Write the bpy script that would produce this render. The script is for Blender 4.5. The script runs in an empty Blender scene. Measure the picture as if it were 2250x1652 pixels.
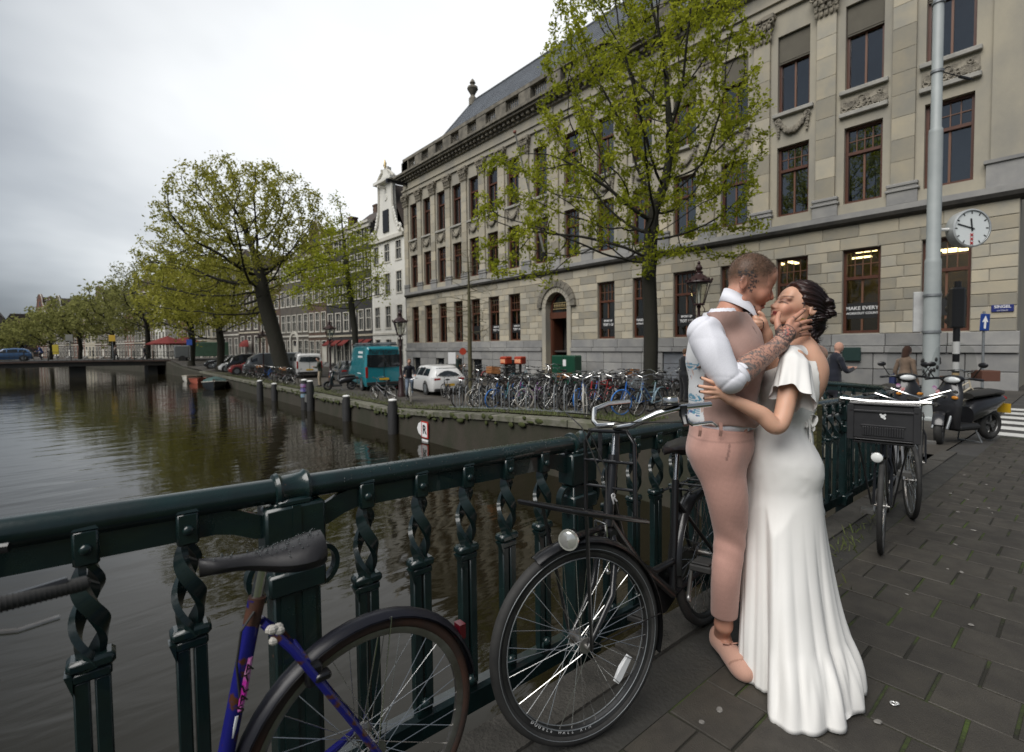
import bpy, bmesh, math, random
import numpy as np
from mathutils import Vector, Matrix, Euler
R_ = math.radians
PI = math.pi
rng = random.Random(7)
scene = bpy.context.scene
COL = scene.collection

# ------------------------------------------------------------------ camera
F_PX, PITCH, ROLL, YAW, EYE = 1085.0, R_(2.3), -0.012, R_(40.3), 1.45
CX, CY = 1125.0, 757 + 1085 * math.tan(R_(2.3))
cam_d = bpy.data.cameras.new('camera')
cam = bpy.data.objects.new('camera', cam_d)
COL.objects.link(cam)
CAM_R = Matrix.Rotation(-YAW, 3, 'Z') @ Matrix.Rotation(PI / 2 - PITCH, 3, 'X') @ Matrix.Rotation(ROLL, 3, 'Z')
cam.matrix_world = Matrix.Translation((0, 0, EYE)) @ CAM_R.to_4x4()
cam_d.sensor_width = 36.0
cam_d.lens = 36.0 * F_PX / 2250.0
cam_d.shift_y = -(826.0 - CY) / 2250.0
cam_d.clip_start = 0.05
cam_d.clip_end = 3000
cam_d.dof.use_dof = True
cam_d.dof.focus_distance = 2.35
cam_d.dof.aperture_fstop = 3.0
scene.camera = cam

# ------------------------------------------------------------------ world and sun
SUN_DIR = (CAM_R @ Vector(((940 - CX) / F_PX, -(230 - CY) / F_PX, -1))).normalized()
SUN_EL = math.asin(SUN_DIR.z)
SUN_AZ = math.atan2(SUN_DIR.x, SUN_DIR.y)
world = bpy.data.worlds.new('World')
scene.world = world
world.use_nodes = True
wt = world.node_tree
wt.nodes.clear()

def wn(t, **k):
 n = wt.nodes.new(t)
 for a, b in k.items():
  setattr(n, a, b)
 return n

def wmath(op, a, b=None, clamp=False):
 n = wn('ShaderNodeMath', operation=op, use_clamp=clamp)
 for i, v in enumerate((a, b)):
  if v is None:
   continue
  if isinstance(v, (int, float)):
   n.inputs[i].default_value = v
  else:
   wt.links.new(v, n.inputs[i])
 return n.outputs[0]

sky = wn('ShaderNodeTexSky', sky_type='NISHITA', sun_disc=False)
sky.sun_elevation = SUN_EL
sky.sun_rotation = SUN_AZ
tc = wn('ShaderNodeTexCoord')
nrm = wn('ShaderNodeVectorMath', operation='NORMALIZE')
wt.links.new(tc.outputs['Generated'], nrm.inputs[0])
sep = wn('ShaderNodeSeparateXYZ')
wt.links.new(nrm.outputs[0], sep.inputs[0])
dot = wn('ShaderNodeVectorMath', operation='DOT_PRODUCT')
wt.links.new(nrm.outputs[0], dot.inputs[0])
dot.inputs[1].default_value = SUN_DIR
zc = wmath('ADD', wmath('MAXIMUM', sep.outputs['Z'], 0.0), 0.34)
px = wmath('DIVIDE', sep.outputs['X'], zc)
py = wmath('DIVIDE', sep.outputs['Y'], zc)
cmb = wn('ShaderNodeCombineXYZ')
wt.links.new(px, cmb.inputs[0])
wt.links.new(py, cmb.inputs[1])
CLOUD_SEED = 3.7
cmb.inputs[2].default_value = CLOUD_SEED
noi = wn('ShaderNodeTexNoise')
noi.inputs['Scale'].default_value = 0.8
noi.inputs['Detail'].default_value = 5
noi.inputs['Roughness'].default_value = 0.5
noi.inputs['Distortion'].default_value = 0.25
wt.links.new(cmb.outputs[0], noi.inputs['Vector'])
mr = wn('ShaderNodeMapRange', interpolation_type='SMOOTHSTEP')
wt.links.new(dot.outputs['Value'], mr.inputs['Value'])
mr.inputs['From Min'].default_value = 0.68
mr.inputs['From Max'].default_value = 0.985
glow = wmath('MULTIPLY', mr.outputs[0], 0.68)
nn = wmath('MULTIPLY', wmath('SUBTRACT', noi.outputs['Fac'], 0.5), 0.95)
val = wmath('ADD', wmath('ADD', glow, nn), 0.17, clamp=True)
ramp = wn('ShaderNodeValToRGB')
wt.links.new(val, ramp.inputs[0])
els = ramp.color_ramp.elements
els[0].position, els[0].color = 0.0, (0.10, 0.112, 0.13, 1)
els[1].position, els[1].color = 1.0, (1.12, 1.12, 1.12, 1)
for p_, c_ in ((0.30, (0.19, 0.21, 0.24, 1)), (0.55, (0.50, 0.53, 0.56, 1)), (0.80, (0.96, 0.98, 0.99, 1))):
 e_ = els.new(p_)
 e_.color = c_
cl = wn('ShaderNodeVectorMath', operation='SCALE')
wt.links.new(ramp.outputs[0], cl.inputs[0])
cl.inputs['Scale'].default_value = 4.3
mixw = wn('ShaderNodeMix', data_type='RGBA')
mixw.inputs['Factor'].default_value = 0.95
wt.links.new(sky.outputs[0], mixw.inputs['A'])
wt.links.new(cl.outputs[0], mixw.inputs['B'])
bg = wn('ShaderNodeBackground')
bg.inputs['Strength'].default_value = 0.1
wt.links.new(mixw.outputs['Result'], bg.inputs['Color'])
wo = wn('ShaderNodeOutputWorld')
wt.links.new(bg.outputs[0], wo.inputs['Surface'])

sun_d = bpy.data.lights.new('sun', 'SUN')
sun_d.energy = 1.5
sun_d.angle = R_(50)
sun_d.color = (1.0, 0.97, 0.93)
sun = bpy.data.objects.new('sun', sun_d)
COL.objects.link(sun)
# lamp set over the canal to light the facade, apart from cloud glow
SUN_L = Vector((-0.62, -0.08, 0.78)).normalized()
sun.rotation_euler = SUN_L.to_track_quat('Z', 'Y').to_euler()
sky.sun_elevation = math.asin(SUN_L.z)
sky.sun_rotation = math.atan2(SUN_L.x, SUN_L.y)

scene.view_settings.view_transform = 'Standard'
scene.view_settings.look = 'None'
scene.view_settings.gamma = 1.0
scene.view_settings.exposure = 1.28
scene.view_settings.use_curve_mapping = False
scene.render.engine = 'CYCLES'
scene.cycles.max_bounces = 6
scene.cycles.transparent_max_bounces = 16
scene.cycles.use_denoising = True
scene.cycles.caustics_reflective = False
scene.cycles.caustics_refractive = False

# ------------------------------------------------------------------ helpers

def ray_dir(x, y):
 return CAM_R @ Vector(((x - CX) / F_PX, -(y - CY) / F_PX, -1.0))

def on_z(x, y, z=0.0):
 r = ray_dir(x, y)
 return Vector((0, 0, EYE)) + r * ((z - EYE) / r.z)

def on_x(x, y, X):
 r = ray_dir(x, y)
 return Vector((0, 0, EYE)) + r * (X / r.x)

def on_y(x, y, Y):
 r = ray_dir(x, y)
 return Vector((0, 0, EYE)) + r * (Y / r.y)

def at_d(x, y, d):
 return Vector((0, 0, EYE)) + ray_dir(x, y) * d

def sstep(a, b, v):
 t = min(1.0, max(0.0, (v - a) / (b - a)))
 return t * t * (3 - 2 * t)

class MB:
 """collects shapes and links them as one mesh object"""

 def __init__(self):
  self.v = []
  self.f = []
  self.mi = []
  self.cur = 0
  self.M = None

 def add(self, vs, fs):
  o = len(self.v)
  if self.M is not None:
   vs = [self.M @ Vector(p) for p in vs]
  self.v.extend([tuple(p) for p in vs])
  self.f.extend([tuple(i + o for i in f) for f in fs])
  self.mi.extend([self.cur] * len(fs))
  return self

 def box(self, x0, x1, y0, y1, z0, z1):
  vs = [(x0, y0, z0), (x1, y0, z0), (x1, y1, z0), (x0, y1, z0), (x0, y0, z1), (x1, y0, z1), (x1, y1, z1), (x0, y1, z1)]
  return self.add(vs, [(0, 3, 2, 1), (4, 5, 6, 7), (0, 1, 5, 4), (1, 2, 6, 5), (2, 3, 7, 6), (3, 0, 4, 7)])

 def cbox(self, x0, x1, y0, y1, z0, z1, c):
  """box with chamfered edges"""
  vs = []
  for sx, X in ((1, x0), (-1, x1)):
   for sy, Y in ((1, y0), (-1, y1)):
    for sz, Z in ((1, z0), (-1, z1)):
     vs += [(X, Y + sy * c, Z + sz * c), (X + sx * c, Y, Z + sz * c), (X + sx * c, Y + sy * c, Z)]
  bm = bmesh.new()
  for p in vs:
   bm.verts.new(p)
  r = bmesh.ops.convex_hull(bm, input=bm.verts)
  bm.verts.index_update()
  fs = [tuple(q.index for q in f.verts) for f in bm.faces]
  vv = [tuple(q.co) for q in bm.verts]
  bm.free()
  return self.add(vv, fs)

 def hull(self, pts):
  bm = bmesh.new()
  for p in pts:
   bm.verts.new(p)
  bmesh.ops.convex_hull(bm, input=bm.verts)
  bm.verts.index_update()
  fs = [tuple(q.index for q in f.verts) for f in bm.faces]
  vv = [tuple(q.co) for q in bm.verts]
  bm.free()
  return self.add(vv, fs)

 def tube(self, pts, r, n=8, caps=True, closed=False, up=None, flat=1.0):
  pts = [Vector(p) for p in pts]
  m = len(pts)
  rs = r if isinstance(r, (list, tuple)) else [r] * m
  vs, fs = [], []
  prev = None
  for i, p in enumerate(pts):
   if closed:
    t = pts[(i + 1) % m] - pts[i - 1]
   else:
    t = pts[min(i + 1, m - 1)] - pts[max(i - 1, 0)]
   if t.length < 1e-9:
    t = Vector((0, 0, 1))
   t.normalize()
   if prev is None:
    a = Vector(up) if up else (Vector((0, 0, 1)) if abs(t.z) < 0.9 else Vector((1, 0, 0)))
   else:
    a = prev
   a = a - t * a.dot(t)
   if a.length < 1e-6:
    a = t.orthogonal()
   a.normalize()
   prev = a
   b = t.cross(a)
   for k in range(n):
    an = 2 * PI * k / n
    vs.append(p + (a * math.cos(an) * flat + b * math.sin(an)) * rs[i])
  for i in range(m if closed else m - 1):
   j = (i + 1) % m
   for k in range(n):
    k2 = (k + 1) % n
    fs.append((i * n + k, i * n + k2, j * n + k2, j * n + k))
  if caps and not closed:
   fs.append(tuple(range(n - 1, -1, -1)))
   fs.append(tuple((m - 1) * n + k for k in range(n)))
  return self.add(vs, fs)

 def strip(self, pts, sides, w, t):
  """flat bar along pts; sides = width direction at each point"""
  vs, fs = [], []
  pts = [Vector(p) for p in pts]
  m = len(pts)
  for i, p in enumerate(pts):
   tg = (pts[min(i + 1, m - 1)] - pts[max(i - 1, 0)]).normalized()
   s = Vector(sides[i] if isinstance(sides, list) else sides)
   s = (s - tg * s.dot(tg)).normalized()
   nn = tg.cross(s)
   for a, b in ((-1, -1), (1, -1), (1, 1), (-1, 1)):
    vs.append(p + s * (a * w / 2) + nn * (b * t / 2))
  for i in range(m - 1):
   for k in range(4):
    k2 = (k + 1) % 4
    fs.append((i * 4 + k, i * 4 + k2, i * 4 + 4 + k2, i * 4 + 4 + k))
  fs.append((3, 2, 1, 0))
  e = (m - 1) * 4
  fs.append((e, e + 1, e + 2, e + 3))
  return self.add(vs, fs)

 def lathe(self, prof, n=16, c=(0, 0, 0), axis='Z', caps=True):
  vs, fs = [], []
  c = Vector(c)
  for (r, h) in prof:
   for k in range(n):
    a = 2 * PI * k / n
    x, y = r * math.cos(a), r * math.sin(a)
    q = (x, y, h) if axis == 'Z' else ((h, x, y) if axis == 'X' else (y, h, x))
    vs.append(c + Vector(q))
  m = len(prof)
  for i in range(m - 1):
   for k in range(n):
    k2 = (k + 1) % n
    fs.append((i * n + k, i * n + k2, (i + 1) * n + k2, (i + 1) * n + k))
  if caps:
   fs.append(tuple(range(n - 1, -1, -1)))
   fs.append(tuple((m - 1) * n + k for k in range(n)))
  return self.add(vs, fs)

 def ball(self, c, r, n=10, m=7):
  rx, ry, rz = r if isinstance(r, (list, tuple)) else (r, r, r)
  vs = [(c[0], c[1], c[2] - rz)]
  for i in range(1, m):
   th = PI * i / m - PI / 2
   for k in range(n):
    a = 2 * PI * k / n
    vs.append((c[0] + rx * math.cos(th) * math.cos(a), c[1] + ry * math.cos(th) * math.sin(a), c[2] + rz * math.sin(th)))
  vs.append((c[0], c[1], c[2] + rz))
  fs = []
  for k in range(n):
   k2 = (k + 1) % n
   fs.append((0, 1 + k2, 1 + k))
   for i in range(m - 2):
    a, b = 1 + i * n, 1 + (i + 1) * n
    fs.append((a + k, a + k2, b + k2, b + k))
   a = 1 + (m - 2) * n
   fs.append((a + k, a + k2, len(vs) - 1))
  return self.add(vs, fs)

 def prism(self, poly, y0, y1, plane='XZ'):
  """extrude a 2-D outline; plane XZ extrudes along Y, YZ along X, XY along Z"""
  n = len(poly)

  def P(a, b, h):
   return (a, h, b) if plane == 'XZ' else ((h, a, b) if plane == 'YZ' else (a, b, h))
  vs = [P(a, b, y0) for a, b in poly] + [P(a, b, y1) for a, b in poly]
  fs = [tuple(range(n)), tuple(range(2 * n - 1, n - 1, -1))]
  for i in range(n):
   j = (i + 1) % n
   fs.append((i, n + i, n + j, j))
  return self.add(vs, fs)

 def loft(self, rings, caps=True, closed=True):
  n = len(rings[0])
  vs = [p for r in rings for p in r]
  fs = []
  for i in range(len(rings) - 1):
   for k in range(n if closed else n - 1):
    k2 = (k + 1) % n
    fs.append((i * n + k, i * n + k2, (i + 1) * n + k2, (i + 1) * n + k))
  if caps:
   fs.append(tuple(range(n - 1, -1, -1)))
   fs.append(tuple((len(rings) - 1) * n + k for k in range(n)))
  return self.add(vs, fs)

 def torus(self, c, R, r, n=32, m=8, axis='Y', flat=1.0):
  vs, fs = [], []
  c = Vector(c)
  for i in range(n):
   a = 2 * PI * i / n
   for k in range(m):
    b = 2 * PI * k / m
    d = R + r * math.cos(b)
    h = r * flat * math.sin(b)
    x, z = d * math.cos(a), d * math.sin(a)
    q = (x, h, z) if axis == 'Y' else ((h, x, z) if axis == 'X' else (x, z, h))
    vs.append(c + Vector(q))
  for i in range(n):
   for k in range(m):
    i2, k2 = (i + 1) % n, (k + 1) % m
    fs.append((i * m + k, i * m + k2, i2 * m + k2, i2 * m + k))
  return self.add(vs, fs)

 def mesh(self, name, mat=None, smooth=False, fix=True):
  me = bpy.data.meshes.new(name)
  me.from_pydata(self.v, [], self.f)
  mats = mat if isinstance(mat, (list, tuple)) else [mat]
  for q in mats:
   if q is not None:
    me.materials.append(q)
  if len(mats) > 1:
   me.polygons.foreach_set('material_index', self.mi)
  if fix and len(self.f) < 60000:
   bm = bmesh.new()
   bm.from_mesh(me)
   bmesh.ops.recalc_face_normals(bm, faces=bm.faces)
   bm.to_mesh(me)
   bm.free()
  if smooth:
   me.polygons.foreach_set('use_smooth', [True] * len(me.polygons))
   if smooth != 'all':
    try:
     me.set_sharp_from_angle(angle=R_(40))
    except Exception:
     pass
  me.update()
  return me

 def build(self, name, mat=None, parent=None, smooth=False, fix=True):
  return link(name, self.mesh(name, mat, smooth, fix), parent)

def link(name, me, parent=None, loc=None, rot=None):
 o = bpy.data.objects.new(name, me)
 COL.objects.link(o)
 if parent is not None:
  o.parent = parent
 if loc is not None:
  o.location = loc
 if rot is not None:
  o.rotation_euler = rot
 return o

def thing(name, label, cat, loc=(0, 0, 0), rotz=0.0, group=None):
 o = bpy.data.objects.new(name, None)
 o.empty_display_size = 0.1
 COL.objects.link(o)
 o.location = loc
 o.rotation_euler = (0, 0, rotz)
 return tag(o, label, cat, group)

def tag(o, label=None, cat=None, group=None, kind=None):
 for k, v in (('label', label), ('category', cat), ('group', group), ('kind', kind)):
  if v:
   o[k] = v
 return o

def struct(o):
 o['kind'] = 'structure'
 return o

def dup(root, loc=None, rot=None, label=None):
 """a copy of a thing with copies of its parts and sub-parts (meshes shared)"""
 r = root.copy()
 COL.objects.link(r)
 if loc is not None:
  r.location = loc
 if rot is not None:
  r.rotation_euler = rot
 if label:
  r['label'] = label
 for ch in list(root.children):
  c = ch.copy()
  COL.objects.link(c)
  c.parent = r
  for g in list(ch.children):
   d = g.copy()
   COL.objects.link(d)
   d.parent = c
 return r

# ------------------------------------------------------------------ materials
MATS = {}

def mat(name, col, col2=None, rough=0.6, metal=0.0, scale=4.0, amt=1.0, bump=0.0, bscale=None, rand=0.0,
  detail=6.0, lo=0.35, hi=0.65, stretch=None, spec=0.5, emit=None, rough2=None, coat=0.0, bdist=0.02):
 """principled surface with a noise mix of two real colours, optional per-object variation and fine relief"""
 if name in MATS:
  return MATS[name]
 m = bpy.data.materials.new(name)
 m.use_nodes = True
 nt = m.node_tree
 p = nt.nodes['Principled BSDF']
 p.inputs['Roughness'].default_value = rough
 p.inputs['Metallic'].default_value = metal
 p.inputs['Specular IOR Level'].default_value = spec
 p.inputs['Coat Weight'].default_value = coat
 c4 = (*col, 1)
 out = None
 tcn = nt.nodes.new('ShaderNodeTexCoord')
 vec = tcn.outputs['Object']
 if stretch:
  mp = nt.nodes.new('ShaderNodeMapping')
  mp.inputs['Scale'].default_value = stretch
  nt.links.new(vec, mp.inputs['Vector'])
  vec = mp.outputs[0]
 if rand:
  oi = nt.nodes.new('ShaderNodeObjectInfo')
  ad = nt.nodes.new('ShaderNodeVectorMath')
  ad.operation = 'MULTIPLY_ADD'
  cb = nt.nodes.new('ShaderNodeCombineXYZ')
  for i in range(3):
   nt.links.new(oi.outputs['Random'], cb.inputs[i])
  ad.inputs[1].default_value = (37.0, 53.0, 71.0)
  nt.links.new(cb.outputs[0], ad.inputs[0])
  nt.links.new(vec, ad.inputs[2])
  vec = ad.outputs[0]
 no = None
 if col2 is not None or bump or rough2 is not None:
  no = nt.nodes.new('ShaderNodeTexNoise')
  no.inputs['Scale'].default_value = scale
  no.inputs['Detail'].default_value = detail
  no.inputs['Roughness'].default_value = 0.6
  nt.links.new(vec, no.inputs['Vector'])
 if col2 is not None:
  mr_ = nt.nodes.new('ShaderNodeMapRange')
  mr_.inputs['From Min'].default_value = lo
  mr_.inputs['From Max'].default_value = hi
  mr_.inputs['To Max'].default_value = amt
  nt.links.new(no.outputs['Fac'], mr_.inputs['Value'])
  mx = nt.nodes.new('ShaderNodeMix')
  mx.data_type = 'RGBA'
  mx.inputs['A'].default_value = c4
  mx.inputs['B'].default_value = (*col2, 1)
  nt.links.new(mr_.outputs[0], mx.inputs['Factor'])
  out = mx.outputs['Result']
 if rand:
  hs = nt.nodes.new('ShaderNodeHueSaturation')
  hs.inputs['Color'].default_value = c4
  if out:
   nt.links.new(out, hs.inputs['Color'])
  mv = nt.nodes.new('ShaderNodeMapRange')
  mv.inputs['To Min'].default_value = 1 - rand
  mv.inputs['To Max'].default_value = 1 + rand
  nt.links.new(oi.outputs['Random'], mv.inputs['Value'])
  nt.links.new(mv.outputs[0], hs.inputs['Value'])
  out = hs.outputs[0]
 if out:
  nt.links.new(out, p.inputs['Base Color'])
 else:
  p.inputs['Base Color'].default_value = c4
 if rough2 is not None:
  mr2 = nt.nodes.new('ShaderNodeMapRange')
  mr2.inputs['From Min'].default_value = lo
  mr2.inputs['From Max'].default_value = hi
  mr2.inputs['To Min'].default_value = rough
  mr2.inputs['To Max'].default_value = rough2
  nt.links.new(no.outputs['Fac'], mr2.inputs['Value'])
  nt.links.new(mr2.outputs[0], p.inputs['Roughness'])
 if bump:
  nb = nt.nodes.new('ShaderNodeTexNoise')
  nb.inputs['Scale'].default_value = bscale or scale * 6
  nb.inputs['Detail'].default_value = 5
  nt.links.new(vec, nb.inputs['Vector'])
  bp = nt.nodes.new('ShaderNodeBump')
  bp.inputs['Strength'].default_value = bump
  bp.inputs['Distance'].default_value = bdist
  nt.links.new(nb.outputs['Fac'], bp.inputs['Height'])
  nt.links.new(bp.outputs[0], p.inputs['Normal'])
 if emit:
  p.inputs['Emission Color'].default_value = (*emit[:3], 1)
  p.inputs['Emission Strength'].default_value = emit[3]
 MATS[name] = m
 return m

def glass_mat(name, tint=(0.75, 0.78, 0.78), refl=0.10, rough=0.02):
 """thin pane: Fresnel reflection over see-through"""
 if name in MATS:
  return MATS[name]
 m = bpy.data.materials.new(name)
 m.use_nodes = True
 nt = m.node_tree
 nt.nodes.clear()
 o = nt.nodes.new('ShaderNodeOutputMaterial')
 tr = nt.nodes.new('ShaderNodeBsdfTransparent')
 tr.inputs[0].default_value = (*tint, 1)
 gl = nt.nodes.new('ShaderNodeBsdfGlossy')
 gl.inputs['Roughness'].default_value = rough
 lw = nt.nodes.new('ShaderNodeLayerWeight')
 lw.inputs['Blend'].default_value = 0.25
 ma = nt.nodes.new('ShaderNodeMath')
 ma.operation = 'ADD'
 ma.use_clamp = True
 ma.inputs[1].default_value = refl
 nt.links.new(lw.outputs['Fresnel'], ma.inputs[0])
 mx = nt.nodes.new('ShaderNodeMixShader')
 nt.links.new(ma.outputs[0], mx.inputs[0])
 nt.links.new(tr.outputs[0], mx.inputs[1])
 nt.links.new(gl.outputs[0], mx.inputs[2])
 nt.links.new(mx.outputs[0], o.inputs[0])
 MATS[name] = m
 return m

def text(name, body, size, material, parent=None, loc=(0, 0, 0), rot=(0, 0, 0), align='CENTER', bold=0.0, ext=0.001):
 cu = bpy.data.curves.new(name, 'FONT')
 cu.body = body
 cu.size = size
 cu.align_x = align
 cu.align_y = 'CENTER'
 cu.extrude = ext
 cu.offset = bold
 cu.materials.append(material)
 tmp = bpy.data.objects.new(name, cu)
 me = bpy.data.meshes.new_from_object(tmp)
 bpy.data.objects.remove(tmp)
 return link(name, me, parent, loc, rot)

M_WHITE = mat('white_paint', (0.78, 0.78, 0.76), (0.6, 0.6, 0.57), rough=0.5, scale=2.0, lo=0.5, hi=0.8)
M_BLACK = mat('black_paint', (0.012, 0.012, 0.013), rough=0.3)
M_RUBBER = mat('rubber', (0.018, 0.018, 0.018), (0.035, 0.034, 0.032), rough=0.75, scale=12)
M_CHROME = mat('chrome', (0.75, 0.75, 0.74), rough=0.18, metal=1.0)
M_STEEL = mat('dull_steel', (0.38, 0.38, 0.37), (0.22, 0.2, 0.18), rough=0.42, metal=0.9, scale=9)
M_IRON = mat('galvanised', (0.30, 0.32, 0.33), (0.22, 0.23, 0.24), rough=0.5, metal=0.6, scale=8)
M_DARKGLASS = mat('dark_glass', (0.012, 0.014, 0.016), rough=0.05, spec=0.6)
M_GLASS = glass_mat('pane_glass')

# ------------------------------------------------------------------ ground, water, quay, bridge
WATER_Z = -1.88

def lerp_tab(tab, v):
 if v <= tab[0][0]:
  return tab[0][1]
 for (a, b), (c, d) in zip(tab, tab[1:]):
  if v <= c:
   t = (v - a) / (c - a)
   return b + (d - b) * t
 return tab[-1][1]

def bz(x):
 return -0.03 * (x - 2.0)

def qx(y):
 return lerp_tab([(0, 8.8), (62, 8.7), (80, 7.2), (100, 3.5), (140, -4), (180, -13), (220, -30), (260, -60), (300, -120)], y)

def fxl(y):
 return lerp_tab([(44, 24), (56, 23.7), (74, 21.2), (91, 18), (130, 11), (170, 3), (220, -14), (260, -40)], y)

def gz(x, y):
 """street level on the quay side"""
 q = lerp_tab([(3.5, -0.30), (8.4, -0.42), (11, -0.56), (14.2, -0.78), (17.5, -1.0), (60, -1.05), (72, -0.7), (80, 0.05), (88, 0.05), (96, -0.9), (400, -1.0)], y)
 b = max(bz(x), -0.33)
 t = sstep(2.0, 5.0, y)
 return b * (1 - t) + q * t

M_WATER = bpy.data.materials.new('canal_water')
M_WATER.use_nodes = True
nt_ = M_WATER.node_tree
p_ = nt_.nodes['Principled BSDF']
p_.inputs['Base Color'].default_value = (0.012, 0.010, 0.005, 1)
p_.inputs['Roughness'].default_value = 0.045
p_.inputs['IOR'].default_value = 1.33
tc_ = nt_.nodes.new('ShaderNodeTexCoord')
hts = []
for sc_, st_, rz_ in ((1.0, (0.55, 1.7, 1.0), 40), (1.0, (2.6, 7.5, 1.0), 33), (1.0, (0.10, 0.22, 1.0), 25)):
 mp_ = nt_.nodes.new('ShaderNodeMapping')
 mp_.inputs['Rotation'].default_value = (0, 0, R_(rz_))
 mp_.inputs['Scale'].default_value = st_
 nt_.links.new(tc_.outputs['Object'], mp_.inputs['Vector'])
 n_ = nt_.nodes.new('ShaderNodeTexNoise')
 n_.inputs['Scale'].default_value = sc_
 n_.inputs['Detail'].default_value = 2.5
 n_.inputs['Distortion'].default_value = 0.5
 nt_.links.new(mp_.outputs[0], n_.inputs['Vector'])
 hts.append(n_)
m1 = nt_.nodes.new('ShaderNodeMath')
m1.operation = 'MULTIPLY_ADD'
m1.inputs[1].default_value = 0.10
nt_.links.new(hts[1].outputs['Fac'], m1.inputs[0])
nt_.links.new(hts[0].outputs['Fac'], m1.inputs[2])
m2 = nt_.nodes.new('ShaderNodeMath')
m2.operation = 'MULTIPLY_ADD'
m2.inputs[1].default_value = 1.6
nt_.links.new(hts[2].outputs['Fac'], m2.inputs[0])
nt_.links.new(m1.outputs[0], m2.inputs[2])
bp_ = nt_.nodes.new('ShaderNodeBump')
bp_.inputs['Strength'].default_value = 1.0
bp_.inputs['Distance'].default_value = 0.016
nt_.links.new(m2.outputs[0], bp_.inputs['Height'])
nt_.links.new(bp_.outputs[0], p_.inputs['Normal'])

w = MB()
w.add([(-160, -40, WATER_Z), (30, -40, WATER_Z), (30, 330, WATER_Z), (-160, 330, WATER_Z)], [(0, 1, 2, 3)])
struct(w.build('canal_water', M_WATER))

M_BASE = mat('far_ground', (0.10, 0.09, 0.07), (0.07, 0.08, 0.05), rough=0.95, scale=0.02)
g = MB()
g.add([(-1500, -1500, -3.2), (1500, -1500, -3.2), (1500, 1500, -3.2), (-1500, 1500, -3.2)], [(0, 1, 2, 3)])
struct(g.build('ground', M_BASE))

# quay street
M_STREET = mat('street_paving', (0.042, 0.037, 0.031), (0.07, 0.062, 0.05), rough=0.85, scale=0.7, bump=0.25, bscale=22, rough2=0.55)
g = MB()
ys = list(np.arange(1.42, 20, 1.0)) + list(np.arange(20, 100, 4.0)) + list(np.arange(100, 320, 20.0))
cols = [0, 0.8, 1.6, 3.0, 5.0, 8.0, 12.0, 15.3, 24, 60, 400]
vs, fs = [], []
for y in ys:
 for c in cols:
  x = qx(y) + c + (0.45 if c == 0 else 0)
  vs.append((x, y, gz(x, y)))
n = len(cols)
for i in range(len(ys) - 1):
 for k in range(n - 1):
  fs.append((i * n + k, i * n + k + 1, i * n + n + k + 1, i * n + n + k))
g.add(vs, fs)
struct(g.build('quay_street', M_STREET, smooth='all'))
# street and land on the near side, right of the bridge
g = MB()
vs, fs = [], []
xs = [8.0, 9.0, 10, 11, 12, 13, 24, 60, 400]
yy = [-60, -20, -8, -4, 0, 1.42]
for y in yy:
 for x in xs:
  vs.append((x, y, gz(x, y) - 0.02))
n = len(xs)
for i in range(len(yy) - 1):
 for k in range(n - 1):
  fs.append((i * n + k, i * n + k + 1, i * n + n + k + 1, i * n + n + k))
g.add(vs, fs)
M_ASPH = mat('asphalt', (0.045, 0.043, 0.04), (0.062, 0.06, 0.056), rough=0.8, scale=1.5, bump=0.3, bscale=60, rough2=0.55)
struct(g.build('road', M_ASPH))

# grass verge and moss along the quay edge (a low sheet, uneven edge)
M_VERGE = mat('mossy_verge', (0.055, 0.06, 0.022), (0.07, 0.06, 0.04), rough=0.95, scale=1.6, bump=0.7, bscale=30)
g = MB()
vs, fs = [], []
yv = list(np.arange(6.5, 62, 0.5))
for y in yv:
 w_ = 0.75 + 0.5 * math.sin(y * 0.7) * math.sin(y * 0.23 + 1) + rng.uniform(-0.15, 0.15)
 for c in (0.43, 0.43 + w_ * 0.5, 0.43 + w_):
  x = qx(y) + c
  vs.append((x, y, gz(x, y) + 0.012 + (0.02 if c < 0.5 else 0.006 * (c < 1))))
for i in range(len(yv) - 1):
 for k in range(2):
  fs.append((i * 3 + k, i * 3 + k + 1, i * 3 + 4 + k, i * 3 + 3 + k))
g.add(vs, fs)
struct(g.build('grass_verge', M_VERGE, smooth='all'))
# grass tufts on the verge
gt = MB()
for _ in range(5200):
 y = 6.6 + 45 * rng.random() ** 1.7
 x = qx(y) + 0.45 + rng.random() ** 2 * 1.3
 z = gz(x, y) + 0.01
 a = rng.uniform(0, PI)
 h = rng.uniform(0.04, 0.13)
 dx, dy = math.cos(a) * 0.012, math.sin(a) * 0.012
 lx, ly = rng.uniform(-.05, .05), rng.uniform(-.05, .05)
 gt.add([(x - dx, y - dy, z), (x + dx, y + dy, z), (x + lx, y + ly, z + h)], [(0, 1, 2)])
M_GRASS = mat('grass', (0.07, 0.10, 0.02), (0.10, 0.11, 0.035), rough=0.8, scale=3)
tag(gt.build('verge_grass', M_GRASS, fix=False), 'short green grass tufts along the top of the quay wall', 'grass', kind='stuff')

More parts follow.
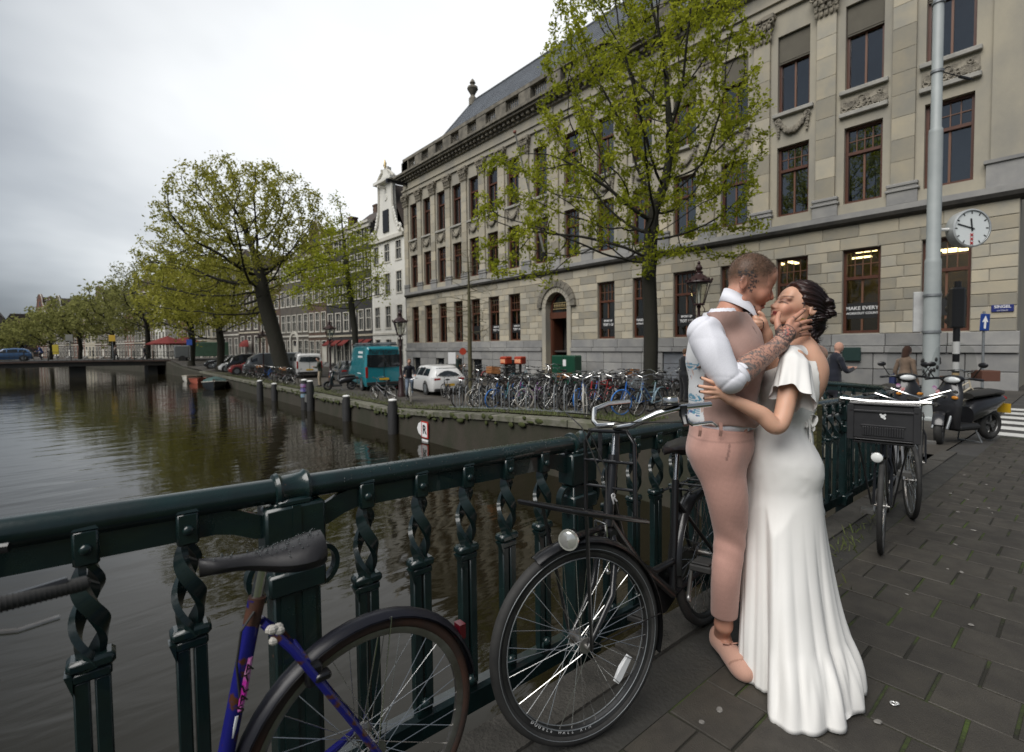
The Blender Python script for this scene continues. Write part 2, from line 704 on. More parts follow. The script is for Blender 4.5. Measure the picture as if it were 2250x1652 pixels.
# quay wall with cap stones
M_QUAY = mat('quay_brick', (0.045, 0.038, 0.028), (0.026, 0.028, 0.015), rough=0.9, scale=1.3, bump=0.6, bscale=14, stretch=(1, 1, 0.5))
M_CAP = mat('cap_stone', (0.17, 0.16, 0.135), (0.08, 0.085, 0.05), rough=0.9, scale=3.5, bump=0.3, rand=0.18)
q = thing('quay_wall', 'old brick quay wall with pale stone coping beside the canal', 'wall')
g = MB()
ys = list(np.arange(1.0, 62, 2.0)) + list(np.arange(62, 320, 6.0))
vs, fs = [], []
for y in ys:
 x = qx(y)
 zt = gz(x + 0.2, y) - 0.02
 vs += [(x - 0.06, y, -3.1), (x + 0.02, y, zt - 0.16), (x + 0.04, y, zt - 0.16), (x + 0.6, y, zt - 0.1)]
for i in range(len(ys) - 1):
 for k in range(3):
  fs.append((i * 4 + k, i * 4 + k + 1, i * 4 + 5 + k, i * 4 + 4 + k))
g.add(vs, fs)
g.build('wall', M_QUAY, q)
y = 2.0
k = 0
while y < 62:
 L = rng.uniform(0.95, 1.25)
 x0 = qx(y)
 z0, z1 = gz(x0 + 0.2, y), gz(x0 + 0.2, y + L)
 m_ = MB()
 e = 0.012
 off = rng.uniform(-0.015, 0.015)
 zz = rng.uniform(-0.008, 0.012)
 vs = []
 for (yy_, zt) in ((y + e, z0), (y + L - e, z1)):
  vs += [(x0 - 0.05 + off, yy_, zt - 0.16), (x0 - 0.05 + off, yy_, zt + zz - 0.02), (x0 - 0.03 + off, yy_, zt + zz), (x0 + 0.42, yy_, zt + zz), (x0 + 0.42, yy_, zt - 0.16)]
 m_.add(vs, [(0, 1, 6, 5), (1, 2, 7, 6), (2, 3, 8, 7), (3, 4, 9, 8), (4, 3, 2, 1, 0), (5, 6, 7, 8, 9)])
 m_.build('cap_stone', M_CAP, q)
 y += L
 k += 1
# moss hanging on the quay wall, near its top
M_MOSS = mat('moss', (0.055, 0.065, 0.015), (0.035, 0.045, 0.012), rough=1.0, scale=20, bump=0.8, bscale=60)
mo = MB()
for _ in range(150):
 y = rng.uniform(9, 40)
 x = qx(y) - 0.06
 z = gz(x, y) - rng.uniform(0.05, 0.35) ** 1.3
 mo.ball((x + 0.02, y, z), (0.035, rng.uniform(.05, .18), rng.uniform(.03, .09)), 7, 5)
o_ = mo.build('moss', M_MOSS, q, smooth='all')
o_['kind'] = 'stuff'

# the left bank, outside the picture on the near side
g = MB()
g.box(-400, -27, -60, 175, -3.1, -0.95)
struct(g.build('left_bank', M_STREET))

# bridge deck
DECK_EDGE = 1.40
M_CONC = mat('dark_concrete', (0.028, 0.027, 0.024), (0.045, 0.043, 0.037), rough=0.85, scale=5, bump=0.35, bscale=50, rough2=0.5)
M_KERB = mat('kerb_stone', (0.075, 0.07, 0.06), (0.045, 0.042, 0.036), rough=0.9, scale=9, bump=0.6, bscale=70)
M_MORTAR = mat('mossy_joint', (0.018, 0.017, 0.012), (0.05, 0.075, 0.014), rough=1.0, scale=2.6, bump=0.6, bscale=60, lo=0.45, hi=0.62)
g = MB()

def slab(mb, x0, x1, y0, y1, top, thick):
 vs = []
 for x in (x0, x1):
  vs += [(x, y0, bz(x) + top), (x, y1, bz(x) + top), (x, y1, bz(x) + top - thick), (x, y0, bz(x) + top - thick)]
 mb.add(vs, [(0, 1, 5, 4), (1, 2, 6, 5), (2, 3, 7, 6), (3, 0, 4, 7), (0, 3, 2, 1), (4, 5, 6, 7)])

slab(g, -30, 12.5, -9, 1.05, -0.0065, 0.9)
struct(g.build('bridge_deck', M_MORTAR))
g = MB()
slab(g, -30, 9.6, 1.05, 1.27, -0.004, 0.75)
struct(g.build('gutter_strip', M_CONC))
ks = thing('kerb', 'stone kerb along the edge of the bridge under the railing', 'kerb')
x = -6.0
while x < 9.4:
 L = 0.98
 g = MB()
 slab(g, x + 0.006, x + L - 0.006, 1.272, DECK_EDGE + 0.05 + rng.uniform(-.006, .006), 0.012 + rng.uniform(-.006, .006), 0.45)
 g.build('kerb_stone', M_KERB, ks)
 x += L
# girder below the deck edge
g = MB()
slab(g, -27, 9.4, 1.05, 1.40, -0.46, 0.55)
g.build('girder', mat('girder_paint', (0.02, 0.03, 0.028), rough=0.5), ks)

# pavement tiles, 30 cm, staggered
TX, TY = 0.288, 0.256
M_TILE = mat('pavement_tile', (0.034, 0.030, 0.0245), (0.055, 0.049, 0.039), rough=0.72, scale=6, bump=0.6, bscale=160, rand=0.12, rough2=0.5, bdist=0.006)
pav = struct(bpy.data.objects.new('pavement', None))
COL.objects.link(pav)

def proj(p):
 q = CAM_R.transposed() @ (Vector(p) - Vector((0, 0, EYE)))
 if q.z > -0.05:
  return None
 return (CX + F_PX * q.x / -q.z, CY - F_PX * q.y / -q.z, -q.z)

tile_me = []
for v_ in range(6):
 m_ = MB()
 hx, hy = TX / 2 - 0.004, TY / 2 - 0.0065
 c = 0.003
 vs = [(-hx, -hy, -c), (hx, -hy, -c), (hx, hy, -c), (-hx, hy, -c), (-hx + c, -hy + c, 0), (hx - c, -hy + c, 0), (hx - c, hy - c, 0), (-hx + c, hy - c, 0),
   (-hx, -hy, -.05), (hx, -hy, -.05), (hx, hy, -.05), (-hx, hy, -.05)]
 r2 = random.Random(v_)
 vs = [(a + r2.uniform(-.002, .002), b + r2.uniform(-.002, .002), c_) for a, b, c_ in vs]
 fs = [(4, 5, 6, 7)]
 for i in range(4):
  j = (i + 1) % 4
  fs += [(i, j, 4 + j, 4 + i), (8 + i, 8 + j, j, i)]
 m_.add(vs, fs)
 tile_me.append(m_.mesh('tile', M_TILE))
tiles = []
for i in range(-8, 45):
 for j in range(-50, 5):
  x = 0.083 + i * TX
  y = 1.05 - TY / 2 - 0.002 + (j - (0.5 if i % 2 else 0)) * TY
  if y > 1.055 or x > 12.3:
   continue
  half = y + TY / 2 > 1.055
  p = proj((x, y, bz(x)))
  if p and -160 < p[0] < 2410 and p[1] < 1830:
   tiles.append((p[2], x, y, half))
tiles.sort()
rest = MB()
half_me = None
for k, (d, x, y, half) in enumerate(tiles):
 rz = rng.uniform(-.012, .012)
 tilt = (rng.uniform(-.008, .008), 0.03 + rng.uniform(-.008, .008))
 z = bz(x) + rng.uniform(-.002, .003)
 if k < 300:
  o_ = link('tile', tile_me[k % 6], pav, (x, y, z), (tilt[0], tilt[1], rz))
  if half:
   o_.scale = (1, .5, 1)
   o_.location.y = y - TY / 4
 else:
  rest.M = Matrix.Translation((x, y, z)) @ Euler((tilt[0], tilt[1], rz)).to_matrix().to_4x4()
  hx, hy = TX / 2 - 0.004, TY / 2 - 0.005
  rest.add([(-hx, -hy, 0), (hx, -hy, 0), (hx, hy, 0), (-hx, hy, 0), (-hx, -hy, -.03), (hx, -hy, -.03), (hx, hy, -.03), (-hx, hy, -.03)],
     [(0, 1, 2, 3), (0, 4, 5, 1), (1, 5, 6, 2), (2, 6, 7, 3), (3, 7, 4, 0)])
rest.M = None
o_ = rest.build('tile_field', mat('pavement_tile_far', (0.037, 0.034, 0.029), (0.058, 0.053, 0.044), rough=0.7, scale=2.2, bump=0.3, bscale=80, rough2=0.42, bdist=0.006), pav)
o_['kind'] = 'stuff'
# dried chewing gum spots and a ring pull on the tiles
M_GUM = mat('dried_gum', (0.22, 0.21, 0.19), (0.15, 0.14, 0.13), rough=0.8, scale=30)
gum = MB()
r3 = random.Random(3)
for _ in range(95):
 x, y = r3.uniform(1.3, 9), r3.uniform(-2.2, 1.0)
 r = r3.uniform(0.006, 0.015)
 a = r3.uniform(0, PI)
 pts = []
 for k in range(9):
  t = 2 * PI * k / 9
  q_ = Vector((math.cos(t) * r * 1.3, math.sin(t) * r)) * r3.uniform(.8, 1.15)
  pts.append((x + q_.x * math.cos(a) - q_.y * math.sin(a), y + q_.x * math.sin(a) + q_.y * math.cos(a)))
 z0 = bz(x) + 0.0035
 vs = [(p[0], p[1], bz(p[0]) + 0.003) for p in pts] + [(x + (p[0] - x) * .8, y + (p[1] - y) * .8, bz(p[0]) + 0.007) for p in pts]
 gum.add(vs, [tuple(range(9, 18))] + [(i, (i + 1) % 9, 9 + (i + 1) % 9, 9 + i) for i in range(9)])
tag(gum.build('gum_spots', M_GUM, pav), kind='stuff')
rp = MB()
pp = on_z(1963, 1543, 0.0)
for k_, (R2, dx) in enumerate(((0.010, 0), (0.006, 0.013))):
 rp.torus((pp.x + dx * .8, pp.y - dx * .7, bz(pp.x) + 0.008), R2, 0.0028, 16, 6, 'Z')
tag(rp.build('ring_pull', mat('aluminium', (0.8, 0.8, 0.78), rough=0.3, metal=0.6), smooth=True), 'small silver ring pull lying on the dark pavement tile', 'ring pull')
# weeds in the joints near the railing
wd = MB()
for (cx_, cy_, sp, n_) in ((3.05, 1.10, .10, 300), (3.35, 1.06, .12, 60), (4.2, 1.18, .25, 50), (5.2, 1.2, .4, 40)):
 for _ in range(n_):
  x, y = cx_ + rng.gauss(0, sp), cy_ + rng.gauss(0, 0.05)
  z = bz(x)
  a = rng.uniform(0, 2 * PI)
  h = rng.uniform(0.02, 0.09) * (1.6 if cx_ == 3.0 else 0.8)
  dx, dy = math.cos(a) * 0.004, math.sin(a) * 0.004
  lx, ly = rng.uniform(-.05, .05), rng.uniform(-.05, .05)
  wd.add([(x - dx, y - dy, z), (x + dx, y + dy, z), (x + dx * .7 + lx * .5, y + dy * .7 + ly * .5, z + h * .7), (x + lx, y + ly, z + h)], [(0, 1, 2, 3)])
tag(wd.build('weeds', M_GRASS, fix=False), 'green weeds sprouting from the pavement joints along the railing', 'weeds', kind='stuff')
# zebra crossing on the road past the scooters
z_ = MB()
M_ROADW = mat('road_marking', (0.6, 0.6, 0.57), (0.4, 0.4, 0.38), rough=0.7, scale=6, lo=.5, hi=.75)
for k in range(6):
 x0 = 12.75 + k * 0.95
 vs = [(x0, -3, 0), (x0 + .5, -3, 0), (x0 + .5, 1.36, 0), (x0, 1.36, 0)]
 z_.add([(a, b, gz(a, b) - 0.012) for a, b, c in vs], [(0, 1, 2, 3)])
struct(z_.build('zebra_crossing', M_ROADW))

# far bridge
M_FBR = mat('far_bridge_iron', (0.022, 0.026, 0.024), (0.04, 0.035, 0.03), rough=0.6, scale=1)
fb_ = thing('canal_bridge', 'low dark iron bridge crossing the canal in the distance', 'bridge', (0, 79, 0))

def fz(x):
 return 0.22 - 0.0011 * (x + 6) ** 2

g = MB()
xs = list(np.arange(-30, 10.1, 2.0))
rings = []
for x in xs:
 rings.append([(x, 0, fz(x)), (x, 7, fz(x)), (x, 7, fz(x) - .75), (x, 0, fz(x) - .75)])
g.loft(rings)
g.build('deck', M_FBR, fb_)
g = MB()
rings = [[(x, -.12, fz(x) - .04), (x, -.004, fz(x) - .04), (x, -.004, fz(x) - .22), (x, -.12, fz(x) - .22)] for x in xs]
g.loft(rings)
g.build('edge_beam', mat('bridge_edge', (0.17, 0.11, 0.09), (0.1, 0.08, 0.07), rough=0.8, scale=1), fb_)
for x, w_ in ((-22, 1.4), (-10.5, 1.4), (-1.5, 1.5), (5.9, 1.0)):
 g = MB()
 g.box(x - w_ / 2, x + w_ / 2, .4, 6.6, -3.1, fz(x) - .751)
 g.build('pier', M_FBR, fb_)
for x in np.arange(-30, 9, 2.0):
 g = MB()
 g.box(x - .05, x + .05, -.05, .05, fz(x), fz(x) + 1.05)
 g.ball((x, 0, fz(x) + 1.1), .08, 8, 6)
 g.build('railing_post', M_FBR, fb_)
g = MB()
for dz in (1.0, .5):
 g.tube([(x, 0, fz(x) + dz) for x in xs], .025, 6)
for x in np.arange(-30, 8.5, .4):
 g.tube([(x, 0, fz(x)), (x, 0, fz(x) + 1)], .012, 4)
g.build('railing', M_FBR, fb_)

# ------------------------------------------------------------------ the long stone building
FX0 = 24.0
M_ASH = mat('sandstone_ashlar', (0.40, 0.355, 0.265), (0.305, 0.29, 0.245), rough=0.9, scale=0.9, bump=0.25, bscale=25, rand=0.24)
M_SAND = mat('sandstone', (0.40, 0.365, 0.285), (0.29, 0.275, 0.235), rough=0.9, scale=0.55, bump=0.2, bscale=20, stretch=(1, 1, .6))
M_GRAN = mat('grey_granite', (0.30, 0.295, 0.28), (0.22, 0.22, 0.22), rough=0.85, scale=1.1, bump=0.2, bscale=30, rand=0.14)
M_GRANB = mat('blue_granite', (0.17, 0.185, 0.205), (0.13, 0.135, 0.145), rough=0.8, scale=1.3, rand=0.25)
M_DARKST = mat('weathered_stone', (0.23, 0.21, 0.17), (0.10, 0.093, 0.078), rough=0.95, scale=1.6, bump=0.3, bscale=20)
M_BELT = mat('dark_moulding', (0.045, 0.043, 0.04), (0.075, 0.07, 0.062), rough=0.95, scale=2)  # belt moulding coloured darker than the stone courses around it
M_MAHOG = mat('mahogany_frame', (0.105, 0.036, 0.019), (0.07, 0.026, 0.015), rough=0.45, scale=3, stretch=(1, 1, .2))
M_BLIND = mat('roller_blind', (0.125, 0.115, 0.09), (0.11, 0.10, 0.08), rough=0.9, scale=2)
M_ROOM = mat('room_dark', (0.05, 0.045, 0.04), rough=0.9)
M_ROOMW = mat('room_warm', (0.10, 0.075, 0.045), (0.04, 0.035, 0.03), rough=0.9, scale=.8)
M_SLATE = mat('slate_roof', (0.115, 0.13, 0.15), (0.085, 0.095, 0.11), rough=0.55, scale=0.8, bump=0.2, bscale=10)
M_LAMPW = mat('warm_lamp', (1, .8, .5), emit=(1.0, 0.70, 0.32, 5.0))

bld = thing('stone_building', 'long three storey sandstone building with mahogany windows, pilasters and slate roof', 'building')
UP = [3.6 + 2.63 * k for k in range(7)] + [22.15, 25.05] + [27.97 + 2.46 * k for k in range(7)]
GF = UP[:7] + UP[9:]
Y0, Y1 = 1.72, 44.45
DOORY, DOORW = 23.55, 1.02
WW = 0.655  # half window width
BASE = -1.4

def win_half(y):
 return 0.69 if y < 5 else WW

# --- core wall: piers and spandrels around the openings
core = MB()
XF, XB = FX0 + 0.035, FX0 + 0.55
gf_open = sorted([(y - win_half(y), y + win_half(y), 1.75, 5.2) for y in GF] + [(DOORY - DOORW, DOORY + DOORW, BASE, 5.0)])

def wall_band(mb, z0, z1, opens, xf, xb):
 y = Y0
 for a, b, c, d in opens:
  mb.box(xf, xb, y, a, z0, z1)
  if c > z0 + .001:
   mb.box(xf, xb, a, b, z0, c)
  if d < z1 - .001:
   mb.box(xf, xb, a, b, d, z1)
  y = b
 mb.box(xf, xb, y, Y1, z0, z1)

wall_band(core, BASE, 6.2, gf_open, XF, XB)
up1 = [(y - win_half(y), y + win_half(y), 7.1, 10.2) for y in UP]
up2 = [(y - win_half(y), y + win_half(y), 11.7, 15.1) for y in UP]
core.build('wall', M_SAND, bld)
up = MB()
wall_band(up, 6.2, 11.0, up1, FX0, XB)
wall_band(up, 11.0, 16.15, up2, FX0, XB)
# side wall facing the side street
up.box(XB, 40, Y0 + .012, Y0 + .5, BASE, 18.0)
up.box(XB, 40, Y1 - .5, Y1, BASE, 18.0)
up.build('upper_wall', M_SAND, bld)

# --- ashlar blocks of the ground floor (real joints)
blk = {}

def block(y0, y1, z0, z1, m=M_ASH, name='ashlar_block', proud=0.0, depth=0.33, g=0.011, key=None):
 L, h = y1 - y0, z1 - z0
 k = (round(L, 2), round(h, 2), m.name, round(proud, 2), depth)
 if k not in blk:
  b = MB()
  b.cbox(-proud, depth, -L / 2 + g, L / 2 - g, -h / 2 + g, h / 2 - g, 0.014)
  blk[k] = b.mesh(name, m)
 return link(name, blk[k], bld, (FX0 + rng.uniform(-.004, .004), (y0 + y1) / 2, (z0 + z1) / 2))

NC = 8
ch = (5.2 - 1.72) / NC
edges = [Y0 - .001] + [e for a, b, c, d in gf_open for e in (a, b)] + [Y1]
piers = [(edges[i], edges[i + 1]) for i in range(0, len(edges), 2)]
for pi, (a, b) in enumerate(piers):
 L = b - a
 for c in range(NC):
  z0 = 1.72 + c * ch
  if L < 0.75:
   cuts = [a, b]
  elif L < 1.9:
   cuts = [a, b] if (c + pi) % 2 and L < 1.2 else [a, a + L * (0.42 if c % 2 else 0.6), b]
  else:
   n_ = max(2, round(L / 1.05))
   cuts = [a] + [a + L * (k + (0.25 if c % 2 else -0.1)) / n_ for k in range(1, n_)] + [b]
  for u, v in zip(cuts, cuts[1:]):
   block(u, v, z0, z0 + ch)
# arch corner area is cut by the doorway: rows above the windows run through
for c, (z0, z1) in enumerate(((5.2, 5.68), (5.68, 6.2))):
 y = Y0
 k = 0
 while y < Y1 - .1:
  L = min(1.315 * (1.5 if (k == 0 and c) else 1), Y1 - y)
  if Y1 - y - L < .5:
   L = Y1 - y
  block(y, y + L, z0, z1)
  y += L
  k += 1
# plinth: two granite courses and a projecting cap, basement openings on the far half
pl_open = [(y - .6, y + .6) for y in UP[9:]]
for c, (z0, z1, pr_, m_) in enumerate(((-1.4, -.35, .16, M_GRAN), (-.35, .30, .16, M_GRAN), (.30, .95, .16, M_GRAN), (.95, 1.22, .24, M_GRAN), (1.22, 1.72, .10, M_GRAN))):
 for s0, s1 in ((Y0 - .1, DOORY - DOORW - .35), (DOORY + DOORW + .35, Y1)):
  n_ = round((s1 - s0) / (1.35 if c < 3 else 1.9))
  for k in range(n_):
   a = s0 + (s1 - s0) * k / n_
   b = s0 + (s1 - s0) * (k + 1) / n_
   mid = (a + b) / 2
   inwin = any(abs(mid - y) < .55 for y in UP[2:7])
   if c < 2 and any(abs(mid - y) < .62 for y in UP[9:]):
    g_ = MB()
    g_.box(FX0 + .02, FX0 + .034, a + .12, b - .12, z0, z1)
    g_.build('basement_window', M_DARKGLASS, bld)
    continue
   block(a, b, z0, z1, M_GRANB if (inwin and c < 3) else m_, 'plinth_block', pr_ if not (inwin and c < 3) else .06, .1)

# --- windows
M_GLW = glass_mat('window_glass', (0.62, 0.66, 0.66), 0.05)
wm = {}
M_BACKING = mat('pane_backing', (0.17, 0.18, 0.19), (0.07, 0.075, 0.08), rough=.9, scale=1.2, rand=.5)
M_GLU = glass_mat('upper_glass', (0.55, 0.6, 0.62), 0.22)

def window_mesh(hw, h, grid, key):
 if key in wm:
  return wm[key]
 f = MB()
 t = 0.105
 d0, d1 = 0.20, 0.33
 f.box(d0, d1, -hw, -hw + t, 0, h)
 f.box(d0, d1, hw - t, hw, 0, h)
 f.box(d0 + .002, d1, -hw + t, hw - t, 0, t * 1.1)
 f.box(d0 + .002, d1, -hw + t, hw - t, h - t, h)
 tr = h * 0.66
 f.box(d0 - .03, d1 - .002, -hw + t, hw - t, tr - .06, tr + .06)
 fr = f.mesh('frame', M_MAHOG)
 s = MB()
 s.box(d0 + .05, d1 - .03, -.035, .035, t * 1.1, tr - .06)
 if grid:
  for k in (1, 2, 3):
   yy_ = -hw + t + (2 * hw - 2 * t) * k / 4
   s.box(d0 + .06, d1 - .04, yy_ - .016, yy_ + .016, tr + .06, h - t)
  for k in (1,):
   zz = tr + .06 + (h - t - tr - .06) * 0.5
   s.box(d0 + .062, d1 - .042, -hw + t, hw - t, zz - .016, zz + .016)
 sa = s.mesh('glazing_bar', mat('glazing_bar', (0.15, 0.07, 0.04), rough=.5))
 p = MB()
 p.box(d1 - .025, d1 - .018, -hw + t - .01, hw - t + .01, t, h - t + .01)
 wm[key] = (fr, sa, p.mesh('pane', M_GLW if h > 3.42 else M_GLU))
 return wm[key]

M_SILL = mat('sill_stone', (0.40, 0.385, 0.35), (0.28, 0.275, 0.25), rough=.85, scale=2)

def window(y, z0, z1, grid, blind=False):
 hw = win_half(y)
 fr, sa, pa = window_mesh(hw, z1 - z0, grid, (hw, round(z1 - z0, 2), grid))
 o = link('window', fr, bld, (FX0, y, z0))
 link('glazing_bar', sa, o)
 link('pane', pa, o)
 if z0 > 6:  # pale curtain sheet added behind upper glass to brighten the panes
  cu_ = MB()
  cu_.box(.40, .41, -hw, hw, 0, z1 - z0)
  cu_.build('pane_backing', M_BACKING, o)
 if blind:
  b = MB()
  h = (z1 - z0)
  b.box(.12, .17, -hw + .03, hw - .03, h * .67, h - .03)
  b.box(.11, .19, -hw + .03, hw - .03, h * .66 - .05, h * .66)
  b.build('blind', M_BLIND, o)
 return o

for i, y in enumerate(GF):
 window(y, 1.75, 5.2, True)
for i, y in enumerate(UP):
 window(y, 7.1, 10.2, True)
 window(y, 11.7, 15.1, False, blind=(i in (0, 1, 2, 3, 4)))
# sills of the upper floors, one for each window
sl = {}
for i, y in enumerate(UP):
 hw = win_half(y) + .17
 for z in (11.52,) + ((10.62,) if i < 2 else ()):
  if (hw, z) not in sl:
   b = MB()
   b.cbox(-.16, .2, -hw, hw, z, z + .17, .02)
   sl[(hw, z)] = b.mesh('sill', M_SILL)
  link('sill', sl[(hw, z)], bld, (FX0, y, 0))

# --- rooms behind the glass: floors, back wall, lamps
r_ = MB()
r_.box(30, 30.2, Y0 + .6, Y1 - .6, BASE, 16)
for z in (1.0, 6.3, 11.0, 16.0):
 r_.box(XB + .02, 30, Y0 + .6, Y1 - .6, z - .1, z)
for y in (12.9, 21.0, 26.5, 36.5):
 r_.box(XB + .02, 30, y - .1, y + .1, BASE, 16)
r_.build('interior', M_ROOM, bld)
r_ = MB()
r_.box(29.8, 29.98, Y0 + .7, 12.7, 1.02, 6.1)
r_.box(26, 29.9, 2.3, 12.6, 1.02, 1.9)
for y in (4.9, 7.6, 10.2):
 r_.box(27.0, 27.35, y - .15, y + .15, 1.02, 6.1)
r_.build('shop_interior', M_ROOMW, bld)
lm = MB()
lm.box(-.1, .1, -.42, .42, -.06, 0)
lamp_me = lm.mesh('ceiling_lamp', M_LAMPW)
r5 = random.Random(12)
for y, x, z in [(r5.uniform(2.4, 12.2), r5.uniform(25.0, 29.4), r5.uniform(5.0, 6.0)) for _ in range(34)] + [(r5.uniform(13.2, 20.5), r5.uniform(26.0, 29), 5.9) for _ in range(9)]:
 link('ceiling_lamp', lamp_me, bld, (x, y, z), (0, 0, r5.choice((0, PI / 2))))
# chandelier behind the top corner window
cn = MB()
cp = on_x(2041, 70, 25.6)
for ring, (rr, zz) in enumerate(((.30, 0), (.24, -.14), (.16, -.26), (.22, .12))):
 for k in range(12):
  a = 2 * PI * k / 12 + ring
  cn.ball((cp.x + rr * math.cos(a), cp.y + rr * math.sin(a), cp.z + zz), .042, 6, 4)
cn.build('chandelier', mat('chandelier_light', (1, .8, .5), emit=(1.0, .72, .4, 6.0)), bld)

# --- mouldings: belt, pedestals, pilasters, capitals
m_ = MB()
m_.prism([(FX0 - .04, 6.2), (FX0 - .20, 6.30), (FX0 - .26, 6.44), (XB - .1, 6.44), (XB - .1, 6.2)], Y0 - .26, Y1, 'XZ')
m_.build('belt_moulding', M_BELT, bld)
m_ = MB()
m_.box(FX0 - .22, FX0 + .1, Y0 - .22, Y1, 6.442, 6.66)
m_.build('belt_course', M_GRAN, bld)
m_ = MB()
m_.box(FX0 - .07, FX0 + .1, Y0 - .07, Y1, 6.662, 7.08)
m_.build('sill_course', M_SAND, bld)
pil_y = [(UP[i] + UP[i + 1]) / 2 for i in range(len(UP) - 1)] + [UP[-1] + 1.3]
pb = MB()
pw = .36
for a, b, c, d in ((6.664, 7.15, .16, .12), (7.152, 7.25, .21, .17), (7.252, 7.34, .15, .1), (7.342, 7.47, .19, .13)):
 pb.cbox(-c, .05, -pw - d, pw + d, a, b, .02)
base_me = pb.mesh('pilaster_base', M_GRAN)
ps = MB()
SH_ = (15.0 - 7.472) / 9
ps.cbox(-.13, .05, -pw, pw, .005, SH_ - .005, .006)
shaft_me = ps.mesh('pilaster_block', M_ASH)
cp_ = MB()
for k in range(5):
 t = k / 4
 d = .13 + .16 * t ** 2
 wv = pw + .01 + .14 * t ** 2
 cp_.box(-d, .05, -wv, wv, 15.0 + k * .18, 15.0 + k * .18 + .179)
cp_.cbox(-.36, .05, -pw - .22, pw + .22, 15.92, 16.14, .03)
for row, (z, d, n_) in enumerate(((15.16, .19, 5), (15.42, .23, 4), (15.66, .28, 5))):
 for k in range(n_):
  y = -pw - .02 + (2 * pw + .04) * k / (n_ - 1)
  cp_.ball((-d, y, z), (.07, .085, .15), 6, 5)
  cp_.ball((-d - .06, y, z + .12), (.06, .06, .05), 6, 4)
for s in (-1, 1):
 cp_.torus((-.33, s * (pw + .12), 15.82), .085, .04, 12, 5, 'X')
 cp_.ball((-.3, s * (pw + .02), 15.6), (.08, .08, .12), 6, 5)
cp_.ball((-.38, 0, 15.98), (.07, .11, .11), 6, 5)
cap_me = cp_.mesh('capital', mat('capital_stone', (0.33, 0.295, 0.23), (0.18, 0.165, 0.135), rough=.95, scale=2.5))
for y in pil_y:
 link('pilaster_base', base_me, bld, (FX0, y, 0))
 for k in range(9):
  link('pilaster_block', shaft_me, bld, (FX0, y, 7.472 + k * SH_))
 link('capital', cap_me, bld, (FX0, y, 0))
# corner pilaster, wider
for a, b, c, d in ((6.664, 7.5, .14, .10), (7.502, 7.62, .2, .16), (7.622, 15.0, .1, .0)):
 m_ = MB()
 m_.box(FX0 - c, FX0 + .05, Y0 - c, Y0 + .75 + d, a, b)
 m_.build('corner_pilaster', M_SAND if a > 7.6 else M_GRAN, bld)

# --- garlands and relief panels between the floors
M_ORN = mat('carved_stone', (0.34, 0.31, 0.25), (0.16, 0.145, 0.12), rough=.95, scale=4)
gl = MB()
for k in range(21):
 t = k / 20 * 2 - 1
 z = 11.28 - .50 * (1 - t * t)
 rr = .075 + .055 * (1 - t * t)
 for q in range(3):
  gl.ball((-.07 - rng.uniform(0, .05), t * .55 + rng.uniform(-.03, .03), z + rng.uniform(-.05, .05)), rr * rng.uniform(.7, 1.0), 6, 4)
for s in (-1, 1):
 gl.torus((-.1, s * .6, 11.32), .1, .045, 12, 5, 'X')
 for k in range(5):
  gl.ball((-.07, s * .6 + rng.uniform(-.03, .03), 11.15 - k * .12), .09 - .008 * k, 6, 4)
gar_me = gl.mesh('garland', M_ORN, smooth=True)
rp_ = MB()
for k in range(44):
 y = rng.uniform(-.72, .72)
 rp_.torus((-.05, y, 11.08 + rng.uniform(-.2, .2)), rng.uniform(.05, .13), rng.uniform(.025, .04), 10, 5, 'X')
rp_.box(-.03, .02, -.8, .8, 10.80, 11.36)
rel_me = rp_.mesh('relief_panel', M_ORN, smooth=True)
for i, y in enumerate(UP):
 link('relief_panel' if i < 2 else 'garland', rel_me if i < 2 else gar_me, bld, (FX0, y, 0))

# --- entablature, dentils, cornice, balustrade
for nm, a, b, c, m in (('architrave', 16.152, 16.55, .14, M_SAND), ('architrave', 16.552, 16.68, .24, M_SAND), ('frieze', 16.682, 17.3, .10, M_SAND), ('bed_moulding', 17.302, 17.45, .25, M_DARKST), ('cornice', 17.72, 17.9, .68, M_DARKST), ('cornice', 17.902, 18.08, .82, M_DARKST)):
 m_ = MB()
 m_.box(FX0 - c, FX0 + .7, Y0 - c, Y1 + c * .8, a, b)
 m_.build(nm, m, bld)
m_ = MB()
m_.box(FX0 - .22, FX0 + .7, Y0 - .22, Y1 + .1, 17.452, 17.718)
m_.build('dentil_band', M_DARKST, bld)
m_ = MB()
for y in np.arange(Y0, Y1, .52):
 m_.box(FX0 - .5, FX0 - .222, y, y + .26, 17.47, 17.70)
o_ = m_.build('dentils', M_DARKST, bld)
o_['kind'] = 'stuff'
m_ = MB()
m_.box(FX0 - .1, FX0 + .5, Y0, Y1, 18.082, 18.4)
m_.box(FX0 - .12, FX0 + .5, Y0, Y1, 19.45, 19.72)
m_.build('balustrade_rail', M_DARKST, bld)
bal = MB()
for i, y in enumerate(pil_y + [Y0 + .4, Y1 - .3]):
 p_ = MB()
 p_.box(FX0 - .08, FX0 + .48, y - .62, y + .62, 18.402, 19.448)
 p_.build('pedestal', M_DARKST, bld)
for i, y in enumerate(UP):
 for k in range(6):
  yy_ = y - .55 + k * .22
  bal.lathe([(.05, 18.4), (.09, 18.6), (.05, 18.9), (.045, 19.1), (.08, 19.3), (.06, 19.45)], 8, (FX0 + .2, yy_, 0))
o_ = bal.build('baluster_rows', M_DARKST, bld, smooth='all')
o_['kind'] = 'stuff'

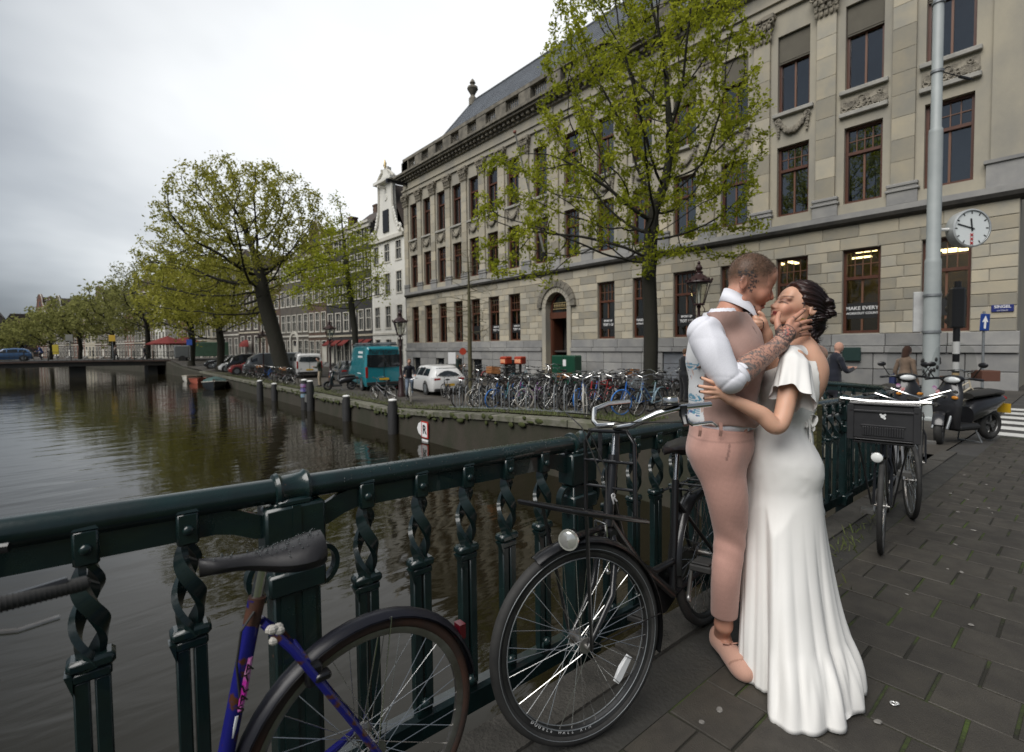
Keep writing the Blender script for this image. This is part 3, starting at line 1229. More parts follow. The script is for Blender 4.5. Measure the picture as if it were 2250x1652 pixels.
# --- slate roof with hipped end, ridge and urn
rf = MB()
za, zb = 18.6, 25.4
xa, xr, xz = FX0 + .75, FX0 + 5.4, FX0 + 10.5
vs = [(xa, Y0 + .4, za), (xa, Y1 - .3, za), (xz, Y1 - .3, za), (xz, Y0 + .4, za), (xr, Y0 + 4.2, zb), (xr, Y1 - 4.3, zb)]
rf.add(vs, [(0, 1, 5, 4), (1, 2, 5), (2, 3, 4, 5), (3, 0, 4)])
ro = rf.build('roof', M_SLATE, bld)
sr = MB()
for k in range(26):
 t = (k + .5) / 26
 x, z = xa + (xr - xa) * t, za + (zb - za) * t
 e = 4.0 * t
 sr.box(x - .012, x + .05, Y0 + .5 + 3.8 * t, Y1 - .4 - e, z + .005, z + .03)
sr.build('slate_courses', M_SLATE, ro)
rc = MB()
rc.tube([(xr, Y0 + 4.2, zb), (xr, Y1 - 4.3, zb)], .13, 8)
rc.tube([(xr, Y1 - 4.3, zb), (xa, Y1 - .3, za)], .10, 8)
rc.build('ridge', mat('lead', (.14, .15, .16), rough=.5, metal=.3), ro)
fn = MB()
fy = Y1 - 4.3
fn.lathe([(.40, 25.0), (.40, 25.7), (.28, 25.8), (.2, 26.0), (.36, 26.3), (.55, 26.6), (.5, 26.8), (.22, 26.9), (.16, 27.05), (.3, 27.2), (.16, 27.45), (.05, 27.6)], 12, (xr, fy, 0))
fn.build('finial', M_DARKST, ro, smooth=True)
# hoist beam at the far end under the cornice
hb = MB()
hb.box(FX0 - 2.2, FX0 + .1, Y1 - .9, Y1 - .6, 17.0, 17.28)
hb.box(FX0 - 2.25, FX0 - 2.0, Y1 - .92, Y1 - .58, 16.9, 17.3)
hb.build('hoist_beam', M_BLACK, bld)

# --- doorway
ar = MB()
NA = 13
arch_me = []
for k in range(NA):
 a0, a1 = PI * k / NA + .012, PI * (k + 1) / NA - .012
 for rr0, rr1, d in ((DOORW - .02, DOORW + .34, .10), (DOORW + .345, DOORW + .75, .2)):
  v_ = MB()
  pts = []
  for a in (a0, (a0 + a1) / 2, a1):
   pts.append((math.cos(a) * rr0, math.sin(a) * rr0))
  for a in (a1, (a0 + a1) / 2, a0):
   pts.append((math.cos(a) * rr1, math.sin(a) * rr1))
  v_.prism([(DOORY + p, 3.95 + q_) for p, q_ in pts], FX0 - d, FX0 + .45, 'YZ')
  v_.build('voussoir', M_SAND if rr0 < DOORW + .1 else M_DARKST, bld)
for s in (-1, 1):
 v_ = MB()
 a, b = sorted((DOORY + s * (DOORW - .02), DOORY + s * (DOORW + .34)))
 v_.box(FX0 - .1, FX0 + .45, a, b, -1.4, 3.94)
 v_.build('door_jamb', M_SAND, bld)
dr = MB()
xd = FX0 + .38
dr.box(xd, xd + .1, DOORY - 1.0, DOORY - .82, -1.2, 3.2)
dr.box(xd, xd + .1, DOORY + .82, DOORY + 1.0, -1.2, 3.2)
dr.box(xd - .05, xd + .12, DOORY - 1.0, DOORY + 1.0, 3.2, 3.62)
ring = [(DOORY + math.cos(a) * 1.0, 3.62 + math.sin(a) * 1.35) for a in np.linspace(0, PI, 14)]
inner = [(DOORY + math.cos(a) * .82, 3.62 + math.sin(a) * 1.15) for a in np.linspace(PI, 0, 14)]
dr.prism(ring + inner, xd, xd + .1, 'YZ')
# leaf standing open on the left
dr.box(xd + .1, xd + 1.0, DOORY + .78, DOORY + .85, -1.0, 3.2)
do = dr.build('door', M_MAHOG, bld)
fl = MB()
fl.prism([(DOORY + math.cos(a) * .84, 3.63 + math.sin(a) * 1.17) for a in np.linspace(0, PI, 14)], xd + .04, xd + .06, 'YZ')
fl.build('fanlight', M_DARKGLASS, do)
M_GILT = mat('gilt', (.55, .42, .2), rough=.4, metal=.4)
for k in range(8):
 gb_ = MB()
 gb_.ball((xd - .03, DOORY - .56 + k * .16, 4.05), (.03, .035, .13), 8, 6)
 gb_.build('fanlight_baluster', M_GILT, do, smooth='all')
gb_ = MB()
for z in (3.85, 4.25):
 gb_.box(xd - .04, xd - .02, DOORY - .7, DOORY + .7, z - .02, z + .02)
gb_.build('fanlight_rail', M_GILT, do)
hl = MB()
hl.box(xd + 1.2, xd + 4, DOORY - 1.4, DOORY + 1.4, -1.2, 5)
hl.build('door_hall', M_ROOM, do)
st = MB()
for k in range(3):
 st.box(FX0 - .9 + .3 * k, FX0 + .3, DOORY - 1.5, DOORY + 1.5, -1.4 + .2 * k, -1.2 + .2 * k + (.0 if k else -.001))
st.build('door_step', M_GRAN, bld)

# --- banners and lettering in the ground floor windows
M_BANNER = mat('banner_black', (.012, .012, .013), rough=.5)
M_LETTER = mat('letter_white', (.75, .75, .75), rough=.6)
ROTF = (PI / 2, 0, -PI / 2)
for i, y in enumerate(GF[:10]):
 hw = win_half(y) - .12
 b = MB()
 b.box(FX0 + .236, FX0 + .242, y - hw, y + hw, 2.35, 3.0)
 b.build('window_banner', M_BANNER, bld)
 if i in (1, 5, 3):
  text('window_lettering', 'MAKE EVERY', .20, M_LETTER, bld, (FX0 + .231, y, 2.78), ROTF, bold=.004)
  text('window_lettering', 'WORKOUT COUNT', .125, M_LETTER, bld, (FX0 + .231, y, 2.57), ROTF, bold=.003)
 elif i in (2, 4, 6, 7, 8):
  text('window_lettering', 'SPORT SP', .15, M_LETTER, bld, (FX0 + .231, y, 2.84), ROTF, bold=.006)
  text('window_lettering', 'TOT 1 U', .2, M_LETTER, bld, (FX0 + .231, y, 2.6), ROTF, bold=.008)

# --- things fixed to the facade
M_SIGNB = mat('sign_blue', (.012, .045, .22), rough=.4)
sg = thing('street_name_sign', 'dark blue enamel street name sign high on the corner of the stone building', 'sign', (FX0 - .02, 0, 0))
p1 = on_x(2203, 677, FX0)
b = MB()
b.cbox(-.03, .0, p1.y - .28, p1.y + .28, p1.z - .12, p1.z + .12, .008)
b.build('plate', mat('sign_enamel', (.02, .03, .16), rough=.3), sg)
text('lettering', 'SINGEL', .13, M_LETTER, sg, (-.033, p1.y, p1.z + .05), ROTF, bold=.003)
text('lettering', 'CENTRUM', .06, M_LETTER, sg, (-.033, p1.y, p1.z - .08), ROTF)
FLG = thing('flagpole', 'white flagpole leaning out from the middle of the stone facade', 'flagpole')
a = on_x(1197, 560, FX0 - .05)
bb = at_d(1131, 290, 28.0)
f_ = MB()
f_.tube([a, bb], [.075, .05], 8)
f_.build('pole', M_WHITE, FLG, smooth=True)
f_ = MB()
f_.ball(tuple(bb), .1, 8, 6)
f_.build('knob', mat('red_brown', (.2, .06, .04)), FLG, smooth='all')
f_ = MB()
f_.box(FX0 - .25, FX0 + .05, a.y - .12, a.y + .12, a.z - .25, a.z + .15)
f_.build('bracket', M_BLACK, FLG)

# ------------------------------------------------------------------ canal houses
M_HGLASS = mat('house_glass', (0.05, 0.055, 0.06), (0.025, 0.028, 0.03), rough=0.06, spec=0.7, scale=0.8)
M_HFRAME = mat('house_white_frame', (0.62, 0.60, 0.54), (0.5, 0.48, 0.42), rough=0.6, scale=1)
M_AWN = mat('red_awning', (0.17, 0.016, 0.012), (0.12, 0.015, 0.012), rough=0.8, scale=3)
HM = {
 'white': mat('white_plaster', (0.70, 0.69, 0.64), (0.55, 0.54, 0.5), rough=0.8, scale=0.5, lo=.5, hi=.8),
 'black': mat('black_brick', (0.028, 0.028, 0.03), (0.045, 0.043, 0.04), rough=0.8, scale=1.2, bump=.2),
 'brown': mat('brown_brick', (0.115, 0.075, 0.055), (0.08, 0.055, 0.042), rough=0.85, scale=1.2, bump=.3),
 'grey': mat('grey_brick', (0.115, 0.10, 0.085), (0.075, 0.068, 0.06), rough=0.85, scale=1.2, bump=.3),
 'red': mat('red_brick', (0.17, 0.075, 0.05), (0.11, 0.055, 0.04), rough=0.85, scale=1.2, bump=.3),
 'dark': mat('umber_brick', (0.06, 0.046, 0.038), (0.04, 0.034, 0.03), rough=0.85, scale=1.2, bump=.3),
 'cream': mat('cream_plaster', (0.45, 0.41, 0.32), (0.36, 0.33, 0.26), rough=0.8, scale=.6),
}
M_TILEROOF = mat('house_roof', (0.05, 0.042, 0.038), (0.07, 0.05, 0.04), rough=0.8, scale=2)
house_win = {}

def house(y0, y1, h, cols, floors, colour, top, label, awn=None, door_col=0, base=None, cream_base=False):
 xa, xb = fxl(y0), fxl(y1)
 ang = math.atan2(-(xb - xa), (y1 - y0))
 W = math.hypot(xb - xa, y1 - y0) - 0.01
 zb = gz(xa - 2, y0) - .1 if base is None else base
 root = thing('canal_house', label, 'house', (xa, y0, zb), ang, 'canal houses along the quay')
 wallm = HM[colour]
 D = 9.0
 gf = 3.9
 fh = [gf] + [(h - gf - .7) * r for r in ([.36, .34, .30] if floors == 4 else ([.54, .46] if floors == 3 else [.29, .27, .24, .20]))]
 ww = W / cols
 hw = min(.62, ww * .36)
 wall = MB()
 z = 0
 wins = []
 for fi, f_ in enumerate(fh):
  oh = f_ * (.72 if fi == 0 else .66)
  ob = .55 if fi == 0 else f_ * .16
  opens = []
  for c in range(cols):
   yc = (c + .5) * ww
   b0 = ob
   if fi == 0 and c == door_col:
    b0 = .25
   opens.append((yc - hw, yc + hw, z + b0, z + ob + oh))
   wins.append((yc, z + b0, ob + oh - b0, fi == 0 and c == door_col, fi))
  y = 0.005
  for a, b, c_, d in opens:
   wall.box(0, .3, y, a, z, z + f_)
   wall.box(0, .3, a, b, z, c_)
   wall.box(0, .3, a, b, d, z + f_)
   y = b
  wall.box(0, .3, y, W - .005, z, z + f_)
  z += f_
 H = z
 wall.box(.3, D, .005, .3, 0, H)
 wall.box(.3, D, W - .3, W - .005, 0, H)
 wall.box(D - .3, D, .3, W - .3, 0, H)
 wall.box(.3, D - .3, .3, W - .3, H - .1, H - .001)
 wall.build('wall', wallm, root)
 for yc, zz, hh, isdoor, fi in wins:
  key = (round(hw, 2), round(hh, 2), isdoor)
  if key not in house_win:
   f = MB()
   t = .10
   f.box(-.03, .12, -hw - .05, -hw + t, 0, hh)
   f.box(-.03, .12, hw - t, hw + .05, 0, hh)
   f.box(-.028, .118, -hw + t, hw - t, hh - t, hh)
   f.box(-.06, .118, -hw - .06, hw + .06, -.10, .06)
   if isdoor:
    f.box(.0, .1, -hw + t, hw - t, hh * .7, hh * .7 + .12)
    f.box(.04, .09, -hw + t, hw - t, .06, hh * .7)
   else:
    f.box(.02, .1, -hw + t, hw - t, hh * .56, hh * .56 + .07)
    f.box(.04, .1, -.025, .025, .06, hh - t)
   p = MB()
   p.box(.125, .135, -hw + t - .04, hw - t + .04, .06, hh - t + .04)
   house_win[key] = (f.mesh('window', M_HFRAME), p.mesh('pane', M_HGLASS))
  fm, pm = house_win[key]
  o = link('door' if isdoor else 'window', fm, root, (0, yc, zz))
  link('pane', pm, o)
 # stone string course over the ground floor
 s = MB()
 s.box(-.07, -.002, 0.01, W - .01, gf - .12, gf + .1)
 s.build('string_course', M_HFRAME if colour in ('white', 'brown', 'grey', 'red') else HM['cream'], root)
 # top
 if top == 'cornice':
  c = MB()
  c.box(-.35, .3, .01, W - .01, H - .001, H + .25)
  c.box(-.2, .3, .01, W - .01, H - .45, H - .002)
  c.build('cornice', M_HFRAME, root)
  r = MB()
  r.add([(.3, .1, H + .2), (.3, W - .1, H + .2), (D, W - .1, H + .2), (D, .1, H + .2), (2.2, 1.2, H + 2.0), (2.2, W - 1.2, H + 2.0), (D - 2, W - 1.2, H + 2), (D - 2, 1.2, H + 2)],
    [(0, 1, 5, 4), (1, 2, 6, 5), (2, 3, 7, 6), (3, 0, 4, 7), (4, 5, 6, 7)])
  ro_ = r.build('roof', M_TILEROOF, root)
  ch_ = MB()
  ch_.box(3, 3.9, W - 1.4, W - .5, H + .6, H + 3.2)
  ch_.box(2.95, 3.95, W - 1.45, W - .45, H + 3.2, H + 3.4)
  ch_.build('chimney', HM['brown'], ro_)
 else:
  gh = 7.2 if top == 'neck_tall' else 4.3
  nw = .30
  yc = W / 2
  prof = [(0.05, 0)]
  if top.startswith('neck'):
   half = [(W * .5 - .1, 0), (W * .46, .35), (W * .40, .5), (W * .33, .8), (W * .25, 1.6), (W * .215, 2.6), (W * .20, gh * .62), (W * .20, gh * .78), (W * .25, gh * .8), (W * .25, gh * .84), (W * .13, gh * .93), (W * .09, gh * .95), (W * .09, gh), (0, gh)]
  elif top == 'step':
   half = []
   n_ = 5
   for k in range(n_):
    half += [(W * .5 * (1 - k / n_), gh * k / n_), (W * .5 * (1 - k / n_), gh * (k + 1) / n_)]
  else:  # bell
   half = [(W * .5 - .1, 0), (W * .48, .4), (W * .38, .7), (W * .33, 1.4), (W * .30, gh * .6), (W * .2, gh * .85), (W * .08, gh), (0, gh)]
  poly = [(yc - a, H + b) for a, b in half] + [(yc + a, H + b) for a, b in reversed(half[:-1])]
  m__ = MB()
  # ear-clip safe: strips between the mirrored edges
  for (a, b), (c, d) in zip(half, half[1:]):
   if d - b < 1e-4 and abs(a - c) < 1e-4:
    continue
   if abs(d - b) < 1e-4:
    continue
   m__.add([(x, yc + s * q, H + zz) for x in (0, .35) for q, zz in ((a, b), (c, d)) for s in (-1, 1)],
     [(0, 1, 3, 2), (4, 6, 7, 5), (0, 2, 6, 4), (1, 5, 7, 3), (2, 3, 7, 6), (0, 4, 5, 1)])
  ga = m__.build('gable', wallm, root)
  tr = MB()
  for s in (-1, 1):
   tr.tube([(-.05, yc + s * a, H + b) for a, b in half[:-1]], .13, 6)
  tr.box(-.25, .38, .01, W - .01, H - .3, H + .05)
  tr.build('gable_trim', M_HFRAME, ga)
  dm = MB()
  if top == 'neck_tall':
   dm.cbox(-.12, .02, yc - .62, yc + .62, H + .6, H + 2.9, .03)
   dm.build('hatch', M_BLACK, ga)
   dm = MB()
   dm.lathe([(.34, -.02), (.34, .06)], 12, (-.05, yc, H + 4.2), 'X')
   for s in (-1, 1):
    for k in range(7):
     dm.ball((-.08, yc + s * (W * .27 + .5 - k * .13), H + .8 + k * .32), (.12, .26 - k * .015, .24), 8, 6)
    dm.torus((-.12, yc + s * (W * .40), H + .65), .3, .13, 14, 6, 'X')
   dm.box(-.5, .38, yc - W * .26, yc + W * .26, H + gh * .79, H + gh * .83)
   dm.build('gable_carving', wallm, ga, smooth=True)
   gl_ = MB()
   gl_.tube([(0, yc, H + gh), (0, yc - .05, H + gh + .5), (0, yc + .1, H + gh + .95)], [.12, .16, .03], 6)
   gl_.tube([(0, yc, H + gh + .5), (0, yc + .4, H + gh + .3)], [.1, .03], 6)
   gl_.build('gilt_figure', mat('gilt', (.55, .42, .2)), ga, smooth=True)
  else:
   dm.cbox(-.05, .02, yc - .5, yc + .5, H + .5, H + 2.0, .02)
   dm.build('attic_window', M_HGLASS, ga)
  # hoist beam
  hb_ = MB()
  hb_.box(-.9, .1, yc - .09, yc + .09, H + gh * .70, H + gh * .70 + .22)
  hb_.build('hoist_beam', M_HFRAME, ga)
  r = MB()
  ht = gh * .8
  r.add([(.3, .1, H), (.3, W - .1, H), (.3, yc, H + ht), (D, .1, H), (D, W - .1, H), (D, yc, H + ht)], [(0, 2, 5, 3), (1, 4, 5, 2), (3, 5, 4)])
  r.build('roof', M_TILEROOF, root)
 if awn:
  for c in awn:
   yc = (c + .5) * ww
   a = MB()
   aw = hw + .1
   zt = .55 + gf * .72 + .05
   a.add([(-.04, yc - aw, zt), (-.04, yc + aw, zt), (-.85, yc - aw, zt - .55), (-.85, yc + aw, zt - .55), (-.85, yc - aw, zt - .7), (-.85, yc + aw, zt - .7), (-.04, yc - aw, zt - .05), (-.04, yc + aw, zt - .05)],
     [(0, 1, 3, 2), (2, 3, 5, 4), (0, 2, 6), (1, 7, 3), (6, 2, 3, 7)])
   a.build('awning', M_AWN, root)
 # steps with iron railing
 s = MB()
 yd = (door_col + .5) * ww
 for k in range(3):
  s.box(-.9 + .28 * k, -.001, yd - .8, yd + .8, .0 + .19 * k, .19 * (k + 1))
 s.build('front_steps', M_GRAN, root)
 return root

house(44.6, 51.9, 14.6, 3, 4, 'white', 'neck_tall', 'white plastered neck gable house beside the long stone building', door_col=2)
house(51.9, 57.4, 17.0, 3, 5, 'black', 'cornice', 'black brick house with red awnings right of a thin tree', awn=(0, 1))
house(57.4, 63.0, 16.6, 3, 5, 'black', 'cornice', 'charcoal house with red awnings second from the white gable house', awn=(0, 1, 2), door_col=2)
house(63.0, 67.8, 15.2, 3, 4, 'brown', 'bell', 'narrow brown brick house with bell gable third from the white house')
hb5 = house(67.8, 76.0, 14.6, 5, 4, 'grey', 'cornice', 'wide grey brick house with white arched entrance behind the big tree', door_col=2)
cols_ = ['brown', 'dark', 'grey', 'cream', 'black', 'red', 'dark', 'white', 'brown', 'black', 'red', 'grey', 'dark', 'brown', 'cream', 'red', 'dark', 'grey', 'brown', 'red']
tops_ = ['cornice', 'bell', 'cornice', 'neck', 'step', 'cornice', 'cornice', 'bell', 'cornice', 'neck']
y = 76.0
ordn = ['first', 'second', 'third', 'fourth', 'fifth', 'sixth', 'seventh', 'eighth', 'ninth', 'tenth', 'eleventh', 'twelfth', 'thirteenth', 'fourteenth', 'fifteenth', 'sixteenth', 'seventeenth', 'eighteenth', 'nineteenth', 'twentieth']
k = 0
rh = random.Random(4)
while y < 228 and k < 20:
 W = rh.uniform(6.0, 8.6)
 house(y, y + W, rh.uniform(13.0, 16.5), 3 if W < 7.3 else 4, rh.choice((4, 4, 5)), cols_[k % 20], tops_[(k * 3) % 10],
   '%s %s canal house, %s beyond the grey arched entrance house' % ('tall' if k % 2 else 'narrow', cols_[k % 20], ordn[k]), awn=(1,) if k == 5 else None, door_col=k % 3)
 y += W
 k += 1
# arched entrance surround of the grey house
ar_ = MB()
W5 = math.hypot(76.0 - 67.8, fxl(76.0) - fxl(67.8))
yc = W5 * .5
for k in range(12):
 a0, a1 = PI * k / 12, PI * (k + 1) / 12
 pts = [(yc + math.cos(a) * r, 3.3 + math.sin(a) * r) for r, a in ((.9, a0), (.9, a1), (1.3, a1), (1.3, a0))]
 ar_.prism(pts, -.16, -.01, 'YZ')
for s in (-1, 1):
 a, b = sorted((yc + s * .9, yc + s * 1.3))
 ar_.box(-.16, -.01, a, b, .0, 3.3)
ar_.build('entrance_arch', M_HFRAME, hb5)
# far end of the view: low houses and church tops beyond the bend
for k, (x, y, w_, h, c) in enumerate(((-42, 262, 12, 13, 'cream'), (-31, 266, 11, 15, 'grey'), (-20, 268, 10, 14, 'brown'), (-9, 262, 10, 16, 'dark'))):
 r0 = thing('distant_house', '%s house at the far end of the canal, %s from the left edge' % (['pale', 'grey', 'brown', 'dark'][k], ordn[k]), 'house', (x, y, -1))
 b = MB()
 b.box(-w_ / 2, w_ / 2, 0, 9, 0, h)
 b.build('wall', HM[c], r0)
 b = MB()
 b.prism([(-w_ / 2, h), (w_ / 2, h), (w_ / 2 - 1.5, h + 2.6), (-w_ / 2 + 1.5, h + 2.6)], 0, 9, 'XZ')
 b.build('roof', M_TILEROOF, r0)
 for fz_ in range(4):
  for c_ in range(5):
   b = MB()
   b.box(-w_ / 2 + 1 + c_ * (w_ - 2) / 5, -w_ / 2 + 2.2 + c_ * (w_ - 2) / 5, -.05, .0 - .002, 1 + fz_ * 3, 3 + fz_ * 3)
   b.build('window', M_HGLASS, r0)
for k, px_ in enumerate((82, 235)):
 p = at_d(px_, 700, 420)
 t_ = thing('church_tower', ('small' if k == 0 else 'slim') + ' grey church spire on the horizon ' + ('at far left' if k == 0 else 'behind the distant trees'), 'tower', (p.x, p.y, -1))
 b = MB()
 b.box(-3.5, 3.5, -3.5, 3.5, 0, 22)
 b.build('tower', HM['grey'], t_)
 b = MB()
 b.lathe([(4, 22), (3.4, 25), (2, 27), (1.5, 30), (.6, 33), (.1, 36)], 8)
 b.build('spire', mat('copper_spire', (.14, .16, .17), rough=.7), t_)

# ------------------------------------------------------------------ trees
M_BARK = mat('bark', (0.024, 0.021, 0.015), (0.017, 0.017, 0.010), rough=0.95, scale=5, bump=0.8, bscale=22, stretch=(1, 1, .3))
M_BARK2 = mat('pale_bark', (0.12, 0.10, 0.06), (0.075, 0.075, 0.035), rough=0.95, scale=4, bump=0.5, bscale=20)

def leaf_material(name, c1, c2):
 m = bpy.data.materials.new(name)
 m.use_nodes = True
 nt = m.node_tree
 nt.nodes.clear()
 o = nt.nodes.new('ShaderNodeOutputMaterial')
 df = nt.nodes.new('ShaderNodeBsdfDiffuse')
 tl = nt.nodes.new('ShaderNodeBsdfTranslucent')
 mx = nt.nodes.new('ShaderNodeMixShader')
 mx.inputs[0].default_value = 0.5
 no = nt.nodes.new('ShaderNodeTexNoise')
 no.inputs['Scale'].default_value = 1.1
 no.inputs['Detail'].default_value = 4
 tcn = nt.nodes.new('ShaderNodeTexCoord')
 nt.links.new(tcn.outputs['Object'], no.inputs['Vector'])
 mr_ = nt.nodes.new('ShaderNodeMapRange')
 mr_.inputs['From Min'].default_value = .35
 mr_.inputs['From Max'].default_value = .65
 nt.links.new(no.outputs['Fac'], mr_.inputs['Value'])
 mc = nt.nodes.new('ShaderNodeMix')
 mc.data_type = 'RGBA'
 mc.inputs['A'].default_value = (*c1, 1)
 mc.inputs['B'].default_value = (*c2, 1)
 nt.links.new(mr_.outputs[0], mc.inputs['Factor'])
 for q in (df, tl):
  nt.links.new(mc.outputs['Result'], q.inputs['Color'])
 nt.links.new(df.outputs[0], mx.inputs[1])
 nt.links.new(tl.outputs[0], mx.inputs[2])
 nt.links.new(mx.outputs[0], o.inputs[0])
 return m

M_LEAF = leaf_material('spring_leaf', (0.42, 0.44, 0.045), (0.25, 0.29, 0.028))
M_LEAF2 = leaf_material('olive_leaf', (0.42, 0.40, 0.085), (0.27, 0.28, 0.05))
M_LEAF3 = leaf_material('far_leaf', (0.32, 0.32, 0.11), (0.22, 0.23, 0.08))

def grow(trunk, envs, npts, step, infl, kill, seed, iters=140, bias=0.0):
 """space colonisation: trunk = start polyline, envs = ellipsoids (c, r) the crown fills"""
 r = np.random.RandomState(seed)
 pts = []
 tot = sum(e[1][0] * e[1][1] * e[1][2] for e in envs)
 for c, rad in envs:
  k = int(npts * rad[0] * rad[1] * rad[2] / tot) + 1
  u = r.normal(size=(k, 3))
  u /= np.linalg.norm(u, axis=1)[:, None]
  u *= (r.rand(k) ** (1 / 2.3))[:, None]
  pts.append(np.array(c) + u * np.array(rad))
 A = np.concatenate(pts)
 nodes = []
 par = []
 for i in range(len(trunk) - 1):
  a, b = np.array(trunk[i], float), np.array(trunk[i + 1], float)
  k = max(1, int(np.linalg.norm(b - a) / step))
  for j in range(k):
   nodes.append(a + (b - a) * j / k)
   par.append(len(nodes) - 2)
 nodes.append(np.array(trunk[-1], float))
 par.append(len(nodes) - 2)
 nodes = [np.array(q) for q in nodes]
 N = np.array(nodes)
 d = np.linalg.norm(A[:, None] - N[None], axis=2)
 near = d.argmin(1)
 nd = d.min(1)
 alive = np.ones(len(A), bool)
 for it in range(iters):
  idx = np.where(alive & (nd < infl))[0]
  if len(idx) == 0:
   if it < 5:
    infl *= 1.6
    continue
   break
  N = np.array(nodes)
  dirs = A[idx] - N[near[idx]]
  dirs /= np.linalg.norm(dirs, axis=1)[:, None] + 1e-9
  acc = {}
  for i_, dv in zip(near[idx], dirs):
   if i_ in acc:
    acc[i_] += dv
   else:
    acc[i_] = dv.copy()
  new = []
  for i_, dv in acc.items():
   dv = dv + r.normal(size=3) * .18
   dv[2] += bias
   L = np.linalg.norm(dv)
   if L < 1e-6:
    continue
   new.append((i_, N[i_] + dv / L * step))
  if not new:
   break
  st_ = len(nodes)
  for i_, p in new:
   nodes.append(p)
   par.append(i_)
  P = np.array([p for _, p in new])
  act = np.where(alive)[0]
  dd = np.linalg.norm(A[act][:, None] - P[None], axis=2)
  mi = dd.argmin(1)
  mv = dd.min(1)
  better = mv < nd[act]
  nd[act[better]] = mv[better]
  near[act[better]] = st_ + mi[better]
  alive &= nd > kill
  if len(nodes) > 9000:
   break
 return np.array(nodes), par

def tree(name, label, base, trunk, envs, npts, seed, r_tip, r_max, leaf, leaf_n, leaf_s, bark=None, cat='tree', group=None,
   step=.35, infl=3.0, kill=.6, tip_only=2.2, expo=2.3, bias=0.0, sides=6, spread=None):
 N, par = grow(trunk, envs, npts, step, infl, kill, seed, bias=bias)
 n = len(N)
 rad = np.zeros(n)
 kids = [[] for _ in range(n)]
 for i, p in enumerate(par):
  if p >= 0:
   kids[p].append(i)
 w = np.zeros(n)
 order = list(range(n))
 for i in reversed(order):
  if not kids[i]:
   w[i] = r_tip ** expo
  if par[i] >= 0:
   w[par[i]] += w[i]
 rad = w ** (1 / expo)
 if rad[0] > 0:
  k = r_max / rad[0]
  rad = np.maximum(rad * k if k < 1 else rad * (1 + (k - 1) * np.minimum(1, rad / rad[0]) ** .6), r_tip * .8)
 root = thing(name, label, cat, base, 0, group)
 mb = MB()
 # chains
 done = set()
 for i in range(n):
  if par[i] >= 0 and len(kids[par[i]]) == 1 and i not in (0,):
   continue
  ch = [par[i], i] if par[i] >= 0 else [i]
  j = i
  while len(kids[j]) == 1:
   j = kids[j][0]
   ch.append(j)
  if len(ch) < 2:
   continue
  rs = [rad[c] for c in ch]
  if par[i] >= 0:
   rs[0] = min(rad[ch[0]], rad[ch[1]] * 1.25)
  mb.tube([N[c] for c in ch], rs, sides if max(rs) > r_tip * 4 else 4, caps=False)
 # root flare
 if True:
  b0 = N[0]
  mb.lathe([(rad[0] * 1.45, b0[2] - .25), (rad[0] * 1.2, b0[2] + .05), (rad[0] * 1.0, b0[2] + .5)], 10, (b0[0], b0[1], 0), caps=False)
 mb.build('trunk', bark or M_BARK, root, smooth='all', fix=False)
 if leaf_n:
  r = np.random.RandomState(seed + 50)
  cand = np.where(rad < r_tip * tip_only)[0]
  cand = cand[cand > len(trunk)]
  per = leaf_n
  C = np.repeat(N[cand], per, axis=0)
  m_ = len(C)
  sp = spread or leaf_s * 1.5
  C = C + r.normal(size=(m_, 3)) * sp
  u = r.normal(size=(m_, 3))
  u /= np.linalg.norm(u, axis=1)[:, None]
  v = r.normal(size=(m_, 3))
  v -= u * (u * v).sum(1)[:, None]
  v /= np.linalg.norm(v, axis=1)[:, None]
  s = leaf_s * (0.6 + .8 * r.rand(m_))[:, None]
  wv = np.cross(u, v)
  fold = wv * s * .25
  V = np.stack([C - u * s, C + v * s * .5 + fold, C + u * s, C - v * s * .5 + fold], 1).reshape(-1, 3)
  me = bpy.data.meshes.new('crown')
  me.vertices.add(len(V))
  me.vertices.foreach_set('co', V.ravel())
  me.loops.add(len(V))
  me.loops.foreach_set('vertex_index', np.arange(len(V)))
  me.polygons.add(m_)
  me.polygons.foreach_set('loop_start', np.arange(0, 4 * m_, 4))
  me.polygons.foreach_set('loop_total', np.full(m_, 4))
  me.materials.append(leaf)
  me.update(calc_edges=True)
  link('crown', me, root)
 return root

# near elm over the bicycles
pA = on_z(1432, 862, -.55)
pA = Vector((14.2, 9.6, gz(14.2, 9.6)))
tree('elm_tree', 'young green elm with dark trunk standing before the stone facade', pA,
  [(0, 0, 0), (.05, 0, 2.2), (0, .05, 4.2), (.1, 0, 6.0)],
  [((.1, .2, 9.2), (4.0, 4.0, 4.9)), ((.2, .4, 13.0), (3.4, 3.4, 3.4)), ((-2.6, 3.0, 6.4), (2.3, 2.5, 2.9)), ((1.8, -1.7, 6.2), (1.6, 1.5, 1.9))],
  3000, 11, .008, .235, M_LEAF, 27, .066, step=.30, infl=2.6, kill=.52, tip_only=1.9, spread=.10)
# big old elm by the parked vans
pB = Vector((11.9, 42.8, gz(11.9, 42.8)))
tree('old_elm_tree', 'large old leaning elm with wide olive crown above the parked cars', pB,
  [(0, 0, 0), (-.4, .9, 3.2), (-.9, 2.0, 6.6), (-1.0, 2.8, 9.0)],
  [((-1.6, 3.2, 12.6), (7.0, 7.4, 5.6)), ((-5.0, 8.5, 9.3), (4.6, 5.6, 4.8)), ((-3.0, 4.5, 6.2), (3.4, 3.6, 2.2)), ((1.5, -1.5, 9.4), (3.0, 3.0, 2.8))],
  3200, 5, .014, .62, M_LEAF2, 26, .12, step=.5, infl=4.2, kill=.85, tip_only=1.9, spread=.20)
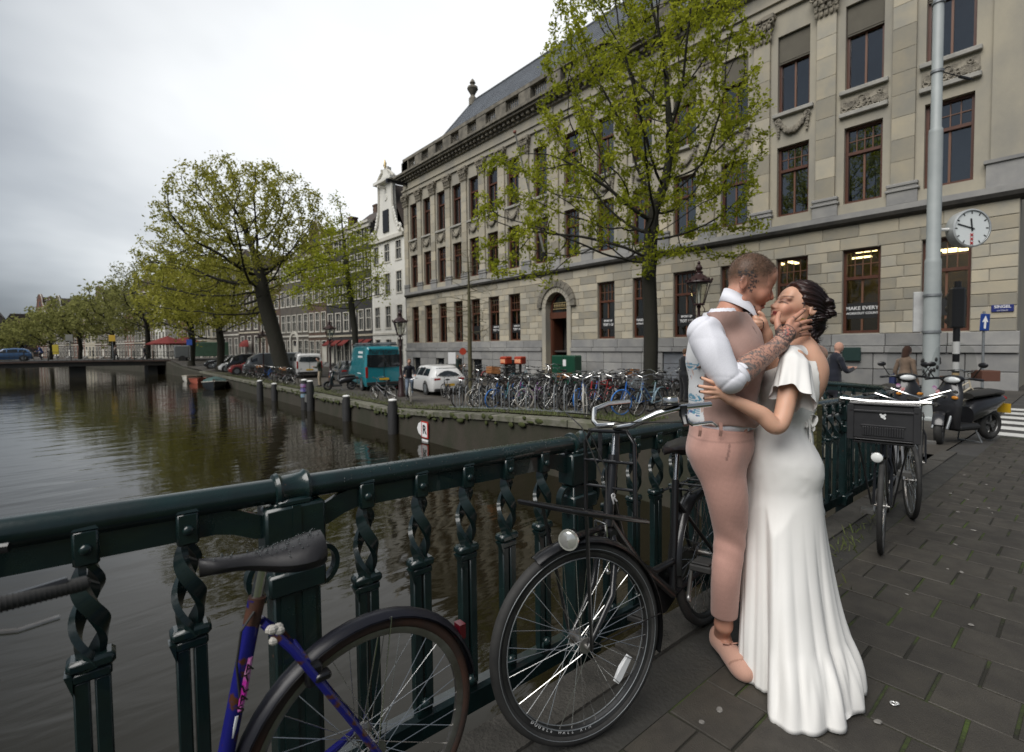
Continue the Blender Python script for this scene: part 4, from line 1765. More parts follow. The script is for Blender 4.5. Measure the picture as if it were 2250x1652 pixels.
# thinner elm before the dark houses
pC = Vector((13.2, 31.2, gz(13.2, 31.2)))
tree('slim_elm_tree', 'slim tree with bright green leaves in front of the black houses', pC,
  [(0, 0, 0), (-.1, .1, 3.5), (-.25, .5, 6.5), (-.4, .8, 9.5), (-.5, 1.0, 11.5)],
  [((-.2, .9, 7.8), (2.6, 2.8, 3.2)), ((-1.8, 2.4, 7.0), (2.2, 2.6, 2.2)), ((1.0, -.8, 6.6), (1.4, 1.4, 1.6)), ((-.6, 1.0, 11.0), (1.0, 1.0, 1.9))],
  1150, 21, .010, .21, M_LEAF, 26, .082, step=.34, infl=2.6, kill=.6, tip_only=1.9, spread=.2)
# bare young tree on the quay
pD = Vector((12.76, 17.93, gz(12.76, 17.93)))
tree('bare_tree', 'thin young tree with bare twigs beside the parked white car', pD,
  [(0, 0, 0), (0, 0, 2.6), (.02, .03, 4.6), (0, 0, 6.3)],
  [((0, 0, 4.6), (1.6, 1.6, 2.2)), ((0, 0, 3.4), (1.2, 1.2, .8))], 620, 31, .0045, .10, None, 0, .1, bark=M_BARK2, step=.2, infl=1.8, kill=.33, bias=.25)
# further trees along the quay
more = [((10.3, 60.5), 13.0, 6.4, 'elm with low drooping crown left of the old leaning elm', M_LEAF2),
  ((9.2, 72), 14.0, 6.0, 'olive tree behind the red parasol on the quay', M_LEAF2),
  ((6.6, 97), 16.5, 6.2, 'tall forked tree just beyond the far bridge', M_LEAF3),
  ((2.6, 112), 14, 6.0, 'bushy tree second beyond the far bridge', M_LEAF3),
  ((-2.0, 128), 13, 6, 'bushy tree third beyond the far bridge', M_LEAF3),
  ((-7.0, 146), 11.5, 6, 'bushy tree fourth beyond the far bridge', M_LEAF3),
  ((-13, 166), 9.5, 5.5, 'bushy tree fifth beyond the far bridge', M_LEAF3),
  ((-20, 190), 8.0, 5.0, 'bushy tree sixth beyond the far bridge', M_LEAF3)]
for k, ((x, y), h, w_, lb, lf) in enumerate(more):
 fork = (k == 2)
 tree('quay_tree', lb, (x, y, gz(x + 1.5, y)), [(0, 0, 0), (.2, 0, h * .22), (0, .3, h * .42)] if not fork else [(0, 0, 0), (.1, 0, h * .25), (0, 0, h * .4)],
   [((0, 0, h * .66), (w_, w_, h * .36)), ((-.4 * w_, .2 * w_, h * .5), (w_ * .6, w_ * .6, h * .25))], 620 if k < 3 else 420, 60 + k, .02, .38, lf, 20 if k < 3 else 15, .17 if k < 3 else .3,
   group='trees lining the canal', step=.6, infl=4.5, kill=1.1, tip_only=2.4, spread=.35 if k < 3 else .55, sides=5)

# ------------------------------------------------------------------ bridge railing
M_RAIL = mat('railing_green', (0.009, 0.026, 0.0255), (0.005, 0.014, 0.014), rough=0.22, scale=7, bump=0.25, bscale=35, bdist=0.004, rough2=0.4, coat=.5)
_nt = M_RAIL.node_tree
_p = _nt.nodes['Principled BSDF']
_src = _p.inputs['Base Color'].links[0].from_socket
_n = _nt.nodes.new('ShaderNodeTexNoise')
_n.inputs['Scale'].default_value = 16
_n.inputs['Detail'].default_value = 3
_tc = _nt.nodes.new('ShaderNodeTexCoord')
_nt.links.new(_tc.outputs['Object'], _n.inputs['Vector'])
_r = _nt.nodes.new('ShaderNodeMapRange')
_r.inputs['From Min'].default_value = .735
_r.inputs['From Max'].default_value = .75
_nt.links.new(_n.outputs['Fac'], _r.inputs['Value'])
_m = _nt.nodes.new('ShaderNodeMix')
_m.data_type = 'RGBA'
_m.inputs['B'].default_value = (0.16, 0.075, 0.045, 1)
_nt.links.new(_src, _m.inputs['A'])
_nt.links.new(_r.outputs[0], _m.inputs['Factor'])
_nt.links.new(_m.outputs['Result'], _p.inputs['Base Color'])

RY = 1.61
rail = thing('bridge_railing', 'dark green cast iron bridge railing with twisted balusters', 'railing')
POST0, PITCHX = 0.455, 1.315
posts = [POST0 + PITCHX * k for k in range(-2, 6)]
XE = posts[-1]
h_ = MB()
h_.tube([(x, RY, bz(x) + .965) for x in np.linspace(posts[0] - .3, XE, 24)], .0375, 20)
h_.build('handrail', M_RAIL, rail, smooth=True)
# band: dips towards each post block
bd = MB()
for a, b in zip(posts, posts[1:]):
 pts = []
 for k in range(25):
  t = k / 24
  x = a + .05 + (b - a - .1) * t
  e = min(x - a, b - x)
  z = .905 - .045 * (1 - sstep(.06, .20, e))
  pts.append((x, RY - .01, bz(x) + z))
 bd.strip(pts, (0, 0, 1), .068, .018)
bd.build('band', M_RAIL, rail)
br = MB()
rings = []
for x in (posts[0] - .3, XE + .05):
 z = bz(x) + .0
 rings.append([(x, RY - .03, z - .05), (x, RY - .03, z + .03), (x, RY - .015, z + .045), (x, RY + .03, z + .045), (x, RY + .03, z - .05)])
br.loft(rings)
br.build('bottom_rail', M_RAIL, rail)
# baluster (local, standing at z 0 = deck level)
b_ = MB()
b_.cbox(-.026, .026, -.038, .024, .862, .952, .006)
b_.hull([(-.026, -.038, .952), (.026, -.038, .952), (-.026, .024, .952), (.026, .024, .952), (-.012, -.034, .972), (.012, -.034, .972), (-.012, .02, .972), (.012, .02, .972)])
b_.ball((0, -.042, .905), (.014, .010, .014), 10, 6)
for s in (0, PI):
 pts, sd = [], []
 for k in range(25):
  t = k / 24
  an = s + PI * 1.5 * t - .2
  rr = .004 + .027 * math.sin(PI * min(1, t * 1.02)) ** .8
  if t > .85:
   rr = max(rr, .016)
  if t > .8:
   an_t = s + PI * 1.5 - .2
  pts.append((math.cos(an) * rr, -.008 + math.sin(an) * rr, .868 - .268 * t))
  sd.append(Vector((-math.sin(an), math.cos(an), 0)))
 b_.strip(pts, sd, .036, .017)
b_.cbox(-.048, .048, -.036, .022, .600, .632, .009)
b_.cbox(-.040, .040, -.030, .016, .572, .600, .006)
b_.hull([(-.052, -.03, .60), (-.036, -.03, .60), (-.036, -.03, .545), (-.036, .01, .60), (-.052, .01, .60)])
for s in (-1, 1):
 b_.cbox(s * .0205 - .0165, s * .0205 + .0165, -.026, .010, .06, .575, .004)
b_.cbox(-.032, .032, -.032, .014, .03, .09, .008)
b_.ball((0, -.03, .085), (.022, .018, .022), 10, 6)
bal_me = b_.mesh('baluster', M_RAIL, smooth=True)
# post
p_ = MB()
p_.cbox(-.088, .088, -.055, .045, .775, .925, .008)
p_.box(-.012, .012, -.059, -.05, .775, .925)
p_.cbox(-.07, .07, -.045, .04, -.3, .776, .006)
p_.box(-.05, -.012, -.052, -.044, .05, .70)
p_.box(.012, .05, -.052, -.044, .05, .70)
p_.cbox(-.084, .084, -.06, .05, .655, .725, .008)
p_.cbox(-.10, .10, -.07, .06, -.08, .03, .01)
p_.cbox(-.05, .05, -.05, .05, .92, .945, .008)
post_me = p_.mesh('post', M_RAIL, smooth=True)
scr_me = []
for s in (-1, 1):
 sc = MB()
 pts = []
 for k in range(22):
  a = -PI / 2 + 1.75 * PI * k / 21
  rr = .066 - .030 * k / 21
  pts.append((s * (.075 + rr * math.cos(a) * .8 + .01), -.01, .715 + rr * math.sin(a)))
 sc.strip(pts, (0, 1, 0), .034, .015)
 scr_me.append(sc.mesh('scroll', M_RAIL, smooth=True))
cl_ = MB()
cl_.lathe([(.0378, -.052), (.050, -.050), (.054, -.040), (.046, -.028), (.0445, 0), (.046, .028), (.054, .040), (.050, .050), (.0378, .052)], 20, (0, 0, .965), 'X', caps=False)
cl_.cbox(-.034, .034, -.03, .03, .895, .945, .008)
cl_.cbox(-.06, .06, -.032, .032, .918, .934, .007)
col_me = cl_.mesh('collar', M_RAIL, smooth=True)
for i, x in enumerate(posts):
 po = link('post', post_me, rail, (x, RY, bz(x)))
 link('scroll', scr_me[0], po)
 link('scroll', scr_me[1], po)
 link('collar', col_me, po)
 if i < len(posts) - 1:
  for k in range(5):
   xb = x + .237 + .209 * k - (.033 if x < POST0 - .1 else 0)
   link('baluster', bal_me, rail, (xb, RY, bz(xb)), (0, 0, rng.uniform(-.05, .05)))
# raindrops on the handrail
dp = MB()
rd = random.Random(9)
for _ in range(700):
 x = rd.uniform(.6, 2.6)
 a = rd.gauss(0, .75)
 r = rd.uniform(.0008, .0024)
 dp.ball((x, RY + math.sin(a) * .0373, bz(x) + .965 + math.cos(a) * .0373), (r * 1.2, r * 1.2, r), 6, 4)
M_DROP = mat('water_drop', (0.02, 0.03, 0.03), rough=0.04, spec=1.0)
o_ = dp.build('raindrops', M_DROP, rail, smooth='all', fix=False)
o_['kind'] = 'stuff'
# second railing: turns the corner and runs along the top of the quay
rl2 = thing('quay_railing', 'dark green railing turning along the quay behind the wooden post', 'railing')
xs_, ys_ = XE, RY
pth = [(XE, RY), (XE + .7, RY + .05), (XE + 1.5, RY + .3), (XE + 2.05, RY + .9), (XE + 2.3, RY + 1.8), (XE + 2.35, RY + 3.2)]
zq_ = [bz(p[0]) for p in pth]
h_ = MB()
h_.tube([(p[0], p[1], z + .965) for p, z in zip(pth, zq_)], .037, 12)
h_.build('handrail', M_RAIL, rl2, smooth=True)
h_ = MB()
h_.strip([(p[0], p[1], z + .9) for p, z in zip(pth, zq_)], (0, 0, 1), .068, .018)
h_.strip([(p[0], p[1], z + .03) for p, z in zip(pth, zq_)], (0, 0, 1), .08, .04)
h_.build('band', M_RAIL, rl2)
for (p, q), (z0, z1) in zip(zip(pth, pth[1:]), zip(zq_, zq_[1:])):
 L = math.hypot(q[0] - p[0], q[1] - p[1])
 n_ = max(2, int(L / .21))
 for k in range(n_):
  t = (k + .5) / n_
  link('baluster', bal_me, rl2, (p[0] + (q[0] - p[0]) * t, p[1] + (q[1] - p[1]) * t, z0 + (z1 - z0) * t), (0, 0, math.atan2(q[1] - p[1], q[0] - p[0])))
# mossy wooden post against the railing
wp = MB()
pw_ = on_y(1775, 1135, 1.47)
px_, pz_ = pw_.x, bz(pw_.x)
rings = []
for k in range(15):
 z = pz_ - .05 + k * (1.06 / 14)
 w_ = .075 + .006 * math.sin(k * 1.7)
 rings.append([(px_ + a * w_ * (1 + .06 * math.sin(k + a)), 1.47 + b * .075, z) for a, b in ((-1, -.8), (-.8, -1), (.8, -1), (1, -.8), (1, .8), (.8, 1), (-.8, 1), (-1, .8))])
wp.loft(rings)
M_MOSSW = mat('mossy_wood', (0.085, 0.095, 0.018), (0.07, 0.055, 0.03), rough=1.0, scale=9, bump=0.8, bscale=50)
tag(wp.build('wooden_post', M_MOSSW), 'moss covered green wooden post against the railing behind the bride', 'post')

# ------------------------------------------------------------------ bicycles
M_BLKP = mat('bike_black', (0.010, 0.010, 0.011), rough=0.28, coat=.3)
M_REFL = mat('reflector_white', (0.75, 0.76, 0.76), rough=0.25)
M_REDL = mat('red_lens', (0.09, 0.006, 0.012), rough=0.15)
M_SPOKE = mat('spoke_steel', (0.62, 0.62, 0.6), rough=0.25, metal=1.0)
M_SADDLE = mat('saddle_vinyl', (0.014, 0.013, 0.014), (0.02, 0.019, 0.02), rough=0.42, scale=8)
_wc = {}

def wheel(parent, c, R=.335, tyre=.02, tcol=None, rimcol=None, nsp=28, spoke_r=.0011, hub=True, name='wheel', rot=None, hubw=.05, seg=48, sub=True, rimw=.012):
 tm, rm = tcol or M_RUBBER, rimcol or M_STEEL
 key = (R, tyre, tm.name, rm.name, nsp, seg, hub, rimw)
 if key not in _wc:
  t = MB()
  t.torus((0, 0, 0), R - tyre, tyre, seg, 10 if seg > 40 else 6)
  ri = MB()
  Ri = R - 2 * tyre
  prof = [(Ri + .004, rimw), (Ri - .004, rimw), (Ri - .016, rimw * .5), (Ri - .016, -rimw * .5), (Ri - .004, -rimw), (Ri + .004, -rimw)]
  vs, fs = [], []
  for i in range(seg):
   a = 2 * PI * i / seg
   for r, h in prof:
    vs.append((r * math.cos(a), h, r * math.sin(a)))
  m = len(prof)
  for i in range(seg):
   for k in range(m):
    fs.append((i * m + k, i * m + (k + 1) % m, ((i + 1) % seg) * m + (k + 1) % m, ((i + 1) % seg) * m + k))
  ri.add(vs, fs)
  sp = MB()
  for k in range(nsp):
   a = 2 * PI * k / nsp
   s = 1 if k % 2 else -1
   off = (1 if (k // 2) % 2 else -1) * 1.25
   sp.tube([(.022 * math.cos(a + off), s * hubw * .5, .022 * math.sin(a + off)), (Ri * .98 * math.cos(a), 0, Ri * .98 * math.sin(a))], spoke_r, 4, caps=False)
  hb = MB()
  hb.lathe([(.008, -hubw * .9), (.010, -hubw * .62), (.027, -hubw * .6), (.027, -hubw * .5), (.014, -hubw * .4), (.013, hubw * .4), (.027, hubw * .5), (.027, hubw * .6), (.010, hubw * .62), (.008, hubw * .9)], 14, (0, 0, 0), 'Y')
  _wc[key] = (t.mesh('tyre', tm, 'all'), ri.mesh('rim', rm, True), sp.mesh('spokes', M_SPOKE, fix=False), hb.mesh('hub', M_STEEL, True))
 t, ri, sp, hb = _wc[key]
 o = link(name, t, parent, c, rot)
 link('rim', ri, o)
 link('spokes', sp, o)
 if hub:
  link('hub', hb, o)
 return o

def fender(mb, c, R, a0, a1, w=.028, th=.0025):
 n = 26
 vs, fs = [], []
 for i in range(n + 1):
  a = a0 + (a1 - a0) * i / n
  for s, dr in ((-1, -.012), (-.6, 0), (0, .004), (.6, 0), (1, -.012)):
   vs.append((c[0] + (R + dr) * math.cos(a), c[1] + s * w, c[2] + (R + dr) * math.sin(a)))
 for i in range(n):
  for k in range(4):
   fs.append((i * 5 + k, i * 5 + k + 1, i * 5 + 6 + k, i * 5 + 5 + k))
 mb.add(vs, fs)
 # inner skin
 mb.add([(x, y, z) for x, y, z in [(c[0] + (R - .004 + d) * math.cos(a0 + (a1 - a0) * i / n), c[1] + s * w, c[2] + (R - .004 + d) * math.sin(a0 + (a1 - a0) * i / n)) for i in range(n + 1) for s, d in ((-1, -.012), (0, .003), (1, -.012))]],
   [(i * 3 + k, i * 3 + 3 + k, i * 3 + 4 + k, i * 3 + k + 1) for i in range(n) for k in range(2)])

def saddle_mesh(mb, x, y, z, L=.27, W=.11, fwd=1, tilt=0.0):
 rings = []
 for i in range(15):
  t = i / 14
  # t=0 nose, 1 tail
  w_ = .026 + (W - .026) * sstep(.3, .85, t)
  if t < .12:
   w_ *= (t / .12) ** .5 * .9 + .1
  if t > .9:
   w_ *= 1 - (t - .9) * 3.2
  top = z + .030 - .016 * math.sin(PI * t) + .018 * t + tilt * (t - .5)
  bot = z - .012 - .028 * sstep(.2, .75, t) + tilt * (t - .5)
  xx = x + fwd * L * (.5 - t)
  ring = []
  for k in range(12):
   a = 2 * PI * k / 12
   cy, cz = math.cos(a), math.sin(a)
   ring.append((xx, y + w_ * cy * (abs(cy) ** -.15 if abs(cy) > .1 else 1), (top + bot) / 2 + (top - bot) / 2 * cz * (1 - .15 * abs(cy))))
  rings.append(ring)
 mb.loft(rings)

def city_bike(name, label, col, tyre=None, group=None, basket=None, handle='swept', saddle=None, chain=True, wheel_r=.335, front_r=None, fenders=True, rack=True, nsp=20, hcol=None, steer=0.0):
 """a plain city bicycle: forward is local +x, standing on z 0"""
 root = thing(name, label, 'bicycle', group=group)
 R = wheel_r
 wr = wheel(root, (-.53, 0, R), R, .019, None, None, nsp, .0016, name='rear_wheel', seg=32)
 wheel(root, (.55, 0, (front_r or R)), front_r or R, .019, tyre, tyre if tyre is not None and tyre is not M_RUBBER and tyre.name.startswith('grey') else None, nsp, .0016, name='front_wheel', rot=(0, 0, steer), seg=32)
 f = MB()
 bb, st, hb_, ht = (-.10, 0, .28), (-.24, 0, .72), (.40, 0, .66), (.36, 0, .86)
 f.tube([bb, (-.27, 0, .82)], .015, 8)
 f.tube([bb, hb_], .018, 8)
 f.tube([(-.20, 0, .56), (.05, 0, .58), (.38, 0, .80)] if handle != 'straight' else [(-.24, 0, .72), (.38, 0, .80)], .014, 8)
 f.tube([hb_, ht], .018, 8)
 for s in (-1, 1):
  f.tube([bb, (-.53, s * .055, R)], .009, 6)
  f.tube([st, (-.53, s * .055, R)], .008, 6)
  f.tube([(.41, s * .03, .66), (.43, s * .05, .60), (.55, s * .05, front_r or R)], .010, 6)
 f.build('frame', col, root, smooth=True)
 if fenders:
  fd = MB()
  fender(fd, (-.53, 0, R), R + .018, R_(5), R_(185) if False else R_(170))
  fd.build('rear_fender', col if rng.random() < .6 else M_BLKP, root, smooth=True)
 h = MB()
 hx, hz = .335, .98
 h.tube([(.36, 0, .86), (hx, 0, hz)], .011, 8)
 ca, sa = math.cos(steer), math.sin(steer)

 def rot(p):
  dx, dy = p[0] - hx, p[1]
  return (hx + dx * ca - dy * sa, dx * sa + dy * ca, p[2])
 if handle == 'swept':
  for s in (-1, 1):
   h.tube([rot(q) for q in ((hx, 0, hz), (hx + .05, s * .1, hz + .04), (hx, s * .24, hz + .09), (hx - .14, s * .29, hz + .07), (hx - .22, s * .30, hz + .06))], .011, 8)
 else:
  h.tube([rot(q) for q in ((hx, -.29, hz + .02), (hx + .03, 0, hz), (hx, .29, hz + .02))], .011, 8)
 h.build('handlebar', hcol or M_CHROME, root, smooth=True)
 gr = MB()
 for s in (-1, 1):
  if handle == 'swept':
   gr.tube([rot((hx - .10, s * .285, hz + .074)), rot((hx - .235, s * .302, hz + .058))], .016, 8)
  else:
   gr.tube([rot((hx, s * .2, hz + .014)), rot((hx, s * .3, hz + .02))], .016, 8)
 gr.build('grips', M_RUBBER, root, smooth=True)
 sd = MB()
 saddle_mesh(sd, -.27, 0, .905)
 sd.tube([(-.27, 0, .80), (-.275, 0, .90)], .012, 8)
 sd.build('saddle', saddle or M_SADDLE, root, smooth=True)
 if chain:
  c = MB()
  c.hull([(x, y, z) for y in (-.05, -.028) for x, z in [(bb[0] + .09 * math.cos(a), .28 + .09 * math.sin(a)) for a in np.linspace(0, 2 * PI, 10)] + [(-.53 + .05 * math.cos(a), R + .05 * math.sin(a)) for a in np.linspace(0, 2 * PI, 8)]])
  c.build('chain_case', M_BLKP, root)
 for s, x_, z_ in ((-1, -.04, .12), (1, -.16, .44)):
  cr = MB()
  cr.tube([(-.10, s * .06, .28), (x_, s * .075, z_)], .009, 6)
  cr.box(x_ - .05, x_ + .05, *sorted((s * .075, s * .16)), z_ - .015, z_ + .015)
  cr.build('crank', M_STEEL, root)
 if rack:
  rk = MB()
  for s in (-1, 1):
   rk.tube([(-.33, s * .06, .70), (-.80, s * .06, .70)], .006, 6)
   rk.tube([(-.60, s * .06, .70), (-.53, s * .058, R)], .005, 6)
  for k in range(4):
   rk.tube([(-.38 - k * .13, -.06, .70), (-.38 - k * .13, .06, .70)], .005, 6)
  rk.build('rear_rack', M_BLKP, root, smooth=True)
  lt = MB()
  lt.ball((-.845, 0, .62), (.022, .035, .03), 10, 6)
  lt.build('rear_light', M_REDL, root, smooth='all')
 if basket == 'crate':
  wooden_crate(root, (.62, 0, .80))
 elif basket == 'wire':
  bk = MB()
  for z in (.74, .80, .87, .95):
   sc_ = .8 + (z - .74) * 1.2
   bk.tube([(.60 + x * sc_, y * sc_, z) for x, y in ((-.15, -.19), (.15, -.19), (.15, .19), (-.15, .19))], .005, 5, closed=True)
  for x, y in [(-.15, -.19 + k * .095) for k in range(5)] + [(.15, -.19 + k * .095) for k in range(5)] + [(-.15 + k * .1, s * .19) for k in range(4) for s in (-1, 1)]:
   bk.tube([(.60 + x * .8, y * .8, .74), (.60 + x * 1.05, y * 1.05, .95)], .004, 4)
  bk.build('basket', M_IRON, root)
 return root

def wooden_crate(parent, c):
 cr = MB()
 M_WOOD = mat('crate_wood', (0.34, 0.15, 0.05), (0.25, 0.10, 0.035), rough=.7, scale=4, stretch=(1, 4, 1))
 o = None
 x, y, z = c
 bt = MB()
 bt.box(x - .16, x + .16, y - .22, y + .22, z, z + .012)
 o = bt.build('crate', M_WOOD, parent)
 for k in range(3):
  for s in (-1, 1):
   b = MB()
   b.box(x - .17, x + .17, y + s * .22 - .006, y + s * .22 + .006, z + .02 + k * .08, z + .085 + k * .08)
   b.build('slat', M_WOOD, o)
   b = MB()
   b.box(x + s * .165 - .006, x + s * .165 + .006, y - .21, y + .21, z + .02 + k * .08, z + .085 + k * .08)
   b.build('slat', M_WOOD, o)
 return o

# ---------- the black transport bicycle in the foreground
bk = thing('transport_bicycle', 'black transport bicycle with front carrier leaning on the railing beside the couple', 'bicycle', (1.86, 1.215, bz(1.86)), PI + .106)
bk.rotation_euler = (.074, -.03, PI + .106)
# local: forward +x (world -x), left of rider is local +y (towards the viewer, world -y)
M_RIMB = mat('black_rim', (0.02, 0.02, 0.02), (0.10, 0.10, 0.10), rough=.35, metal=.6, scale=3)
STEER = -.379   # front wheel turned towards the railing
fh_ = Vector((.56, 0, .3545))
RF = .3545
fw = wheel(bk, fh_, RF, .0215, None, M_RIMB, 36, .00135, name='front_wheel', rot=(0, 0, STEER), hubw=.07, seg=72, rimw=.014)
ln = MB()
for s in (-1, 1):
 ln.torus((0, s * .0152, 0), RF - .058, .0022, 72, 5, 'Y')
 ln.torus((0, s * .0205, 0), RF - .026, .0016, 72, 5, 'Y')
ln.build('rim_line', M_IRON, fw, smooth='all')
rf_ = MB()
rf_.M = Matrix.Rotation(R_(-40), 4, 'Y')
rf_.hull([(-.235 + a, b, c) for a, b, c in ((-.014, -.006, -.03), (.014, -.006, -.03), (-.018, -.006, .0), (.018, -.006, .0), (-.010, -.006, .052), (.010, -.006, .052), (-.010, -.006, -.052), (.010, -.006, -.052), (-.014, .006, -.03), (.014, .006, -.03), (-.010, .006, .052), (.010, .006, .052), (-.010, .006, -.052), (.010, .006, -.052))])
rf_.build('spoke_reflector', M_REFL, fw)
for i, chx in enumerate('DOUBLE WALL RIM'):
 if chx == ' ':
  continue
 a = R_(-88) - (len('DOUBLE WALL RIM') - 1 - i) * R_(3.4) + R_(-2)
 a = R_(-135 + i * 3.4)
 rr = RF - .053
 # letters stand on the near face of the rim
 text('rim_lettering', chx, .015, M_LETTER, fw, (-rr * math.cos(a), .0157, rr * math.sin(a)), (PI / 2, -(a + PI / 2), PI), ext=.0003)
rw = wheel(bk, (-.56, 0, .3545), RF, .0215, None, M_RIMB, 36, .00135, name='rear_wheel', hubw=.09, seg=64, rimw=.014)
# frame
f = MB()
HB, HT = Vector((.345, 0, .715)), Vector((.275, 0, .985))
BBp = Vector((-.17, 0, .275))
f.tube([HB, HT], .021, 12)
f.tube([HB + Vector((-.005, 0, .03)), (.12, 0, .50), BBp], .019, 10)
f.tube([HB + Vector((-.03, 0, .14)), (.25, 0, .66), (.15, 0, .51), (0, 0, .43), (-.19, 0, .42)], .016, 10)
f.tube([BBp, (-.265, 0, .79)], .017, 10)
for s in (-1, 1):
 f.tube([BBp, (-.55, s * .07, .345)], .012, 8)
 f.tube([(-.25, 0, .70), (-.55, s * .07, .345)], .010, 8)
f.build('frame', M_BLKP, bk, smooth=True)
text('frame_letter', 'R', .058, M_LETTER, bk, (.322, .0225, .82), (PI / 2, -.24, PI), bold=.001)
# fork (turned)
ca, sa = math.cos(STEER), math.sin(STEER)

def turn(p):
 """point given in the wheel's own frame (about the front hub) -> bicycle frame"""
 return Vector((fh_.x + p[0] * ca - p[1] * sa, fh_.y + p[0] * sa + p[1] * ca, fh_.z + p[2]))

fk = MB()
crown = HB + Vector((0.004, 0, -.02))
for s in (-1, 1):
 a = turn((0, s * .055, 0))
 fk.tube([crown + Vector((-sa * s * .03, ca * s * .03, .0)), crown + Vector((-sa * s * .052, ca * s * .052, -.05)), (a + crown) / 2 + Vector((-sa * s * .035 - .035 * ca, ca * s * .035 - .035 * sa, -.03)), a], [.013, .014, .012, .009], 10)
fk.tube([crown + Vector((sa * .045, -ca * .045, 0)), crown + Vector((-sa * .045, ca * .045, 0))], .017, 10)
fk.build('fork', M_BLKP, bk, smooth=True)
br_ = MB()
for s in (-1, 1):
 q = crown + Vector((-sa * s * .035, ca * s * .035, -.03)) + Vector((ca * .03, sa * .03, 0))
 br_.tube([q + Vector((0, 0, .07)), q, q + Vector((-.004, 0, -.10))], [.006, .008, .007], 8)
 br_.ball(tuple(q + Vector((0, 0, -.11))), (.012, .012, .012), 8, 6)
br_.tube([crown + Vector((-sa * .035 + ca * .03, ca * .035 + sa * .03, .04)), crown + Vector((sa * .035 + ca * .03, -ca * .035 + sa * .03, .04))], .004, 6)
br_.build('brake', M_CHROME, bk, smooth=True)
fd = MB()
fd.M = Matrix.Translation(fh_) @ Matrix.Rotation(STEER, 4, 'Z')
fender(fd, (0, 0, 0), RF + .014, R_(62), R_(200), .032)
fd.M = None
fd.build('front_fender', M_BLKP, bk, smooth=True)
fd = MB()
fender(fd, (-.56, 0, .3545), RF + .016, R_(0), R_(170), .034)
fd.build('rear_fender', M_BLKP, bk, smooth=True)
stays = MB()
for s in (-1, 1):
 stays.tube([turn((0, s * .06, 0)), turn((-.345, s * .034, .03))], .0025, 6)
 stays.tube([turn((0, s * .075, 0)), Vector((.62, s * .10, .845))], .007, 6)
stays.build('carrier_stay', M_BLKP, bk, smooth=True)
# front carrier, fixed to the frame
cr = MB()
x0, x1, zc_ = .30, .72, .745
hw_ = .15
cr.tube([(x0, -hw_, zc_), (x1 - .03, -hw_, zc_), (x1, -hw_ + .03, zc_), (x1, hw_ - .03, zc_), (x1 - .03, hw_, zc_), (x0, hw_, zc_)], .009, 10, closed=True)
for k in range(3):
 y_ = -.08 + .08 * k
 cr.tube([(x0, y_, zc_ - .003), (x1, y_, zc_ - .003)], .006, 8)
xu = .325
cr2 = MB()
cr2.tube([(xu, -.115, zc_), (xu - .02, -.115, 1.04), (xu - .022, -.085, 1.085), (xu - .022, .085, 1.085), (xu - .02, .115, 1.04), (xu, .115, zc_)], .0085, 10)
for z in (.86, .965):
 cr2.tube([(xu - .008, -.115, z), (xu - .008, .115, z)], .006, 8)
for y_ in (-.04, .04):
 cr2.strip([(xu - .01, y_, .96), (xu - .022, y_, 1.083)], (0, 1, 0), .018, .004)
cr2.build('carrier_back', M_BLKP, bk, smooth=True)
cr.v = [(a, b, c + (a - x0) * .30) for a, b, c in cr.v]
cr.build('carrier', M_BLKP, bk, smooth=True)
# head lamp
lp = MB()
LC = Vector((.625, .03, .745))
lp.M = Matrix.Translation(LC) @ Matrix.Rotation(R_(18), 4, 'Z')
lp.lathe([(.004, -.05), (.015, -.042), (.028, -.018), (.033, .012), (.034, .02)], 18, (0, 0, 0), 'X', caps=False)
lo_ = lp.build('headlamp', M_BLKP, bk, smooth=True)
lp = MB()
lp.M = Matrix.Translation(LC) @ Matrix.Rotation(R_(18), 4, 'Z')
lp.lathe([(.034, .016), (.037, .02), (.036, .028), (.030, .028)], 18, (0, 0, 0), 'X', caps=False)
lp.lathe([(.0305, .027), (.020, .032), (.001, .035)], 18, (0, 0, 0), 'X', caps=False)
lp.build('lamp_glass', mat('lamp_reflector', (.72, .72, .68), rough=.15, metal=.7), lo_, smooth=True)
lp = MB()
lp.tube([LC + Vector((-.03, 0, 0)), crown + Vector((.03, 0, .02))], .012, 8)
lp.build('lamp_bracket', M_BLKP, lo_, smooth=True)
# stem and bars: swept back, turned with the wheel
hd = MB()
ST = HT + Vector((-.033, 0, .12))
hd.tube([HT, ST], .012, 10)
for s, ext in ((1, 1.0), (-1, 1.0)):
 q_ = 1 if s > 0 else .72
 loc_ = [(0, 0, 0), (.05, s * .06, -.005), (.045 * q_, s * .16 * q_, .01), (-.01, s * .24 * q_, .055), (-.10, s * .275 * q_, .075), (-.23, s * .285 * q_, .078)]
 hd.tube([Vector((ST.x + p[0] * ca - p[1] * sa, ST.y + p[0] * sa + p[1] * ca, ST.z + p[2])) for p in loc_], .0118, 12)
hd.build('handlebar', M_CHROME, bk, smooth=True)

def hbp(p):
 return Vector((ST.x + p[0] * ca - p[1] * sa, ST.y + p[0] * sa + p[1] * ca, ST.z + p[2]))

